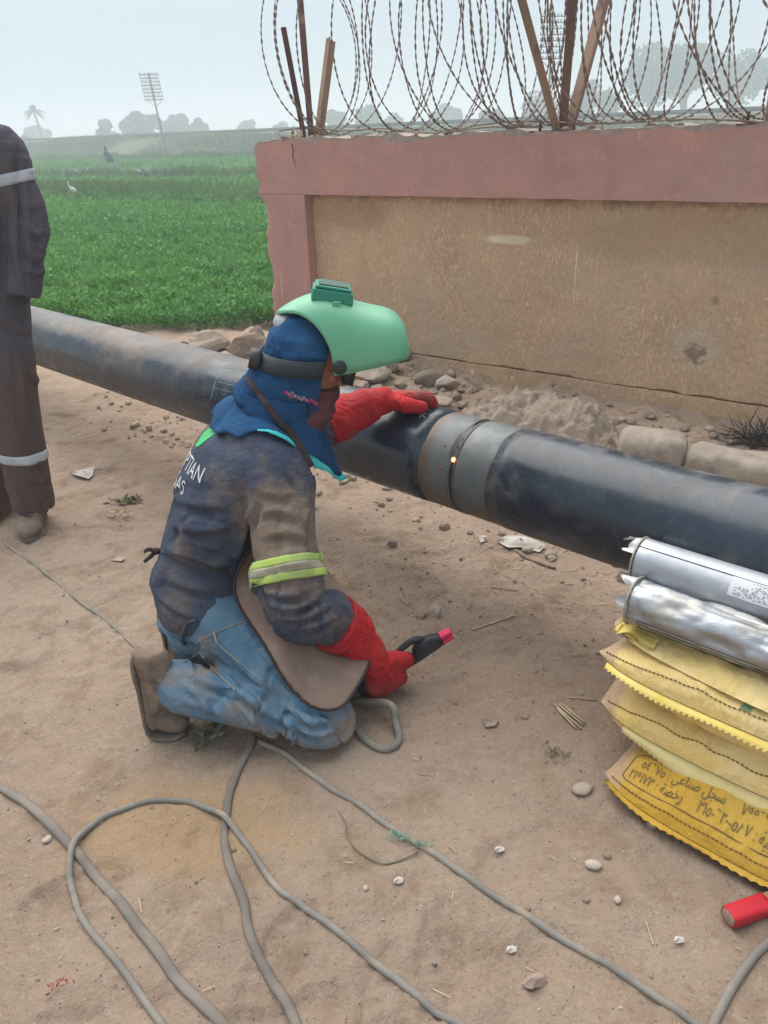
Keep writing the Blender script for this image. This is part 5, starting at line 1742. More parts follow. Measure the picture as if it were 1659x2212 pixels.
# apron straps: over the shoulder, and tied behind the waist
P = [on_surf(px, py, [hb, jb], .009) for px, py in ((541, 822), (560, 850), (585, 885), (610, 920), (640, 965))]
cb = BVHTree.FromPolygons([Vector(q) for q in G.reshape(-1, 3)] if False else [Vector(v) for v in (get_v(cape.data) + w_base)], [tuple(p.vertices) for p in cape.data.polygons])
P = [on_surf(px, py, [hb, jb, cb], .006) for px, py in ((538, 818), (550, 836), (566, 858), (585, 884), (605, 912), (628, 942), (650, 975), (668, 1010))]
P = [p for p in P if p is not None]
if len(P) > 3:
    MB().tube(P, .011, 8, n=24, flat=.45).build('apron_strap', M['apron_edge'], apron)
k0 = on_surf(346, 1192, [jb], .012)
if k0 is None: k0 = WAI - Rr * .0 - Ff * .15
MB().ball(k0, (.013, .011, .011)).tube([k0, k0 + A(-.018, -.01, .012), k0 + A(-.030, -.012, .004)], [.007, .006, .004], 6, n=8).tube([k0, k0 + A(-.016, -.012, -.012), k0 + A(-.034, -.014, -.026)], [.007, .006, .005], 6, n=8).build('strap_knot', M['apron_edge'], apron)
P = [on_surf(px, py, [jb], .004) for px, py in ((352, 1193), (390, 1200), (430, 1215), (465, 1228), (492, 1238))]
P = [p for p in P if p is not None]
if len(P) > 3: MB().tube(P, .006, 6, n=20, flat=.6).build('apron_strap', M['apron_edge'], apron)
P = [on_surf(px, py, [jb, nb], .006) for px, py in ((425, 1338), (408, 1345), (398, 1362), (397, 1380), (402, 1392))]
P = [p for p in P if p is not None]
if len(P) > 3: MB().tube(P, .006, 6, n=16).build('drawstring', M['jacket'], jacket)

# ---- the standing man at the left edge
mF, mR, _ = axes(172)                 # he faces the camera; his left side shows
mP = A(-1.60, 3.12, .99); mW = A(-1.575, 3.12, 1.16); mC = A(-1.555, 3.12, 1.37); mN = A(-1.54, 3.14, 1.60); mH = A(-1.545, 3.10, 1.76)
LS, RS = mC - mR * .185 + A(.012, 0, .135), mC + mR * .185 + A(0, 0, .135)
LE, LW_ = A(-1.318, 3.15, 1.265), A(-1.342, 3.055, 1.03)
RE, RW_ = A(-1.81, 3.16, 1.25), A(-1.75, 3.07, 1.04)
LH_, LKn, LA = mP - mR * .095, A(-1.525, 3.10, .55), A(-1.555, 3.10, .115)
RH_, RKn, RA = mP + mR * .095, A(-1.73, 3.17, .55), A(-1.765, 3.25, .115)
gl, gr_ = gz(LA[0], LA[1]), gz(RA[0], RA[1])
LA[2] += gl; RA[2] += gr_
mb_ = MB()
mb_.loft([(mP - A(0, 0, .08), mR * .12, mF * .09), (mP, mR * .15, mF * .10), (mW, mR * .13, mF * .09), (mC, mR * .155, mF * .10), (mC + A(0, 0, .13), mR * .15, mF * .08), (mN, mR * .055, mF * .055)], 20, n=16)
mb_.tube([mN - A(0, 0, .06), mN + A(0, 0, .06), mH - A(0, 0, .05)], [.058, .053, .052], 12)
head_into(mb_, mH, mF, mR, A(0, 0, 1))
for h_, k_, a_ in ((LH_, LKn, LA), (RH_, RKn, RA)):
    mb_.tube([h_, (h_ + k_) / 2, k_, (k_ + a_) / 2, a_], [.085, .07, .05, .05, .036], 12, n=16, dome=True)
    mb_.tube([a_, a_ + mF * .10 - A(0, 0, .065)], [.032, .018], 10, dome=True)
for s_, e_, w_ in ((LS, LE, LW_), (RS, RE, RW_)):
    mb_.tube([mC + A(0, 0, .13), s_, (s_ + e_) / 2, e_, (e_ + w_) / 2, w_], [.05, .055, .044, .038, .036, .027], 12, n=18, dome=True)
for w_, L_ in ((LW_, mF), (RW_, mF)):
    sgn = 1 if w_ is LW_ else -1
    hand_into(mb_, w_ - A(.05 * sgn, -.06, -.01), A(-.62 * sgn, .1, -.78), A(-.8 * sgn, .1, .5), L_, [(.25, .4, .3)] * 4, .2, r=.0085, k=.9)
me = fuse(mb_, .0075, 5)
m_base = A(-1.65, 3.15, 0)
set_v(me, get_v(me) - m_base)
man = finish('person', me, M['skin'], off=m_base)
tag(man, 'person standing at the left edge in a dark coverall with silver bands, hand in pocket', 'person')
for s in (-1, 1):
    MB().ball(mH + mR * s * .031 + mF * .079 + A(0, 0, .002), .0115).build('eye', M['eye'], man)
hh_ = MB().ball(mH + A(0, 0, .045) - mF * .022, (.083, .10, .085), mR, mF, A(0, 0, 1))
hh_.build('hair', M['hair'], man)
cv = MB()
cv.loft([(mP - A(0, 0, .10), mR * .150, mF * .12), (mP, mR * .185, mF * .135), (mW, mR * .175, mF * .13), (mC, mR * .195, mF * .135), (mC + A(0, 0, .125), mR * .185, mF * .105), (mN - A(0, 0, .03), mR * .09, mF * .085), (mN + A(0, 0, .02), mR * .07, mF * .07)], 30, n=24)
cv.tube([mC - mR * .06 + A(0, 0, .12), LS, (LS + LE) / 2, LE, (LE + LW_) / 2, LW_ * 1.0 - A(.025, -.01, .045)], [.08, .086, .080, .078, .072, .064], 18, n=26)
cv.tube([mC + mR * .06 + A(0, 0, .12), RS, (RS + RE) / 2, RE, (RE + RW_) / 2, RW_], [.08, .086, .080, .078, .074, .068], 18, n=26)
for h_, k_, a_ in ((LH_, LKn, LA), (RH_, RKn, RA)):
    cv.tube([h_, (h_ + k_) / 2, k_, (k_ + a_) / 2, a_ - A(0, 0, .045)], [.125, .112, .102, .098, .092], 20, n=28)
me = fuse(cv, .009, 6)
V = get_v(me)
s1, t1, d1 = chain_coords(V, [LS, LE, LW_], (0, 1, 0)); s2, t2, d2 = chain_coords(V, [LH_, LKn, LA], (0, 1, 0)); s3, t3, d3 = chain_coords(V, [RH_, RKn, RA], (0, 1, 0)); s4, t4, d4 = chain_coords(V, [mP, mN], (0, 1, 0))
wa = smooth(.13, .09, d1) * smooth(.02, .1, s1); w2 = smooth(.15, .1, d2) * (V[:, 2] < .95); w3 = smooth(.15, .1, d3) * (V[:, 2] < .95) * (1 - w2)
LUm = np.linalg.norm(LE - LS)
d = wa * (folds(s1, t1, .07, .006, 3, 1.2) * (.4 + np.exp(-((s1 - LUm) / .12) ** 2) + .4 * smooth(.3, .5, s1)))
d += w2 * (folds(s2, t2, .20, .008, 5, 1.5, 1.2) + folds(s2, t2, .06, .006, 6, .8) * smooth(.68, .84, s2)) + w3 * folds(s3, t3, .14, .012, 7, 1.5, 1.4)
d += (1 - np.clip(wa + w2 + w3, 0, 1)) * folds(s4, t4, .14, .006, 8, 1.2)
d += .004 * fbm(V * 8, 3, 6)
displace(me, d - .003)
V = get_v(me)
set_attr(me, 'dust', np.clip(.85 * smooth(.95, .55, V[:, 2]) + .25 * vnoise(V * 4, 3) * smooth(1.0, .6, V[:, 2]), 0, 1))
MFO = [([(36, 325), (41, 420), (46, 520), (56, 590)], .016, .013, (14, 0)), ([(52, 500), (80, 520), (104, 506)], .009, .012, (0, -13)), ([(50, 552), (76, 572), (101, 560)], .009, .011, (0, -13)), ([(48, 588), (80, 602), (99, 596)], .008, .011, (0, -12)),
       ([(44, 450), (72, 462), (96, 450)], .006, .012, (0, -14)), ([(58, 372), (80, 390), (92, 420)], .006, .013, (10, -6)), ([(8, 690), (30, 720), (60, 735)], .009, .013, (2, -14)), ([(30, 740), (36, 830), (42, 930)], .007, .014, (12, 0)), ([(52, 800), (74, 830), (90, 840)], .009, .012, (0, -14)),
       ([(60, 1040), (82, 1054), (102, 1046)], .009, .011, (0, -12)), ([(40, 1005), (70, 1018), (98, 1008)], .007, .011, (0, -12)), ([(5, 470), (20, 540), (30, 610)], .007, .014, (10, 0))]
carve(me, MFO)
mbv = bvh_of(me)
set_v(me, get_v(me) - m_base)
cover = finish('coverall', me, M['coverall'], man)
def wrap(name, m, a, b, s0, s1, r0, bvh, parent, ref=(0, 1, 0), gap=.003): 
    return band_on(name, m, [a, b], r0, s0, s1, bvh, parent, gap=gap, ref=ref, rows=4)
wrap('reflective_band', M['reflect'], LS, LE, .09, .128, .14, mbv, cover)
wrap('reflective_band', M['reflect'], RS, RE, .09, .128, .14, mbv, cover)
wrap('reflective_band', M['reflect'], LKn, LA, .205, .245, .15, mbv, cover)
wrap('reflective_band', M['reflect'], RKn, RA, .205, .245, .15, mbv, cover)
wrap('reflective_band', M['reflect'], mC + A(0, 0, .03), mC + A(0, 0, -.3), .0, .05, .22, mbv, cover)
seam('side_seam', M['coverall'], [(30, 330), (38, 400), (36, 470), (36, 560)], [mbv], cover, .004)
seam('pocket_edge', M['coverall'], [(44, 585), (52, 620), (62, 650)], [mbv], cover, .005)
for nm, an, fx, gzv in (('boot', LA, axes(168)[0], gl), ('boot', RA, axes(186)[0], gr_)):
    heel = an - fx * .075; heel[2] = gzv + .008; ball_ = an + fx * .105; ball_[2] = gzv + .006; toe = an + fx * .185; toe[2] = gzv + .008
    g = MB(); boot_into(g, an + A(0, 0, .01), heel, ball_, toe, A(0, 0, 1), an + A(0, 0, .09), 1.05)
    me = fuse(g, .006, 6); V = get_v(me)
    displace(me, .003 * vnoise(V * 25, 3) + .0015 * vnoise(V * 60, 4))
    V = get_v(me); V[:, 2] = np.maximum(V[:, 2], gzv + .004)
    bb_ = bvh_of(me)
    set_v(me, V - m_base)
    b = finish('boot', me, M['boot'], man)
    sd = A(fx[1], -fx[0], 0)
    sm = MB()
    for (c, w_) in ():
        pass
    sm.loft([(heel + A(0, 0, .006) - fx * .004, sd * .022, fx * .006), (heel + A(0, 0, .006), sd * .036, fx * .01)], 8) if False else None
    out = []
    for (u, w_) in ((-.080, .020), (-.06, .036), (.02, .036), (.10, .050), (.15, .049), (.185, .030), (.196, .012)):
        out.append((u, w_))
    top = [an * A(1, 1, 0) + fx * u + sd * w_ for u, w_ in out] + [an * A(1, 1, 0) + fx * u - sd * w_ for u, w_ in out[::-1]]
    top = np.array(top)
    sm.rings([top + A(0, 0, gzv - .006), top * 1 + A(0, 0, gzv + .018)])
    sm.build('sole', M['sole'], b, flat=True)
    lc = MB()
    for q in range(5):
        c = an + fx * (.045 + q * .016); 
        hpt = bb_.ray_cast(Vector((c[0], c[1], .4)), Vector((0, 0, -1)), .5)
        if hpt[0] is not None:
            zz = hpt[0][2]
            MB().tube([c * A(1, 1, 0) - sd * .026 + A(0, 0, zz - .006), c * A(1, 1, 0) + A(0, 0, zz + .004), c * A(1, 1, 0) + sd * .026 + fx * .01 + A(0, 0, zz - .006)], .0035, 5, n=7).build('lace', M['lace'], b)

# ------------------------------------------------------------------ the steel pipe
PD = A(-.72537, .68835, 0); PN = A(.68835, .72537, 0); PE = -PD
PC_N, PC_Z, PR = 1.920, .505, .159
def pipe_pt(s, th, r): return PN * PC_N + PD * s + A(0, 0, PC_Z) + r * (A(0, 0, 1) * math.sin(th) - PN * math.cos(th))
def pipe_hit(px, py, r=PR):
    d = ray(px, py)
    o = EYE - A(0, 0, PC_Z) - PN * PC_N
    d2 = np.array([d @ PN, d[2]]); o2 = np.array([o @ PN, o[2]])
    a, b, c = d2 @ d2, 2 * d2 @ o2, o2 @ o2 - r * r
    dis = max(b * b - 4 * a * c, 0)
    t = (-b - math.sqrt(dis)) / (2 * a)
    p = EYE + d * t
    q = p - PN * PC_N - A(0, 0, PC_Z)
    return p @ PD, math.atan2(q[2], -(q @ PN))
S_WELD = pipe_hit(978, 998)[0]
S_CL = pipe_hit(903, 1015)[0]
S_CR = pipe_hit(1052, 1030)[0]
pipe = thing('steel_pipeline', pipe_pt(S_WELD, 0, 0) * A(1, 1, 0), 'long black coated steel pipe with a bare welded joint, crossing the scene on sandbags', 'pipe')
def pipe_part(name, m, s0, s1, r, step, attrs, parent=pipe, seg=96, taper=0.0, wob=0.0):
    n = max(3, int(abs(s1 - s0) / step))
    S = np.linspace(s0, s1, n); th = np.linspace(0, 2 * math.pi, seg, endpoint=False)
    R = []; vals = {k: [] for k in attrs}
    for i, s in enumerate(S):
        rr = r - (taper if i in (0, n - 1) else 0)
        ss = s + (wob * vnoise(np.stack([np.cos(th) * 2.5, np.sin(th) * 2.5, 0 * th + s0], 1), 3) if (wob and (i in (0, n - 1))) else 0)
        ring = np.array([pipe_pt(s if np.isscalar(ss) else ss[j], t_, rr) for j, t_ in enumerate(th)])
        R.append(ring)
        for k, f in attrs.items(): vals[k].append(f(np.full(seg, s), th))
    mb = MB().rings(R)
    off = world_loc(parent)
    me = mb.mesh(name, off)
    for k in attrs: set_attr(me, k, np.concatenate(vals[k]))
    return finish(name, me, m, parent)
def dustL(s, th):
    p = np.stack([s * 1.5, np.cos(th) * .8, np.sin(th) * .8], 1)
    up = np.sin(th)
    far_ = smooth(S_WELD + .5, S_WELD + 1.6, s)
    v = .50 * smooth(.45, .98, up) * (.25 + .75 * far_) + .55 * smooth(-.1, -.8, up) * (.25 + .75 * far_)
    v += .30 * vnoise(p, 5) * far_ + .22 * vnoise(p * 3, 6) * (.3 + .7 * far_) + .06 * far_
    return np.clip(v, 0, 1)
def dustR(s, th):
    p = np.stack([s * 2.5, np.cos(th), np.sin(th)], 1)
    up = np.sin(th)
    return np.clip(.10 + .25 * vnoise(p, 8) * smooth(.9, .2, up) + .22 * smooth(-.2, -.9, up) + .14 * smooth(.6, .95, up), 0, 1)
pipe_part('coated_section', M['coat'], S_CL, S_WELD + 7.5, PR + .003, .05, {'dust': dustL}, taper=.0028, wob=.004, )
pipe_part('coated_section', M['coat'], S_CR, S_WELD - 2.6, PR + .003, .05, {'dust': dustR}, taper=.0028, wob=.004)
burn = lambda s, th: np.clip(np.exp(-((s - S_WELD - .012) / .016) ** 2) * (.55 + .45 * vnoise(np.stack([np.cos(th) * 3, np.sin(th) * 3, 0 * th], 1), 4)), 0, 1)
rustf = lambda s, th: np.clip(np.exp(-((s - S_CL) / .04) ** 2) * 1.0 + .75 * smooth(.1, -.8, np.sin(th)) + .35 * np.exp(-((s - S_CR) / .03) ** 2), 0, 1)
pipe_part('bare_steel_end', M['bare'], S_WELD + .007, S_CL + .02, PR, .008, {'burn': burn, 'rust': rustf}, taper=.004)
pipe_part('bare_steel_end', M['bare'], S_WELD - .007, S_CR - .02, PR, .008, {'burn': lambda s, th: .5 * burn(2 * S_WELD - s + .010, th), 'rust': rustf}, taper=.004)
pipe_part('root_pass', M['weld'], S_WELD - .0068, S_WELD + .0068, PR - .0052, .002, {}, seg=120)
for ds in (.0085, -.0085):
    th = np.linspace(0, 2 * math.pi, 121)
    P = np.array([pipe_pt(S_WELD + ds + .0007 * math.sin(9 * t_ + ds * 900), t_, PR - .0003) for t_ in th])
    MB().tube(P, .0021, 6).build('bevel_edge', M['lip'], pipe)
# beads laid so far, rippled like coins
mb = MB(); mb2 = MB()
s0w, th0w = pipe_hit(988, 995); 
th_hot = th0w
for k in range(46):
    t_ = th_hot + .05 + k * .0185
    (mb).ball(pipe_pt(S_WELD + .0006 * math.sin(k), t_, PR - .0016), (.0074, .0052, .0036), PD, nrm(pipe_pt(0, t_ + .01, 1) - pipe_pt(0, t_, 1)), nrm(pipe_pt(0, t_, 1) - pipe_pt(0, t_, 0)), 10, 6)
mb.build('weld_bead', M['weld'], pipe)
def _hot():
    t = NT('glowing_weld_metal'); t.base((.9, .15, .03))
    t.b.inputs['Emission Color'].default_value = (1.0, .16, .03, 1); t.b.inputs['Emission Strength'].default_value = 3.2
    return t.m
def _hot2():
    t = NT('white_hot_weld_metal'); t.base((1, .5, .2))
    t.b.inputs['Emission Color'].default_value = (1.0, .52, .20, 1); t.b.inputs['Emission Strength'].default_value = 9
    return t.m
ax_t = lambda t_: (PD, nrm(pipe_pt(0, t_ + .01, 1) - pipe_pt(0, t_, 1)), nrm(pipe_pt(0, t_, 1) - pipe_pt(0, t_, 0)))
hs = MB().ball(pipe_pt(S_WELD, th_hot, PR - .001), (.0080, .0085, .005), *ax_t(th_hot), 12, 8).build('glowing_spot', _hot(), pipe)
MB().ball(pipe_pt(S_WELD - .0012, th_hot - .004, PR + .0018), (.0036, .0052, .003), *ax_t(th_hot), 10, 6).build('hot_core', _hot2(), hs)
# chalk marks
def chalk(pts, m, r=.0022):
    P = [pipe_pt(*pipe_hit(px, py, PR + .003), PR + .0034) for px, py in pts]
    MB().tube(P, r, 5, n=max(4, 4 * len(P)), flat=.5).build('chalk_mark', m, pipe)
chalk([(905, 902), (914, 896), (921, 893)], M['chalk_white'], .0016); chalk([(908, 895), (914, 899), (918, 903)], M['chalk_white'], .0016)
chalk([(483, 794), (510, 797), (552, 806)], M['chalk_green'], .0013); chalk([(483, 794), (471, 812), (465, 828), (459, 848), (456, 862)], M['chalk_green'])
chalk([(466, 816), (482, 818)], M['chalk_green'], .0013); chalk([(461, 838), (480, 842), (500, 848)], M['chalk_green'], .0013); chalk([(470, 825), (500, 832), (520, 836)], M['chalk_green'], .0015)
# spatter dots of orange marker on the bare end
for px, py in ((952, 1010), (962, 962)):
    c = pipe_pt(*pipe_hit(px, py), PR + .0008)
    MB().ball(c, .0038, seg=8, ring=6).build('orange_mark', simple('orange_marker', (.42, .12, .06), rough=.8, bump=0), pipe)
c = pipe_pt(*pipe_hit(972, 1032), PR + .001)
MB().ball(c, (.004, .004, .006), seg=8, ring=6).build('spatter_pit', M['apron_edge'], pipe)

# ------------------------------------------------------------------ sandbags
PE, PN = A(.73728, -.67559, 0), A(.67559, .73728, 0)       # the sacks lie almost parallel to the pipe
def stack(e, n, z): return PE * e + PN * n + A(0, 0, z)
class Bag:
    def __init__(self, e, n, z, W, D, T, skew=0.0, front=.0, drop=.0, seed=0, low=.4, ex=.55):
        self.__dict__.update(locals())
        self.lump = np.random.default_rng(seed).uniform(0, 50)
    def prof(self, u, v):
        a = np.clip(1 - np.abs(2 * u - 1) ** 2.5, 0, 1) ** .66
        b = np.clip(1 - np.abs(1 - np.minimum(v / .42, 1)) ** 2.3, 0, 1) ** self.ex
        c = np.clip(1 - np.clip((v - .75) / .25, 0, 1) ** 2.3, 0, 1) ** .6
        return a * b * c
    def pt(self, u, v, side=1):
        s = self.prof(u, v)
        # corners draw in like ears where the filling does not reach
        pin = .045 * (np.abs(2 * u - 1) ** 6)
        e = self.e + u * self.W + .012 * np.sin(v * 5 + self.lump) 
        n = self.n + v * self.D + self.skew * u + pin * (1 - v / .3) * (v < .3) - .02 * np.sin(math.pi * u) * (1 - v)
        q = np.stack([u * 5 + self.lump, v * 7, 0 * u], -1).reshape(-1, 3)
        l = vnoise(q, 3).reshape(np.shape(u)) if np.ndim(u) else vnoise(q, 3)[0]
        l2 = vnoise(q * np.array([3.2, 1.1, 1]), 4).reshape(np.shape(u)) if np.ndim(u) else vnoise(q * np.array([3.2, 1.1, 1]), 4)[0]
        fall = -self.drop * np.clip(1 - v / .28, 0, 1) ** 1.6
        z = self.z + fall + self.front * np.sin(math.pi * u) * np.clip(1 - v / .3, 0, 1)
        q3 = q * np.array([4.6, .5, 1]) + 60
        l3 = vnoise(q3, 5).reshape(np.shape(u)) if np.ndim(u) else vnoise(q3, 5)[0]
        z = z + .008 * l3 * np.exp(-v / .10) * s
        if side > 0: z = z + self.T * (1 - self.low) * s * (1 + .12 * l) + .011 * l2 * s
        else: z = z - self.T * self.low * s
        # the pipe presses a trough into whatever lies under it
        dn = n - (PC_N + .006)
        z = np.minimum(z, np.where(np.abs(dn) < PR, PC_Z - np.sqrt(np.clip((PR + .004) ** 2 - dn * dn, 0, None)), 9.0))
        if not np.ndim(u): z = float(z)
        return PE * e[..., None] + PN * n[..., None] + np.stack([0 * z, 0 * z, z], -1) if np.ndim(u) else PE * e + PN * n + A(0, 0, z)
    def build(self, m, label, cat='sandbag', group='yellow sandbags stacked under the pipe', dust=None):
        nu, nv = 96, 56
        u, v = np.meshgrid(np.linspace(0, 1, nu), np.linspace(0, 1, nv) ** 1.5, indexing='ij')
        top = self.pt(u, v, 1); bot = self.pt(u, v, -1)
        bot[..., 2] = np.maximum(bot[..., 2], ground_h(bot[..., 0].ravel(), bot[..., 1].ravel()).reshape(u.shape) - .003)
        top[..., 2] = np.maximum(top[..., 2], bot[..., 2] + .002)
        base = self.pt(.5, .5, -1)
        t = thing('sandbag', base, label, cat, group)
        mb = MB().grid(top); mb.grid(bot)
        me = mb.mesh('sack', base)
        bm = bmesh.new(); bm.from_mesh(me); bmesh.ops.remove_doubles(bm, verts=bm.verts, dist=.0012); bmesh.ops.recalc_face_normals(bm, faces=bm.faces); bm.to_mesh(me); bm.free()
        V = get_v(me) + base
        dd = 1.0 * smooth(.11, .01, np.abs((V @ PE - self.e))) if dust is None else dust(V)
        set_attr(me, 'dust', dd)
        self.sack = finish('sack', me, m, t)
        self.t = t
        return t
    def stitch(self, m=None, v=.022, step=.011, u1=.98):
        mb = MB()
        L = self.W
        n = int(L / step)
        for k in range(n):
            u = .03 + (u1 - .03) * k / n
            a, b = self.pt(u, v, 1), self.pt(u + .0068 / L, v, 1)
            up = A(0, 0, .0022) - PN * .001
            mb.tube([a + up, (a + b) / 2 + up * 1.5, b + up], .0016, 5)
        mb.build('stitching', m or M['thread'], self.sack, kind='stuff')
    def fringe(self, m, length, droop, u0=.02, u1=1.0, pitch=.0135, tooth=.0075, name='pinked_edge', lift=.0, wav=.004):
        n = int((u1 - u0) * self.W / (pitch / 2))
        us = np.linspace(u0, u1, n)
        rows = []
        for r_ in np.linspace(0, 1, 5):
            row = []
            for k, u in enumerate(us):
                a = self.pt(float(u), .0, 1) + A(0, 0, lift)
                Lk = (length(u) if callable(length) else length) 
                Lk = Lk - (tooth if k % 2 else 0) if r_ == 1 else Lk * r_
                dr = droop(u) if callable(droop) else droop
                o = -PN * math.cos(dr * (.5 + .5 * r_)) - A(0, 0, 1) * math.sin(dr * (.5 + .5 * r_))
                row.append(a + o * Lk + A(0, 0, 1) * wav * math.sin(u * 19 + self.lump) * r_)
            rows.append(row)
        G_ = np.array(rows)
        g_ = ground_h(G_[..., 0].ravel(), G_[..., 1].ravel()).reshape(G_.shape[:2]) + .006
        G_[..., 2] = np.maximum(G_[..., 2], g_)
        return MB().grid(G_, thick=.0016).build(name, m, self.sack, fixn=False)
b1 = Bag(-.590, 1.388, .030, .66, .80, .150, front=.0, drop=.0, seed=1, low=.22, ex=.62)
b1.build(M['bag_yellow'], 'lowest golden yellow sandbag with printed Arabic text, lying on the ground')
b1.stitch(v=.016); b1.fringe(M['bag_yellow'], .016, .1, pitch=.02, tooth=.004, wav=.004)
b2 = Bag(-.668, 1.505, .145, .70, .70, .205, drop=.006, seed=4, low=.48, ex=.36)
b2.build(M['bag_pale'], 'middle pale yellow sandbag with a wide zigzag flap hanging over the printed one')
b2.fringe(M['fringe'], lambda u: .020 + .040 * float(smooth(.08, .4, u)), lambda u: 1.45, u0=.12); b2.stitch(v=.022)
b3 = Bag(-.684, 1.505, .268, .72, .68, .215, drop=-.024, seed=9, low=.50, ex=.36)
b3.build(M['bag_pale'], 'plump upper pale yellow sandbag with a bright zigzag stitched edge')
b3.fringe(M['fringe_bright'], .022, .75, u0=.05); b3.stitch(v=.018)
b4 = Bag(-.668, 1.552, .358, .70, .22, .036, drop=.004, seed=14, low=.3, skew=-.06, ex=.8)
b4.build(M['bag_pale'], 'flat folded bag with a bright yellow tongue, squeezed under the silver tins')
# loose tongue of the folded bag at its left end, and a green woven stripe
G_ = np.array([[stack(-.665 + .012 * i + .075 * j, 1.565 + .085 * i - .015 * j, .362 + .018 * math.sin(1.5 * j + i) - .016 * j + .004 * i) for j in np.linspace(0, 1, 12)] for i in np.linspace(0, 1, 9)])
MB().grid(G_, thick=.002).build('loose_flap', M['bag_bright'], b4.sack, fixn=False)
def strip_on(b, u0, u1, v0, v1, m, name, w=.02):
    G_ = []
    for k in np.linspace(0, 1, 24):
        u, v = u0 + (u1 - u0) * k, v0 + (v1 - v0) * k
        p = b.pt(u, v, 1) + A(0, 0, .003)
        q = b.pt(u + w / b.W, v, 1) + A(0, 0, .003)
        G_.append([p, (p + q) / 2 + A(0, 0, .0006), q])
    return MB().grid(G_).build(name, m, b.sack, fixn=False)
strip_on(b3, .50, .56, .02, .30, M['ink_green'], 'green_stripe', .022)
# print on the lowest bag
def bag_print(b, body, u0, v0, size, vsz, m):
    v, f = text_mesh(body, 1)
    out = []
    for q in v:
        u = u0 + q[0] * size / b.W
        vv = v0 + q[1] * vsz / b.D
        out.append(b.pt(float(u), float(vv), 1) + A(0, 0, .0022) - PN * .0012)
    MB().add(out, f).build('printed_text', m, b.sack, fixn=False)
SGL, SNA = '\ufede\ufea0\ufeb3', '\ufef2\ufecb\ufe8e\ufee8\ufebb'
RKH, DRB, BTQ, TJR = '\ufe94\ufebc\ufea7\ufead', '\ufe94\ufef4\ufe92\ufef3\ufeae\ufebf', '\ufe94\ufed7\ufe8e\ufec4\ufe91', '\ufef1\ufead\ufe8e\ufea0\ufe97'
bag_print(b1, '\u0665\u0664\u0666\u0667\u0665 : ' + SNA + ' ' + SGL, .105, .093, .0240, .034, M['ink_brown'])
bag_print(b1, '\u0662\u0661\u0669\u0661\u0667\u0663 : ' + RKH, .082, .050, .0240, .034, M['ink_brown'])
bag_print(b1, '\u0667\u0669\u0669\u0666\u0669 : ' + TJR + ' ' + SGL, .47, .093, .0240, .034, M['ink_brown'])
bag_print(b1, '\u0663\u0661\u0665-\u0666\u0662\u0660-\u0665\u0668\u0667 : ' + DRB + ' ' + BTQ, .345, .050, .0240, .034, M['ink_brown'])
def frame_line(pts):
    P = []
    for (ua, va), (ub, vb) in zip(pts[:-1], pts[1:]):
        for k in np.linspace(0, 1, 14): P.append(b1.pt(ua + (ub - ua) * k, va + (vb - va) * k, 1) + A(0, 0, .001) - PN * .0008)
    MB().tube(P, .0014, 5).build('print_frame', M['ink_brown'], b1.sack)
MB().grid(np.array([[stack(-.650 + .10 * i + .0 * j, 1.548 + .03 * j + .012 * math.sin(6 * i), .366 + .014 * math.sin(3 * i) * (1 - j) + .012 * j) for j in np.linspace(0, 1, 8)] for i in np.linspace(0, 1, 16)]), thick=.002).build('bright_fold', M['bag_bright'], b4.sack, fixn=False)
frame_line([(.98, .138), (.085, .138), (.066, .128), (.062, .044), (.080, .036), (.98, .036)])

# ------------------------------------------------------------------ silver electrode tins
def tin(e0, n, z, R_, L_, m, label, tilt, dents, seed, film):
    ax = nrm(PE + A(0, 0, tilt))
    c0 = stack(e0, n, z)
    t = thing('electrode_tin', c0, label, 'tin', 'silver electrode tins on the sandbags')
    th = np.linspace(0, 2 * math.pi, 56, endpoint=False)
    sd = nrm(np.cross(ax, (0, 0, 1))); up = np.cross(sd, ax)
    R = []
    for i, x in enumerate(np.linspace(0, L_, 70)):
        o = np.cos(th)[:, None] * sd + np.sin(th)[:, None] * up
        p = c0 + ax * x + o * R_
        q = np.stack([x * 9 + 0 * th, np.cos(th) * 1.2, np.sin(th) * 1.2], 1)
        dn = dents * (np.clip(vnoise(q, seed) - .1, 0, 1) * .016 + (1 - np.abs(vnoise(q * 2.2, seed + 1)) * 2.2).clip(0, 1) * .0035)
        R.append(p - o * dn[:, None])
    b = MB().rings(R).build('body', m, t)
    for x in (-.001, L_):
        P = [c0 + ax * x + (math.cos(a) * sd + math.sin(a) * up) * (R_ + .0012) for a in np.linspace(0, 2 * math.pi, 57)]
        MB().tube(P, .0026, 6).build('rim', M['rim'], t)
    # torn plastic film sticking out of the end
    r = np.random.default_rng(seed)
    for (a0, a1, out_) in film:
        G_ = []
        aa = np.linspace(a0, a1, 40)
        for k, q in enumerate(np.linspace(0, 1, 7)):
            row = []
            for j, a in enumerate(aa):
                w = out_ * (.62 + .26 * math.sin(j * .33 + seed) + .12 * math.sin(j * .81 + seed)) * (.3 + .7 * math.sin(math.pi * (j + .5) / 40) ** .4)
                o = math.cos(a) * sd + math.sin(a) * up
                row.append(c0 - ax * (q * w + .002) + o * (R_ * (.98 - .22 * q) + .009 * q * math.sin(j * .55 + seed)))
            G_.append(row)
        MB().grid(G_, thick=.0008).build('torn_film', M['film'], t, fixn=False)
    return t, c0, ax, sd, up
TR = .0590
t2, c2, a2, sd2, up2 = tin(-.628, 1.590, .452, TR, .50, M['tin_dull'], 'lower crumpled silver electrode tin nearest the camera', .0, 1.0, 5, [(1.2, 5.2, .075)])
t1, c1, a1, sd1, up1 = tin(-.668, 1.690, .508, TR, .52, M['tin'], 'upper smooth silver electrode tin with a white printed label', .0, .12, 8, [(.7, 3.9, .065)])
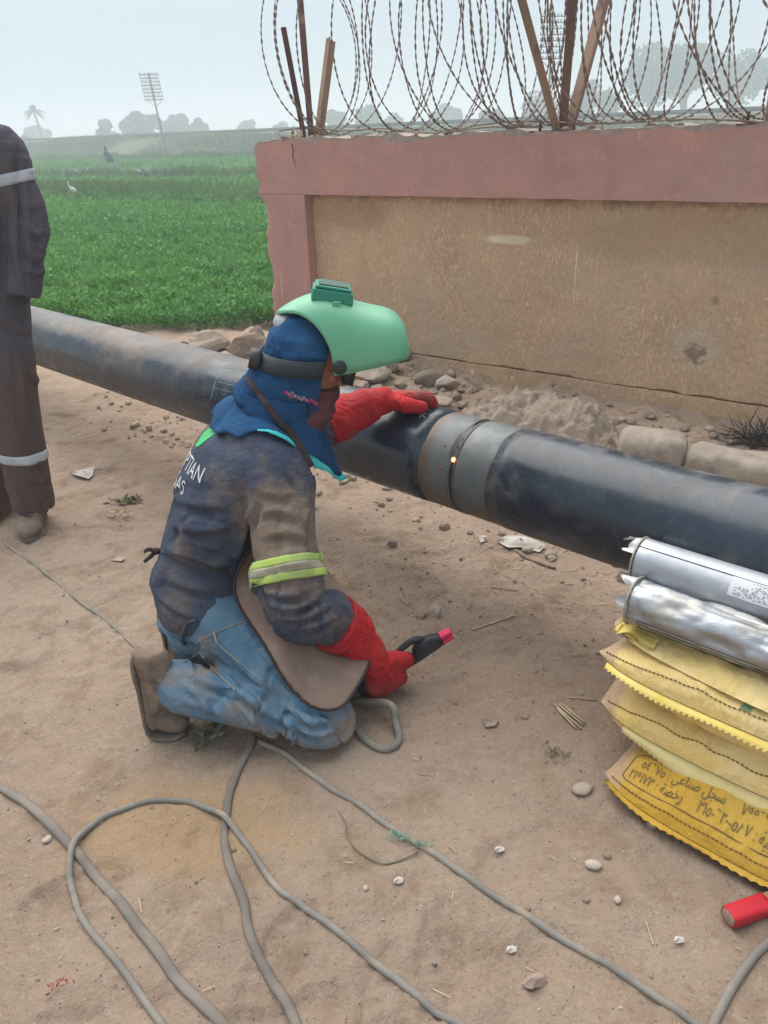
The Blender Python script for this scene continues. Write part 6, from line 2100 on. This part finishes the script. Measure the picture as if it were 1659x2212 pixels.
def on_tin(c, ax, sd, up, x, a, lift=.0012): return c + ax * x + (math.cos(a) * sd + math.sin(a) * up) * (TR + lift)
# which angle faces the camera: find with sd pointing
def tin_ang(c, ax, sd, up, px, py):
    best = None
    for a in np.linspace(0, 2 * math.pi, 241):
        for x in np.linspace(0, .5, 61):
            p = on_tin(c, ax, sd, up, x, a)
            q = p - EYE; cc = q @ _F
            u_, v_ = PW / 2 + FOC * (q @ CR) / cc, PH / 2 - FOC * (q @ CU) / cc
            nn = math.cos(a) * sd + math.sin(a) * up
            if nn @ q > 0: continue
            d_ = (u_ - px) ** 2 + (v_ - py) ** 2
            if best is None or d_ < best[0]: best = (d_, x, a)
    return best[1], best[2]
def tin_patch(c, ax, sd, up, x0, x1, a0, a1, m, name, parent, lift=.0012, jag=0.0):
    G_ = [[on_tin(c, ax, sd, up, x + (jag * math.sin(31 * a) if k == 0 else 0), a + (jag * 9 * math.sin(57 * x) if j == 0 else 0), lift) for j, a in enumerate(np.linspace(a0, a1, 12))] for k, x in enumerate(np.linspace(x0, x1, 16))]
    return MB().grid(G_).build(name, m, parent, fixn=False)
xa, aa = tin_ang(c1, a1, sd1, up1, 1588, 1245); xb, ab = tin_ang(c1, a1, sd1, up1, 1580, 1288)
lab = tin_patch(c1, a1, sd1, up1, xa, xa + .155, min(aa, ab), max(aa, ab), M['sticker'], 'paper_label', t1, .0010, .0012)
mi = MB(); r = np.random.default_rng(3)
dirn = 1 if ab > aa else -1
for k in range(13):
    f0 = .10 + .065 * k
    if f0 > .95: break
    x_ = xa + .012 + (.034 if k < 6 else 0)
    while x_ < xa + .15:
        w_ = r.uniform(.002, .007)
        a_ = aa + (ab - aa) * f0
        G_ = [[on_tin(c1, a1, sd1, up1, x_ + i * w_, a_ + dirn * j * .018, .0018) for j in (0, 1)] for i in (0, .5, 1)]
        if r.uniform() < .62: mi.grid(G_)
        x_ += w_ + r.uniform(.001, .005)
mi.build('label_print', M['ink'], lab, fixn=False, kind='stuff')
xl, al = tin_ang(c1, a1, sd1, up1, 1480, 1210)
MB().tube([on_tin(c1, a1, sd1, up1, x, al, .0004) for x in np.linspace(.0, .5, 12)], .0012, 5).build('lock_seam', M['ink'], t1)
for py in (1395, 1402, 1409):
    xl, al = tin_ang(c2, a2, sd2, up2, 1520, py)
    MB().tube([on_tin(c2, a2, sd2, up2, x, al, .0004) for x in np.linspace(.03, .49, 12)], .0011, 5).build('printed_line', M['ink'], t2)
xc, ac = tin_ang(c2, a2, sd2, up2, 1590, 1330)
tin_patch(c2, a2, sd2, up2, xc, xc + .16, ac - .04, ac + .06, M['sticker'], 'label_edge', t2, .0012)
xg, ag = tin_ang(c2, a2, sd2, up2, 1382, 1352)
def tin_text(body, x0, a0, size, m):
    v, f = text_mesh(body, 1)
    sgn = -1 if ((math.cos(a0 + .1) * sd2 + math.sin(a0 + .1) * up2) - (math.cos(a0) * sd2 + math.sin(a0) * up2))[2] < 0 else 1
    MB().add([on_tin(c2, a2, sd2, up2, x0 + q[0] * size, a0 + sgn * q[1] * size / TR, .0014) for q in v], f).build('printed_text', m, t2, fixn=False)
tin_text('OK', .03, ag, .014, M['ink_green'])

# ------------------------------------------------------------------ electrode holder in the right glove
hb0 = HC - HAX * .085; 
hup = nrm(A(0, 0, 1) - HAX * HAX[2]); hsd = np.cross(HAX, hup)
HT = HOLD_B
LH = np.linalg.norm(HT - hb0)
holder = thing('electrode_holder', HC, 'black electrode holder with a pink-red jaw tip in the gloved right hand', 'welding tool')
def hq(x, s, u): return hb0 + HAX * x + hsd * s + hup * u
MB().tube([hq(0, 0, 0), hq(.04, 0, 0), hq(.12, 0, 0), hq(LH - .10, 0, .0)], [.017, .0195, .0185, .0175], 14, n=16).build('handle', M['holder_black'], holder)
for k in range(3):
    MB().tube([hq(LH - .125 + k * .010, 0, 0), hq(LH - .120 + k * .010, 0, 0)], .019, 14).build('grip_ring', M['holder_black'], holder)
jb_ = MB().loft([(hq(LH - .105, 0, .004), hsd * .019, hup * .019), (hq(LH - .075, 0, .016), hsd * .019, hup * .031), (hq(LH - .04, 0, .014), hsd * .018, hup * .027), (hq(LH - .012, 0, .008), hsd * .015, hup * .019)], 16, n=14, e=3.5).build('jaw_body', M['holder_black'], holder)
MB().tube([hq(LH - .060, 0, .036), hq(LH - .075, 0, .054), hq(LH - .10, 0, .060), hq(LH - .142, 0, .054)], [.013, .0115, .0105, .0095], 10, n=14, dome=True).build('lever', M['holder_black'], holder)
MB().ball(hq(LH - .146, 0, .053), (.0105, .0105, .0105)).build('lever_tip', M['red_paint'], holder)
for s_ in (.0098, -.0088):
    MB().loft([(hq(LH - .016, 0, .008 + s_), hsd * .0145, hup * .0082), (hq(LH + .012, 0, .007 + s_), hsd * .014, hup * .0076), (hq(LH + .024, 0, .006 + s_), hsd * .012, hup * .0065)], 14, n=8, e=4).build('jaw_tip', M['holder_pink'], holder)

# ------------------------------------------------------------------ cables
def cable(pts, r, label, name='welding_cable', m='cable', group='cables lying on the dirt', flat=1.0, n=None, lifts=None):
    P = []
    for k, q in enumerate(pts):
        P.append(on_ground(q[0], q[1], r * .75) if len(q) == 2 else np.array(q, float))
    P = np.array(P)
    n = n or len(P) * 14
    C = catmull(P, n)
    two = np.array([len(q) == 2 for q in pts])
    if two.all():
        g_ = ground_h(C[:, 0], C[:, 1])
        k_ = np.ones(9) / 9
        g_ = np.convolve(np.pad(g_, 4, mode='edge'), k_, mode='valid')
        C[:, 2] = g_ + r * .45
    w_ = np.stack([np.arange(n) * .11, 0 * C[:, 0], 0 * C[:, 0]], 1)
    C[:, 0] += .002 * vnoise(w_ * .6, 5) ; C[:, 1] += .002 * vnoise(w_ * .6 + 40, 6)
    if lifts:
        for (px, py, h_, wd) in lifts:
            c = on_ground(px, py)
            C[:, 2] += h_ * np.exp(-((C[:, 0] - c[0]) ** 2 + (C[:, 1] - c[1]) ** 2) / wd ** 2)
    o = MB().tube(C, r, 10, flat=flat).build(name, M[m], loc=P[0])
    return tag(o, label, 'cable', group)
cable([(-90, 1640), (0, 1700), (60, 1735), (130, 1800), (185, 1865), (240, 1928), (290, 1990), (335, 2050), (385, 2115), (440, 2172), (500, 2230), (560, 2300)], .0115, 'thick flat grey-brown cable running from the left edge to the bottom edge', m='cable_flat', flat=.6)
cable([(385, 2260), (340, 2200), (270, 2100), (185, 1995), (155, 1925), (148, 1875), (165, 1820), (220, 1766), (300, 1735), (375, 1729), (440, 1742), (485, 1768), (540, 1832), (600, 1915), (650, 1955), (705, 1992), (770, 2045), (850, 2112), (920, 2170), (1000, 2214), (1080, 2260)], .0078, 'thin grey cable bent into a big loop at the bottom left', lifts=[(172, 1838, .014, .05), (488, 1770, .014, .05)])
cable([(548, 1590), (535, 1620), (513, 1660), (497, 1710), (487, 1760), (483, 1810), (495, 1868), (522, 1940), (537, 2005), (560, 2070), (598, 2130), (630, 2185), (650, 2240), (665, 2300)], .0105, 'thick cable running down from under the kneeling knee past the loop', m='cable_flat', flat=.65)
cable([(560, 1600), (615, 1628), (655, 1660), (700, 1690), (770, 1735), (850, 1790), (950, 1852), (1050, 1925), (1200, 2020), (1350, 2108), (1480, 2190), (1540, 2240)], .0082, 'straight grey cable running from the knee to the bottom right corner')
cable([(1760, 1940), (1700, 1990), (1659, 2032), (1620, 2078), (1580, 2135), (1555, 2180), (1535, 2230), (1520, 2290)], .0088, 'short piece of grey cable cutting the bottom right corner')
cable([(-80, 1105), (0, 1163), (60, 1208), (150, 1278), (240, 1350), (300, 1406), (330, 1440)], .0060, 'thin grey cable on the left running to the welder\'s boot')
k_end = on_ground(745, 1490, .010)
e0 = hb0 + HAX * .01
pts = [tuple(e0), tuple(e0 - HAX * .05 - hup * .01), tuple(on_ground(838, 1520, .055)), tuple(on_ground(856, 1562, .02)), tuple(on_ground(860, 1600, .008)), tuple(on_ground(836, 1618, .008)), tuple(on_ground(800, 1606, .008)), tuple(on_ground(765, 1572, .010)), tuple(on_ground(742, 1530, .016)), tuple(on_ground(742, 1490, .03)), tuple(on_ground(765, 1465, .02)), tuple(on_ground(790, 1450, .01)), tuple(on_ground(770, 1425, .008)), tuple(on_ground(700, 1400, .008))]
cable(pts, .0108, 'grey holder cable looping over the dirt in front of the knee')

# ------------------------------------------------------------------ stones, rubble, scraps
def rock_mesh(size, seed, flat=.7, cuts=7, rough_=.10, sub=(16, 11)):
    r = np.random.default_rng(seed)
    mb = MB().ball((0, 0, 0), 1.0, seg=sub[0], ring=sub[1])
    v = mb.verts()
    for _ in range(cuts):
        n_ = nrm(r.normal(0, 1, 3)); d_ = r.uniform(.55, .85)
        k = v @ n_ - d_
        v = v - n_ * np.clip(k, 0, None)[:, None]
    v = v * (1 + rough_ * vnoise(v * 2.2 + seed, seed)[:, None] + rough_ * .4 * vnoise(v * 6 + seed, seed + 1)[:, None])
    return v * np.asarray(size) * [1, 1, flat], mb.f
def rock(px, py, wpx, m, label, name='stone', cat='stone', group=None, seed=0, flat=.7, cuts=7, depth=.8, rot=None, sink=.3, facet=False, rough_=.10, lift=0.0):
    c = on_ground(px, py, lift)
    dpt = (c - EYE) @ _F
    R_ = wpx / 2 * dpt / FOC
    v, f = rock_mesh((R_, R_ * depth, R_), seed, flat, cuts, rough_)
    a = seed * 1.7 if rot is None else rot
    ca, sa = math.cos(a), math.sin(a)
    if rot is None and depth > .7: v = v @ np.array([[ca, sa, 0], [-sa, ca, 0], [0, 0, 1]])
    elif rot is not None: v = v @ np.array([[ca, sa, 0], [-sa, ca, 0], [0, 0, 1]])
    v = v + c + A(0, 0, R_ * flat * (1 - sink) * .8)
    o = MB().add(v, f).build(name, M[m], loc=c, flat=facet)
    return tag(o, label, cat, group)
G1 = 'loose stones on the dirt'
rock(942, 1330, 34, 'rock_pale', 'pale white stone standing beside the electrode holder', seed=3, flat=1.1, cuts=9, facet=True, group=G1)
rock(908, 1334, 30, 'rock_grey', 'dull brown stone left of the pale white one', seed=4, flat=.5, cuts=8, facet=True, group=G1)
rock(1154, 2126, 58, 'brick', 'squarish dusty brick fragment near the bottom edge', name='brick_fragment', cat='brick', seed=21, flat=.62, cuts=10, facet=True, depth=.62, rot=.1)
rock(1258, 1708, 48, 'rock_tan', 'large smooth tan pebble between the knee and the sandbags', name='pebble', cat='pebble', seed=6, flat=.42, cuts=1, depth=.7, rot=.3, group='smooth pebbles on the dirt')
rock(1409, 1784, 24, 'rock_tan', 'upright egg-shaped pebble just below the lowest sandbag', name='pebble', cat='pebble', seed=7, flat=.8, cuts=0, depth=.9, group='smooth pebbles on the dirt')
rock(1282, 1872, 36, 'rock_pale', 'oval cream pebble right of the straight cable', name='pebble', cat='pebble', seed=8, flat=.5, cuts=0, depth=.7, rot=2.9, group='smooth pebbles on the dirt')
rock(1311, 1852, 18, 'rock_grey', 'small dark pebble beside the oval cream pebble', name='pebble', cat='pebble', seed=9, flat=.75, cuts=1, group='smooth pebbles on the dirt')
rock(1334, 1946, 19, 'rock_pale', 'small white pebble lowest in the group right of the straight cable', name='pebble', cat='pebble', seed=10, flat=.7, cuts=0, group='smooth pebbles on the dirt')
rock(1266, 1945, 17, 'rock_grey', 'small brown pebble left of the small white pebble', name='pebble', cat='pebble', seed=11, flat=.6, cuts=1, group='smooth pebbles on the dirt')
rock(790, 1921, 14, 'rock_pale', 'small round cream pebble between the loop and the straight cable', name='pebble', cat='pebble', seed=12, flat=.8, cuts=0, group='smooth pebbles on the dirt')
rock(103, 1816, 22, 'rock_pale', 'cream pebble beside the thick flat cable at the left', name='pebble', cat='pebble', seed=13, flat=.7, cuts=2, group='smooth pebbles on the dirt')
rock(505, 1836, 15, 'rock_grey', 'dark pebble beside the thick cable below the knee', name='pebble', cat='pebble', seed=14, flat=.7, cuts=2, group='smooth pebbles on the dirt')
rock(1060, 1470, 20, 'rock_grey', 'dark lump of earth right of the welder\'s jacket sleeve', name='earth_clod', cat='clod', seed=15, flat=.7, cuts=4) if False else None
rock(848, 1178, 22, 'rock_grey', 'brown clod of earth lying in front of the pipe', name='earth_clod', cat='clod', seed=15, flat=.75, cuts=4)
# rubble behind the pipe
RB = 'rubble at the foot of the wall'
rock(965, 838, 66, 'rock_pale', 'pale angular block highest on the rubble right of the red glove', seed=31, flat=.62, cuts=9, facet=True, group=RB, depth=.7, rot=.1, lift=.02)
rock(922, 830, 70, 'rock_grey', 'dark rounded lump between the pale block and the red glove', seed=32, flat=.6, cuts=4, group=RB, lift=.01)
rock(890, 858, 46, 'rock_tan', 'cream stone just behind the red glove\'s fingers', seed=33, flat=.7, cuts=8, facet=True, group=RB)
rock(945, 872, 74, 'rock_tan', 'long flat tan stone lying right behind the pipe', seed=34, flat=.28, cuts=7, facet=True, group=RB, depth=.5, rot=-.35)
rock(800, 818, 90, 'rock_tan', 'big pale slab of rubble below the helmet\'s chin end', seed=35, flat=.45, cuts=9, facet=True, group=RB, rot=.2)
rock(838, 800, 60, 'rubble', 'tan rubble lump left of the dark rounded lump', seed=36, flat=.6, cuts=7, facet=True, group=RB)
rock(850, 775, 96, 'rubble', 'broad earthy block leaning against the wall under the helmet', seed=37, flat=.5, cuts=8, facet=True, group=RB)
rock(784, 838, 40, 'brick', 'reddish broken brick just above the pipe by the glove\'s cuff', name='brick_fragment', cat='brick', seed=38, flat=.5, cuts=10, facet=True, group=RB)
rock(1440, 938, 26, 'rock_tan', 'smooth oval stone on the dirt above the broken kerb', seed=39, flat=.7, cuts=0, depth=.8, group=RB)
rock(1018, 800, 18, 'rock_pale', 'small white chip by the wall plinth', seed=40, flat=.7, cuts=7, group=RB) if False else None
rock(1240, 858, 20, 'rock_grey', 'small dark stone on the top of the gritty dirt ridge', seed=41, flat=.7, cuts=6, facet=True, group=RB)
rock(1405, 900, 30, 'rock_grey', 'dark crumbly clod against the wall above the kerb', seed=42, flat=.5, cuts=6, facet=True, group=RB)
rock(445, 758, 108, 'rock_tan', 'pale flat-topped stone at the edge of the green field', seed=43, flat=.5, cuts=11, group=RB, depth=.6, rot=.3, rough_=.16, facet=True)
rock(548, 770, 130, 'rubble', 'big earthy boulder by the end of the wall, left of the hood', seed=44, flat=.62, cuts=10, group=RB, depth=.6, rot=.2, rough_=.2, facet=True)
rock(480, 790, 90, 'rubble', 'brown earthy lump between the flat-topped stone and the pipe', seed=45, flat=.4, cuts=5, group=RB)
STONE_LABELS = ["small stone just right of the welder's raised hood, highest on the slope", 'small stone under the helmet, beside the reddish brick', 'small stone between the red cuff and the big pale slab', "little stone directly above the red glove's wrist", "small stone touching the back of the red glove's knuckles", 'small flat stone right of the pale angular block', 'small stone below the pale angular block, near the pipe', 'small stone between the pale angular block and the wall', 'small stone half under the broad earthy block by the wall', 'small stone left of the pale angular block, against the wall', 'tiny chip right of the pale angular block', 'small stone between the dark lump and the long flat stone', "small stone half hidden by the welder's hood", 'tiny stone just behind the red fingertips on the pipe', 'tiny stone at the left foot of the gritty ridge', 'small stone on the left part of the gritty ridge', 'small stone on the middle of the gritty ridge', 'small stone left of the flat-topped stone at the field edge', 'small stone between the flat-topped stone and the big boulder', "small stone right of the big boulder, by the wall's end", 'leftmost small stone of the rubble, at the field edge', 'small stone at the right end of the gritty ridge', 'small stone above the rounded kerb end', 'small stone above the joint of the two kerb pieces', 'small stone left of the black bristles', 'tiny stone touching the black bristles']
for k, (px, py, w_) in enumerate(((760, 800, 40), (778, 812, 30), (815, 846, 34), (868, 838, 30), (905, 876, 34), (985, 862, 30), (1000, 880, 26), (975, 812, 26), (880, 802, 36), (920, 800, 30), (1015, 850, 22), (935, 850, 24), (745, 815, 30), (860, 870, 24), (1040, 868, 20), (1110, 880, 22), (1160, 866, 20), (420, 775, 34), (500, 770, 40), (585, 752, 40), (395, 752, 30), (1300, 905, 26), (1345, 912, 22), (1480, 930, 22), (1540, 945, 26), (1575, 958, 20))):
    rock(px, py, w_ * 1.15, ('rubble', 'rock_tan', 'rock_grey')[k % 3], STONE_LABELS[k], seed=60 + k, flat=.62, cuts=9, facet=True, group='small stones in the rubble')
# ridge of gritty dirt and broken kerb behind the pipe
def mound(label, pts, wid, hgt, m, seed, name, cat, grit=.5):
    P = catmull(np.array([on_ground(a, b) for a, b in pts]), 130)
    G_ = []
    T = np.gradient(P, axis=0); T /= np.linalg.norm(T, axis=1)[:, None]
    S_ = np.cross(T, (0, 0, 1))
    for i in range(130):
        e_ = math.sin(math.pi * (i + .02) / 129.04) ** .45
        row = []
        for w in np.linspace(-1, 1, 56):
            p = P[i] + S_[i] * w * wid * (.55 + .45 * e_)
            h_ = hgt * e_ * max(0, 1 - abs(w) ** 2.2) 
            row.append(A(p[0], p[1], gz(p[0], p[1]) - .02 + h_))
        G_.append(row)
    G_ = np.array(G_); F_ = G_.reshape(-1, 3)
    k = smooth(.0, .05, (F_[:, 2] - ground_h(F_[:, 0], F_[:, 1])))
    F_[:, 2] += k * grit * (.034 * vnoise(F_ * 9, seed) + .024 * vnoise(F_ * 23, seed + 1) + .026 * np.clip(vnoise(F_ * 34, seed + 4), 0, 1) + .010 * vnoise(F_ * 70, seed + 2))
    o = MB().grid(F_.reshape(G_.shape)).build(name, M[m], loc=P[65] * A(1, 1, 0))
    return tag(o, label, cat)
mound('gritty ridge of grey dirt between the pipe and the wall', [(985, 905), (1060, 905), (1140, 912), (1220, 925), (1290, 945), (1345, 960)], .17, .145, 'rubble', 3, 'dirt_ridge', 'dirt heap', 1.0)
def kerb(px0, px1, w, h, m, label, seed):
    a, b = on_ground(*px0), on_ground(*px1)
    d_ = nrm((b - a) * A(1, 1, 0)); s_ = np.cross(d_, (0, 0, 1)); L_ = np.linalg.norm((b - a)[:2])
    R = []
    for i, x in enumerate(np.linspace(0, L_, 40)):
        e_ = min(1, .75 + 9 * min(x, L_ - x))
        prof_ = []
        for q in np.linspace(0, 2 * math.pi, 26, endpoint=False):
            c_, n_ = math.cos(q), math.sin(q)
            c_ = math.copysign(abs(c_) ** .55, c_); n_ = math.copysign(abs(n_) ** .55, n_)
            prof_.append(a + d_ * x + s_ * c_ * w / 2 * e_ + A(0, 0, h / 2 * (1 + n_ * e_) - .03))
        R.append(prof_)
    R = np.array(R)
    F_ = R.reshape(-1, 3)
    F_ = F_ + .016 * np.stack([vnoise(F_ * 9, seed), vnoise(F_ * 8, seed + 1), vnoise(F_ * 8, seed + 2)], 1) + .004 * np.stack([vnoise(F_ * 28, seed + 3), vnoise(F_ * 28, seed + 4), vnoise(F_ * 28, seed + 5)], 1)
    o = MB().rings(list(F_.reshape(R.shape))).build('kerb_stone', M[m], loc=a)
    return tag(o, label, 'kerb', 'broken kerb stones behind the pipe')
kerb((1335, 985), (1478, 1010), .20, .17, 'concrete', 'rounded end piece of broken concrete kerb next to the dirt ridge', 5)
kerb((1484, 1012), (1730, 1075), .20, .165, 'concrete', 'longer piece of concrete kerb reaching the right edge of the photo', 9)
# black bristle clump at the wall foot
c = on_ground(1640, 962, .01)
Qb = leaf_quads(c[0] + rng.normal(0, .06, 300), c[1] + rng.normal(0, .03, 300), c[2] + rng.uniform(0, .05, 300), rng.uniform(.08, .2, 300), np.full(300, .006), .12, 300)
tag(quads_object('burnt_brush', Qb, M['char'], loc=c), 'clump of black burnt bristles at the foot of the wall on the right', 'brush')

# loose grit, crumbs and straw
def scatter_stones(name, n, xr, yr, smin, smax, m, seed, cond=None):
    r = np.random.default_rng(seed)
    x, y = r.uniform(*xr, n), r.uniform(*yr, n)
    if cond is not None:
        k = cond(x, y); x, y = x[k], y[k]
    z = ground_h(x, y)
    mb = MB()
    for i in range(len(x)):
        s_ = smin * (smax / smin) ** (r.uniform() ** 2.2)
        v, f = rock_mesh((s_, s_ * r.uniform(.6, 1), s_), int(r.integers(1, 999)), r.uniform(.5, .9), 4, .1, (7, 5))
        a = r.uniform(0, 6.28); ca, sa = math.cos(a), math.sin(a)
        mb.add(v @ np.array([[ca, sa, 0], [-sa, ca, 0], [0, 0, 1]]) + A(x[i], y[i], z[i] + s_ * .25), f)
    mb.build(name, M[m], kind='stuff', flat=True)
scatter_stones('grit', 650, (-2.0, 1.6), (.6, 3.2), .0015, .008, 'rock_grey', 1)
scatter_stones('grit', 260, (-2.0, 1.6), (.6, 3.4), .0015, .006, 'rock_pale', 2)
scatter_stones('earth_crumbs', 520, (-.6, 1.3), (1.6, 3.2), .003, .011, 'rubble', 3)
bankc = lambda x, y: (.602 * x + .799 * y > 2.45) & (.602 * x + .799 * y < 4.15)
scatter_stones('rubble_crumbs', 1500, (-1.8, 3.0), (2.2, 5.2), .006, .040, 'rubble', 4, bankc)
scatter_stones('rubble_crumbs', 350, (-1.8, 3.0), (2.2, 5.2), .006, .032, 'rock_tan', 5, bankc)
def scatter_straw(n, xr, yr, L0, L1, m, seed, w=.0016):
    r = np.random.default_rng(seed)
    x, y = r.uniform(*xr, n), r.uniform(*yr, n); a = r.uniform(0, 6.28, n); L = L0 * (L1 / L0) ** (r.uniform(0, 1, n) ** 2)
    dx, dy = np.cos(a) * L / 2, np.sin(a) * L / 2
    nx, ny = -np.sin(a) * w, np.cos(a) * w
    z0 = ground_h(x - dx, y - dy) + .003; z1 = ground_h(x + dx, y + dy) + .003 + r.uniform(0, .006, n)
    Q = np.stack([np.stack([x - dx - nx, y - dy - ny, z0], 1), np.stack([x + dx - nx, y + dy - ny, z1], 1), np.stack([x + dx + nx, y + dy + ny, z1 + .001], 1), np.stack([x - dx + nx, y - dy + ny, z0 + .001], 1)], 1)
    quads_object('straw_bits', Q, M[m], kind='stuff')
scatter_straw(520, (-2.0, 1.4), (.6, 3.6), .006, .05, 'straw', 1, .0011)
scatter_straw(420, (-.5, 1.1), (1.9, 2.8), .008, .07, 'straw', 2, .0012)
scatter_straw(160, (-.4, 1.2), (1.7, 2.8), .01, .06, 'twig', 3, .0014)

def stick(pts, r, m, label, name='twig', cat='twig', lift=.004, group=None):
    P = [on_ground(a, b, lift) for a, b in pts]
    return tag(MB().tube(P, r, 6, n=max(6, len(P) * 4)).build(name, M[m], loc=P[0]), label, cat, group)
stick([(1020, 1360), (1070, 1344), (1112, 1328)], .0028, 'straw', 'straight dry stalk right of the electrode holder')
stick([(865, 1285), (872, 1298), (882, 1306)], .0032, 'rock_pale', 'short pale broken twig behind the red glove')
stick([(1112, 1188), (1135, 1205), (1180, 1222), (1200, 1228)], .006, 'twig', 'curved grey twig sticking out below the white plastic scrap')
stick([(1060, 1268), (1120, 1275)], .0022, 'straw', 'thin yellow straw in front of the pipe')
stick([(1228, 1506), (1288, 1512)], .002, 'straw', 'thin pale straw left of the sandbags')
for k, (a, b) in enumerate((((1200, 1524), (1252, 1570)), ((1206, 1522), (1260, 1566)), ((1212, 1520), (1264, 1562)), ((1204, 1530), (1246, 1574)))):
    pass
tw = MB()
for a, b in (((1200, 1524), (1252, 1570)), ((1206, 1521), (1260, 1566)), ((1213, 1520), (1264, 1562)), ((1203, 1530), (1246, 1574)), ((1196, 1520), (1256, 1574))):
    tw.tube([on_ground(*a, .006), on_ground((a[0] + b[0]) / 2, (a[1] + b[1]) / 2, .010), on_ground(*b, .005)], .0032, 5, n=6)
tag(tw.build('twig_bundle', M['straw'], loc=on_ground(1230, 1545)), 'small bundle of dry stalks left of the sandbags', 'twigs')
stick([(732, 1752), (745, 1775), (750, 1805), (765, 1830), (790, 1850), (830, 1866), (870, 1856), (905, 1838)], .0017, 'sprig', 'thin dry grey-green stem curving beside the straight cable', name='plant_stem', cat='stem')
def sprig(pts, m, label, n, sp, L0, name='sprig', cat='sprig'):
    P = np.array([on_ground(a, b, .006) for a, b in pts]); C = catmull(P, n)
    Q_ = leaf_quads(C[:, 0] + rng.normal(0, sp, n), C[:, 1] + rng.normal(0, sp, n), C[:, 2] + rng.uniform(0, .012, n), rng.uniform(L0 * .6, L0 * 1.4, n), np.full(n, L0 * .4), .25, n)
    return tag(quads_object(name, Q_, M[m], loc=P[0]), label, cat)
sprig([(845, 1805), (868, 1815), (900, 1826), (935, 1830)], 'scrap_green', 'crumpled green string lying across the straight cable', 90, .004, .010, 'string_scrap', 'scrap')
sprig([(250, 1088), (275, 1085), (296, 1082)], 'sprig', 'dark wilted sprig on the dirt near the standing man', 60, .012, .035)
sprig([(245, 1110), (262, 1118), (280, 1112)], 'straw', 'pale wilted leaf bits below the dark sprig', 24, .012, .03)
sprig([(435, 1598), (455, 1588), (478, 1574)], 'sprig', 'green wilted sprig under the welder\'s shin', 50, .012, .035)
sprig([(1182, 1625), (1200, 1632), (1220, 1640)], 'sprig', 'few small dark leaves between knee and sandbags', 20, .012, .022)
sprig([(112, 2150), (115, 2135), (135, 2128), (160, 2126)], 'red_thread', 'bit of faded red thread at the bottom left', 26, .002, .010, 'thread_scrap', 'scrap')
def scrap(pts, m, label, name, h=.012, cat='scrap', seed=0):
    P = np.array([on_ground(a, b, .004) for a, b in pts])
    c = P.mean(0)
    rings_ = []
    for q in np.linspace(0, 1, 6):
        row = []
        for p in np.vstack([P, P[:1]]):
            w = c + (p - c) * q
            w = w + A(0, 0, h * (1 - q) * .6 + h * .8 * vnoise(np.array([w * 40]), seed)[0] * .5 + h * .3)
            row.append(w)
        rings_.append(row)
    return tag(MB().grid(rings_, thick=.0015).build(name, M[m], loc=c, fixn=False), label, cat)
scrap([(150, 1024), (178, 1016), (205, 1010), (200, 1028), (192, 1038), (168, 1030)], 'plastic_white', 'white triangular plastic scrap on the dirt by the standing man', 'plastic_scrap', .015, seed=1)
scrap([(210, 1013), (228, 1014), (240, 1022), (224, 1022)], 'plastic_white', 'small pale plastic bit right of the triangular scrap', 'plastic_scrap', .01, seed=2)
scrap([(1072, 1172), (1095, 1162), (1130, 1160), (1160, 1172), (1178, 1184), (1165, 1194), (1125, 1186), (1098, 1188), (1085, 1180)], 'plastic_white', 'crumpled white plastic under the pipe edge, largest scrap', 'plastic_scrap', .03, seed=3)
scrap([(1034, 1160), (1048, 1158), (1052, 1168), (1038, 1174)], 'plastic_white', 'small white plastic bit left of the crumpled one under the pipe', 'plastic_scrap', .01, seed=4)
scrap([(238, 1205), (255, 1203), (272, 1208), (262, 1214), (245, 1212)], 'rock_tan', 'pale curled leaf on the dirt below the wilted sprig', 'dry_leaf', .01, 'leaf', seed=5)
scrap([(1040, 1555), (1060, 1550), (1078, 1556), (1070, 1570), (1050, 1572)], 'rock_grey', 'flat brown leaf between the cable loop and the twig bundle', 'dry_leaf', .008, 'leaf', seed=6)
for k, (px, py, lab) in enumerate(((862, 1903, 'torn pale paper bit left of the straight cable'), (1080, 1836, 'torn pale paper bit right of the straight cable, upper'), (1106, 2052, 'torn pale paper bit near the brick fragment'), (1467, 2033, 'torn white paper bit left of the red-tipped handle'))):
    r_ = 12
    scrap([(px - r_, py + 5), (px - 9, py - 3 - k), (px + 1, py - 8 + k), (px + 9, py - 4), (px + 7 + k, py + 4), (px - 1, py + 7)], 'plastic_white', lab, 'paper_scrap', .008, seed=10 + k)

# ------------------------------------------------------------------ red-tipped wooden handle, bottom right
a = on_ground(1572, 1982, .022); b = on_ground(1720, 1930, .026)
d_ = nrm(b - a); s_ = nrm(np.cross(d_, (0, 0, 1))); u_ = np.cross(s_, d_)
t = thing('wooden_handle', (a + b) / 2 * A(1, 1, 0), 'wooden tool handle with a red painted end at the right edge', 'tool handle')
def hloft(x0, x1, w0, h0, w1, h1, ins=0): 
    return MB().loft([(a + d_ * x0, s_ * (w0 - .003), u_ * (h0 - .003)), (a + d_ * (x0 + .004), s_ * w0, u_ * h0), (a + d_ * x1, s_ * w1, u_ * h1)], 24, n=16, e=3.6)
hloft(.004, .098, .021, .017, .0215, .0175).build('red_end', M['red_paint'], t)
hloft(.09, .42, .0195, .0155, .019, .0155).build('shaft', M['wood'], t)
hloft(-.002, .012, .0185, .0145, .0185, .0145).build('end_grain', M['wood_end'], t)
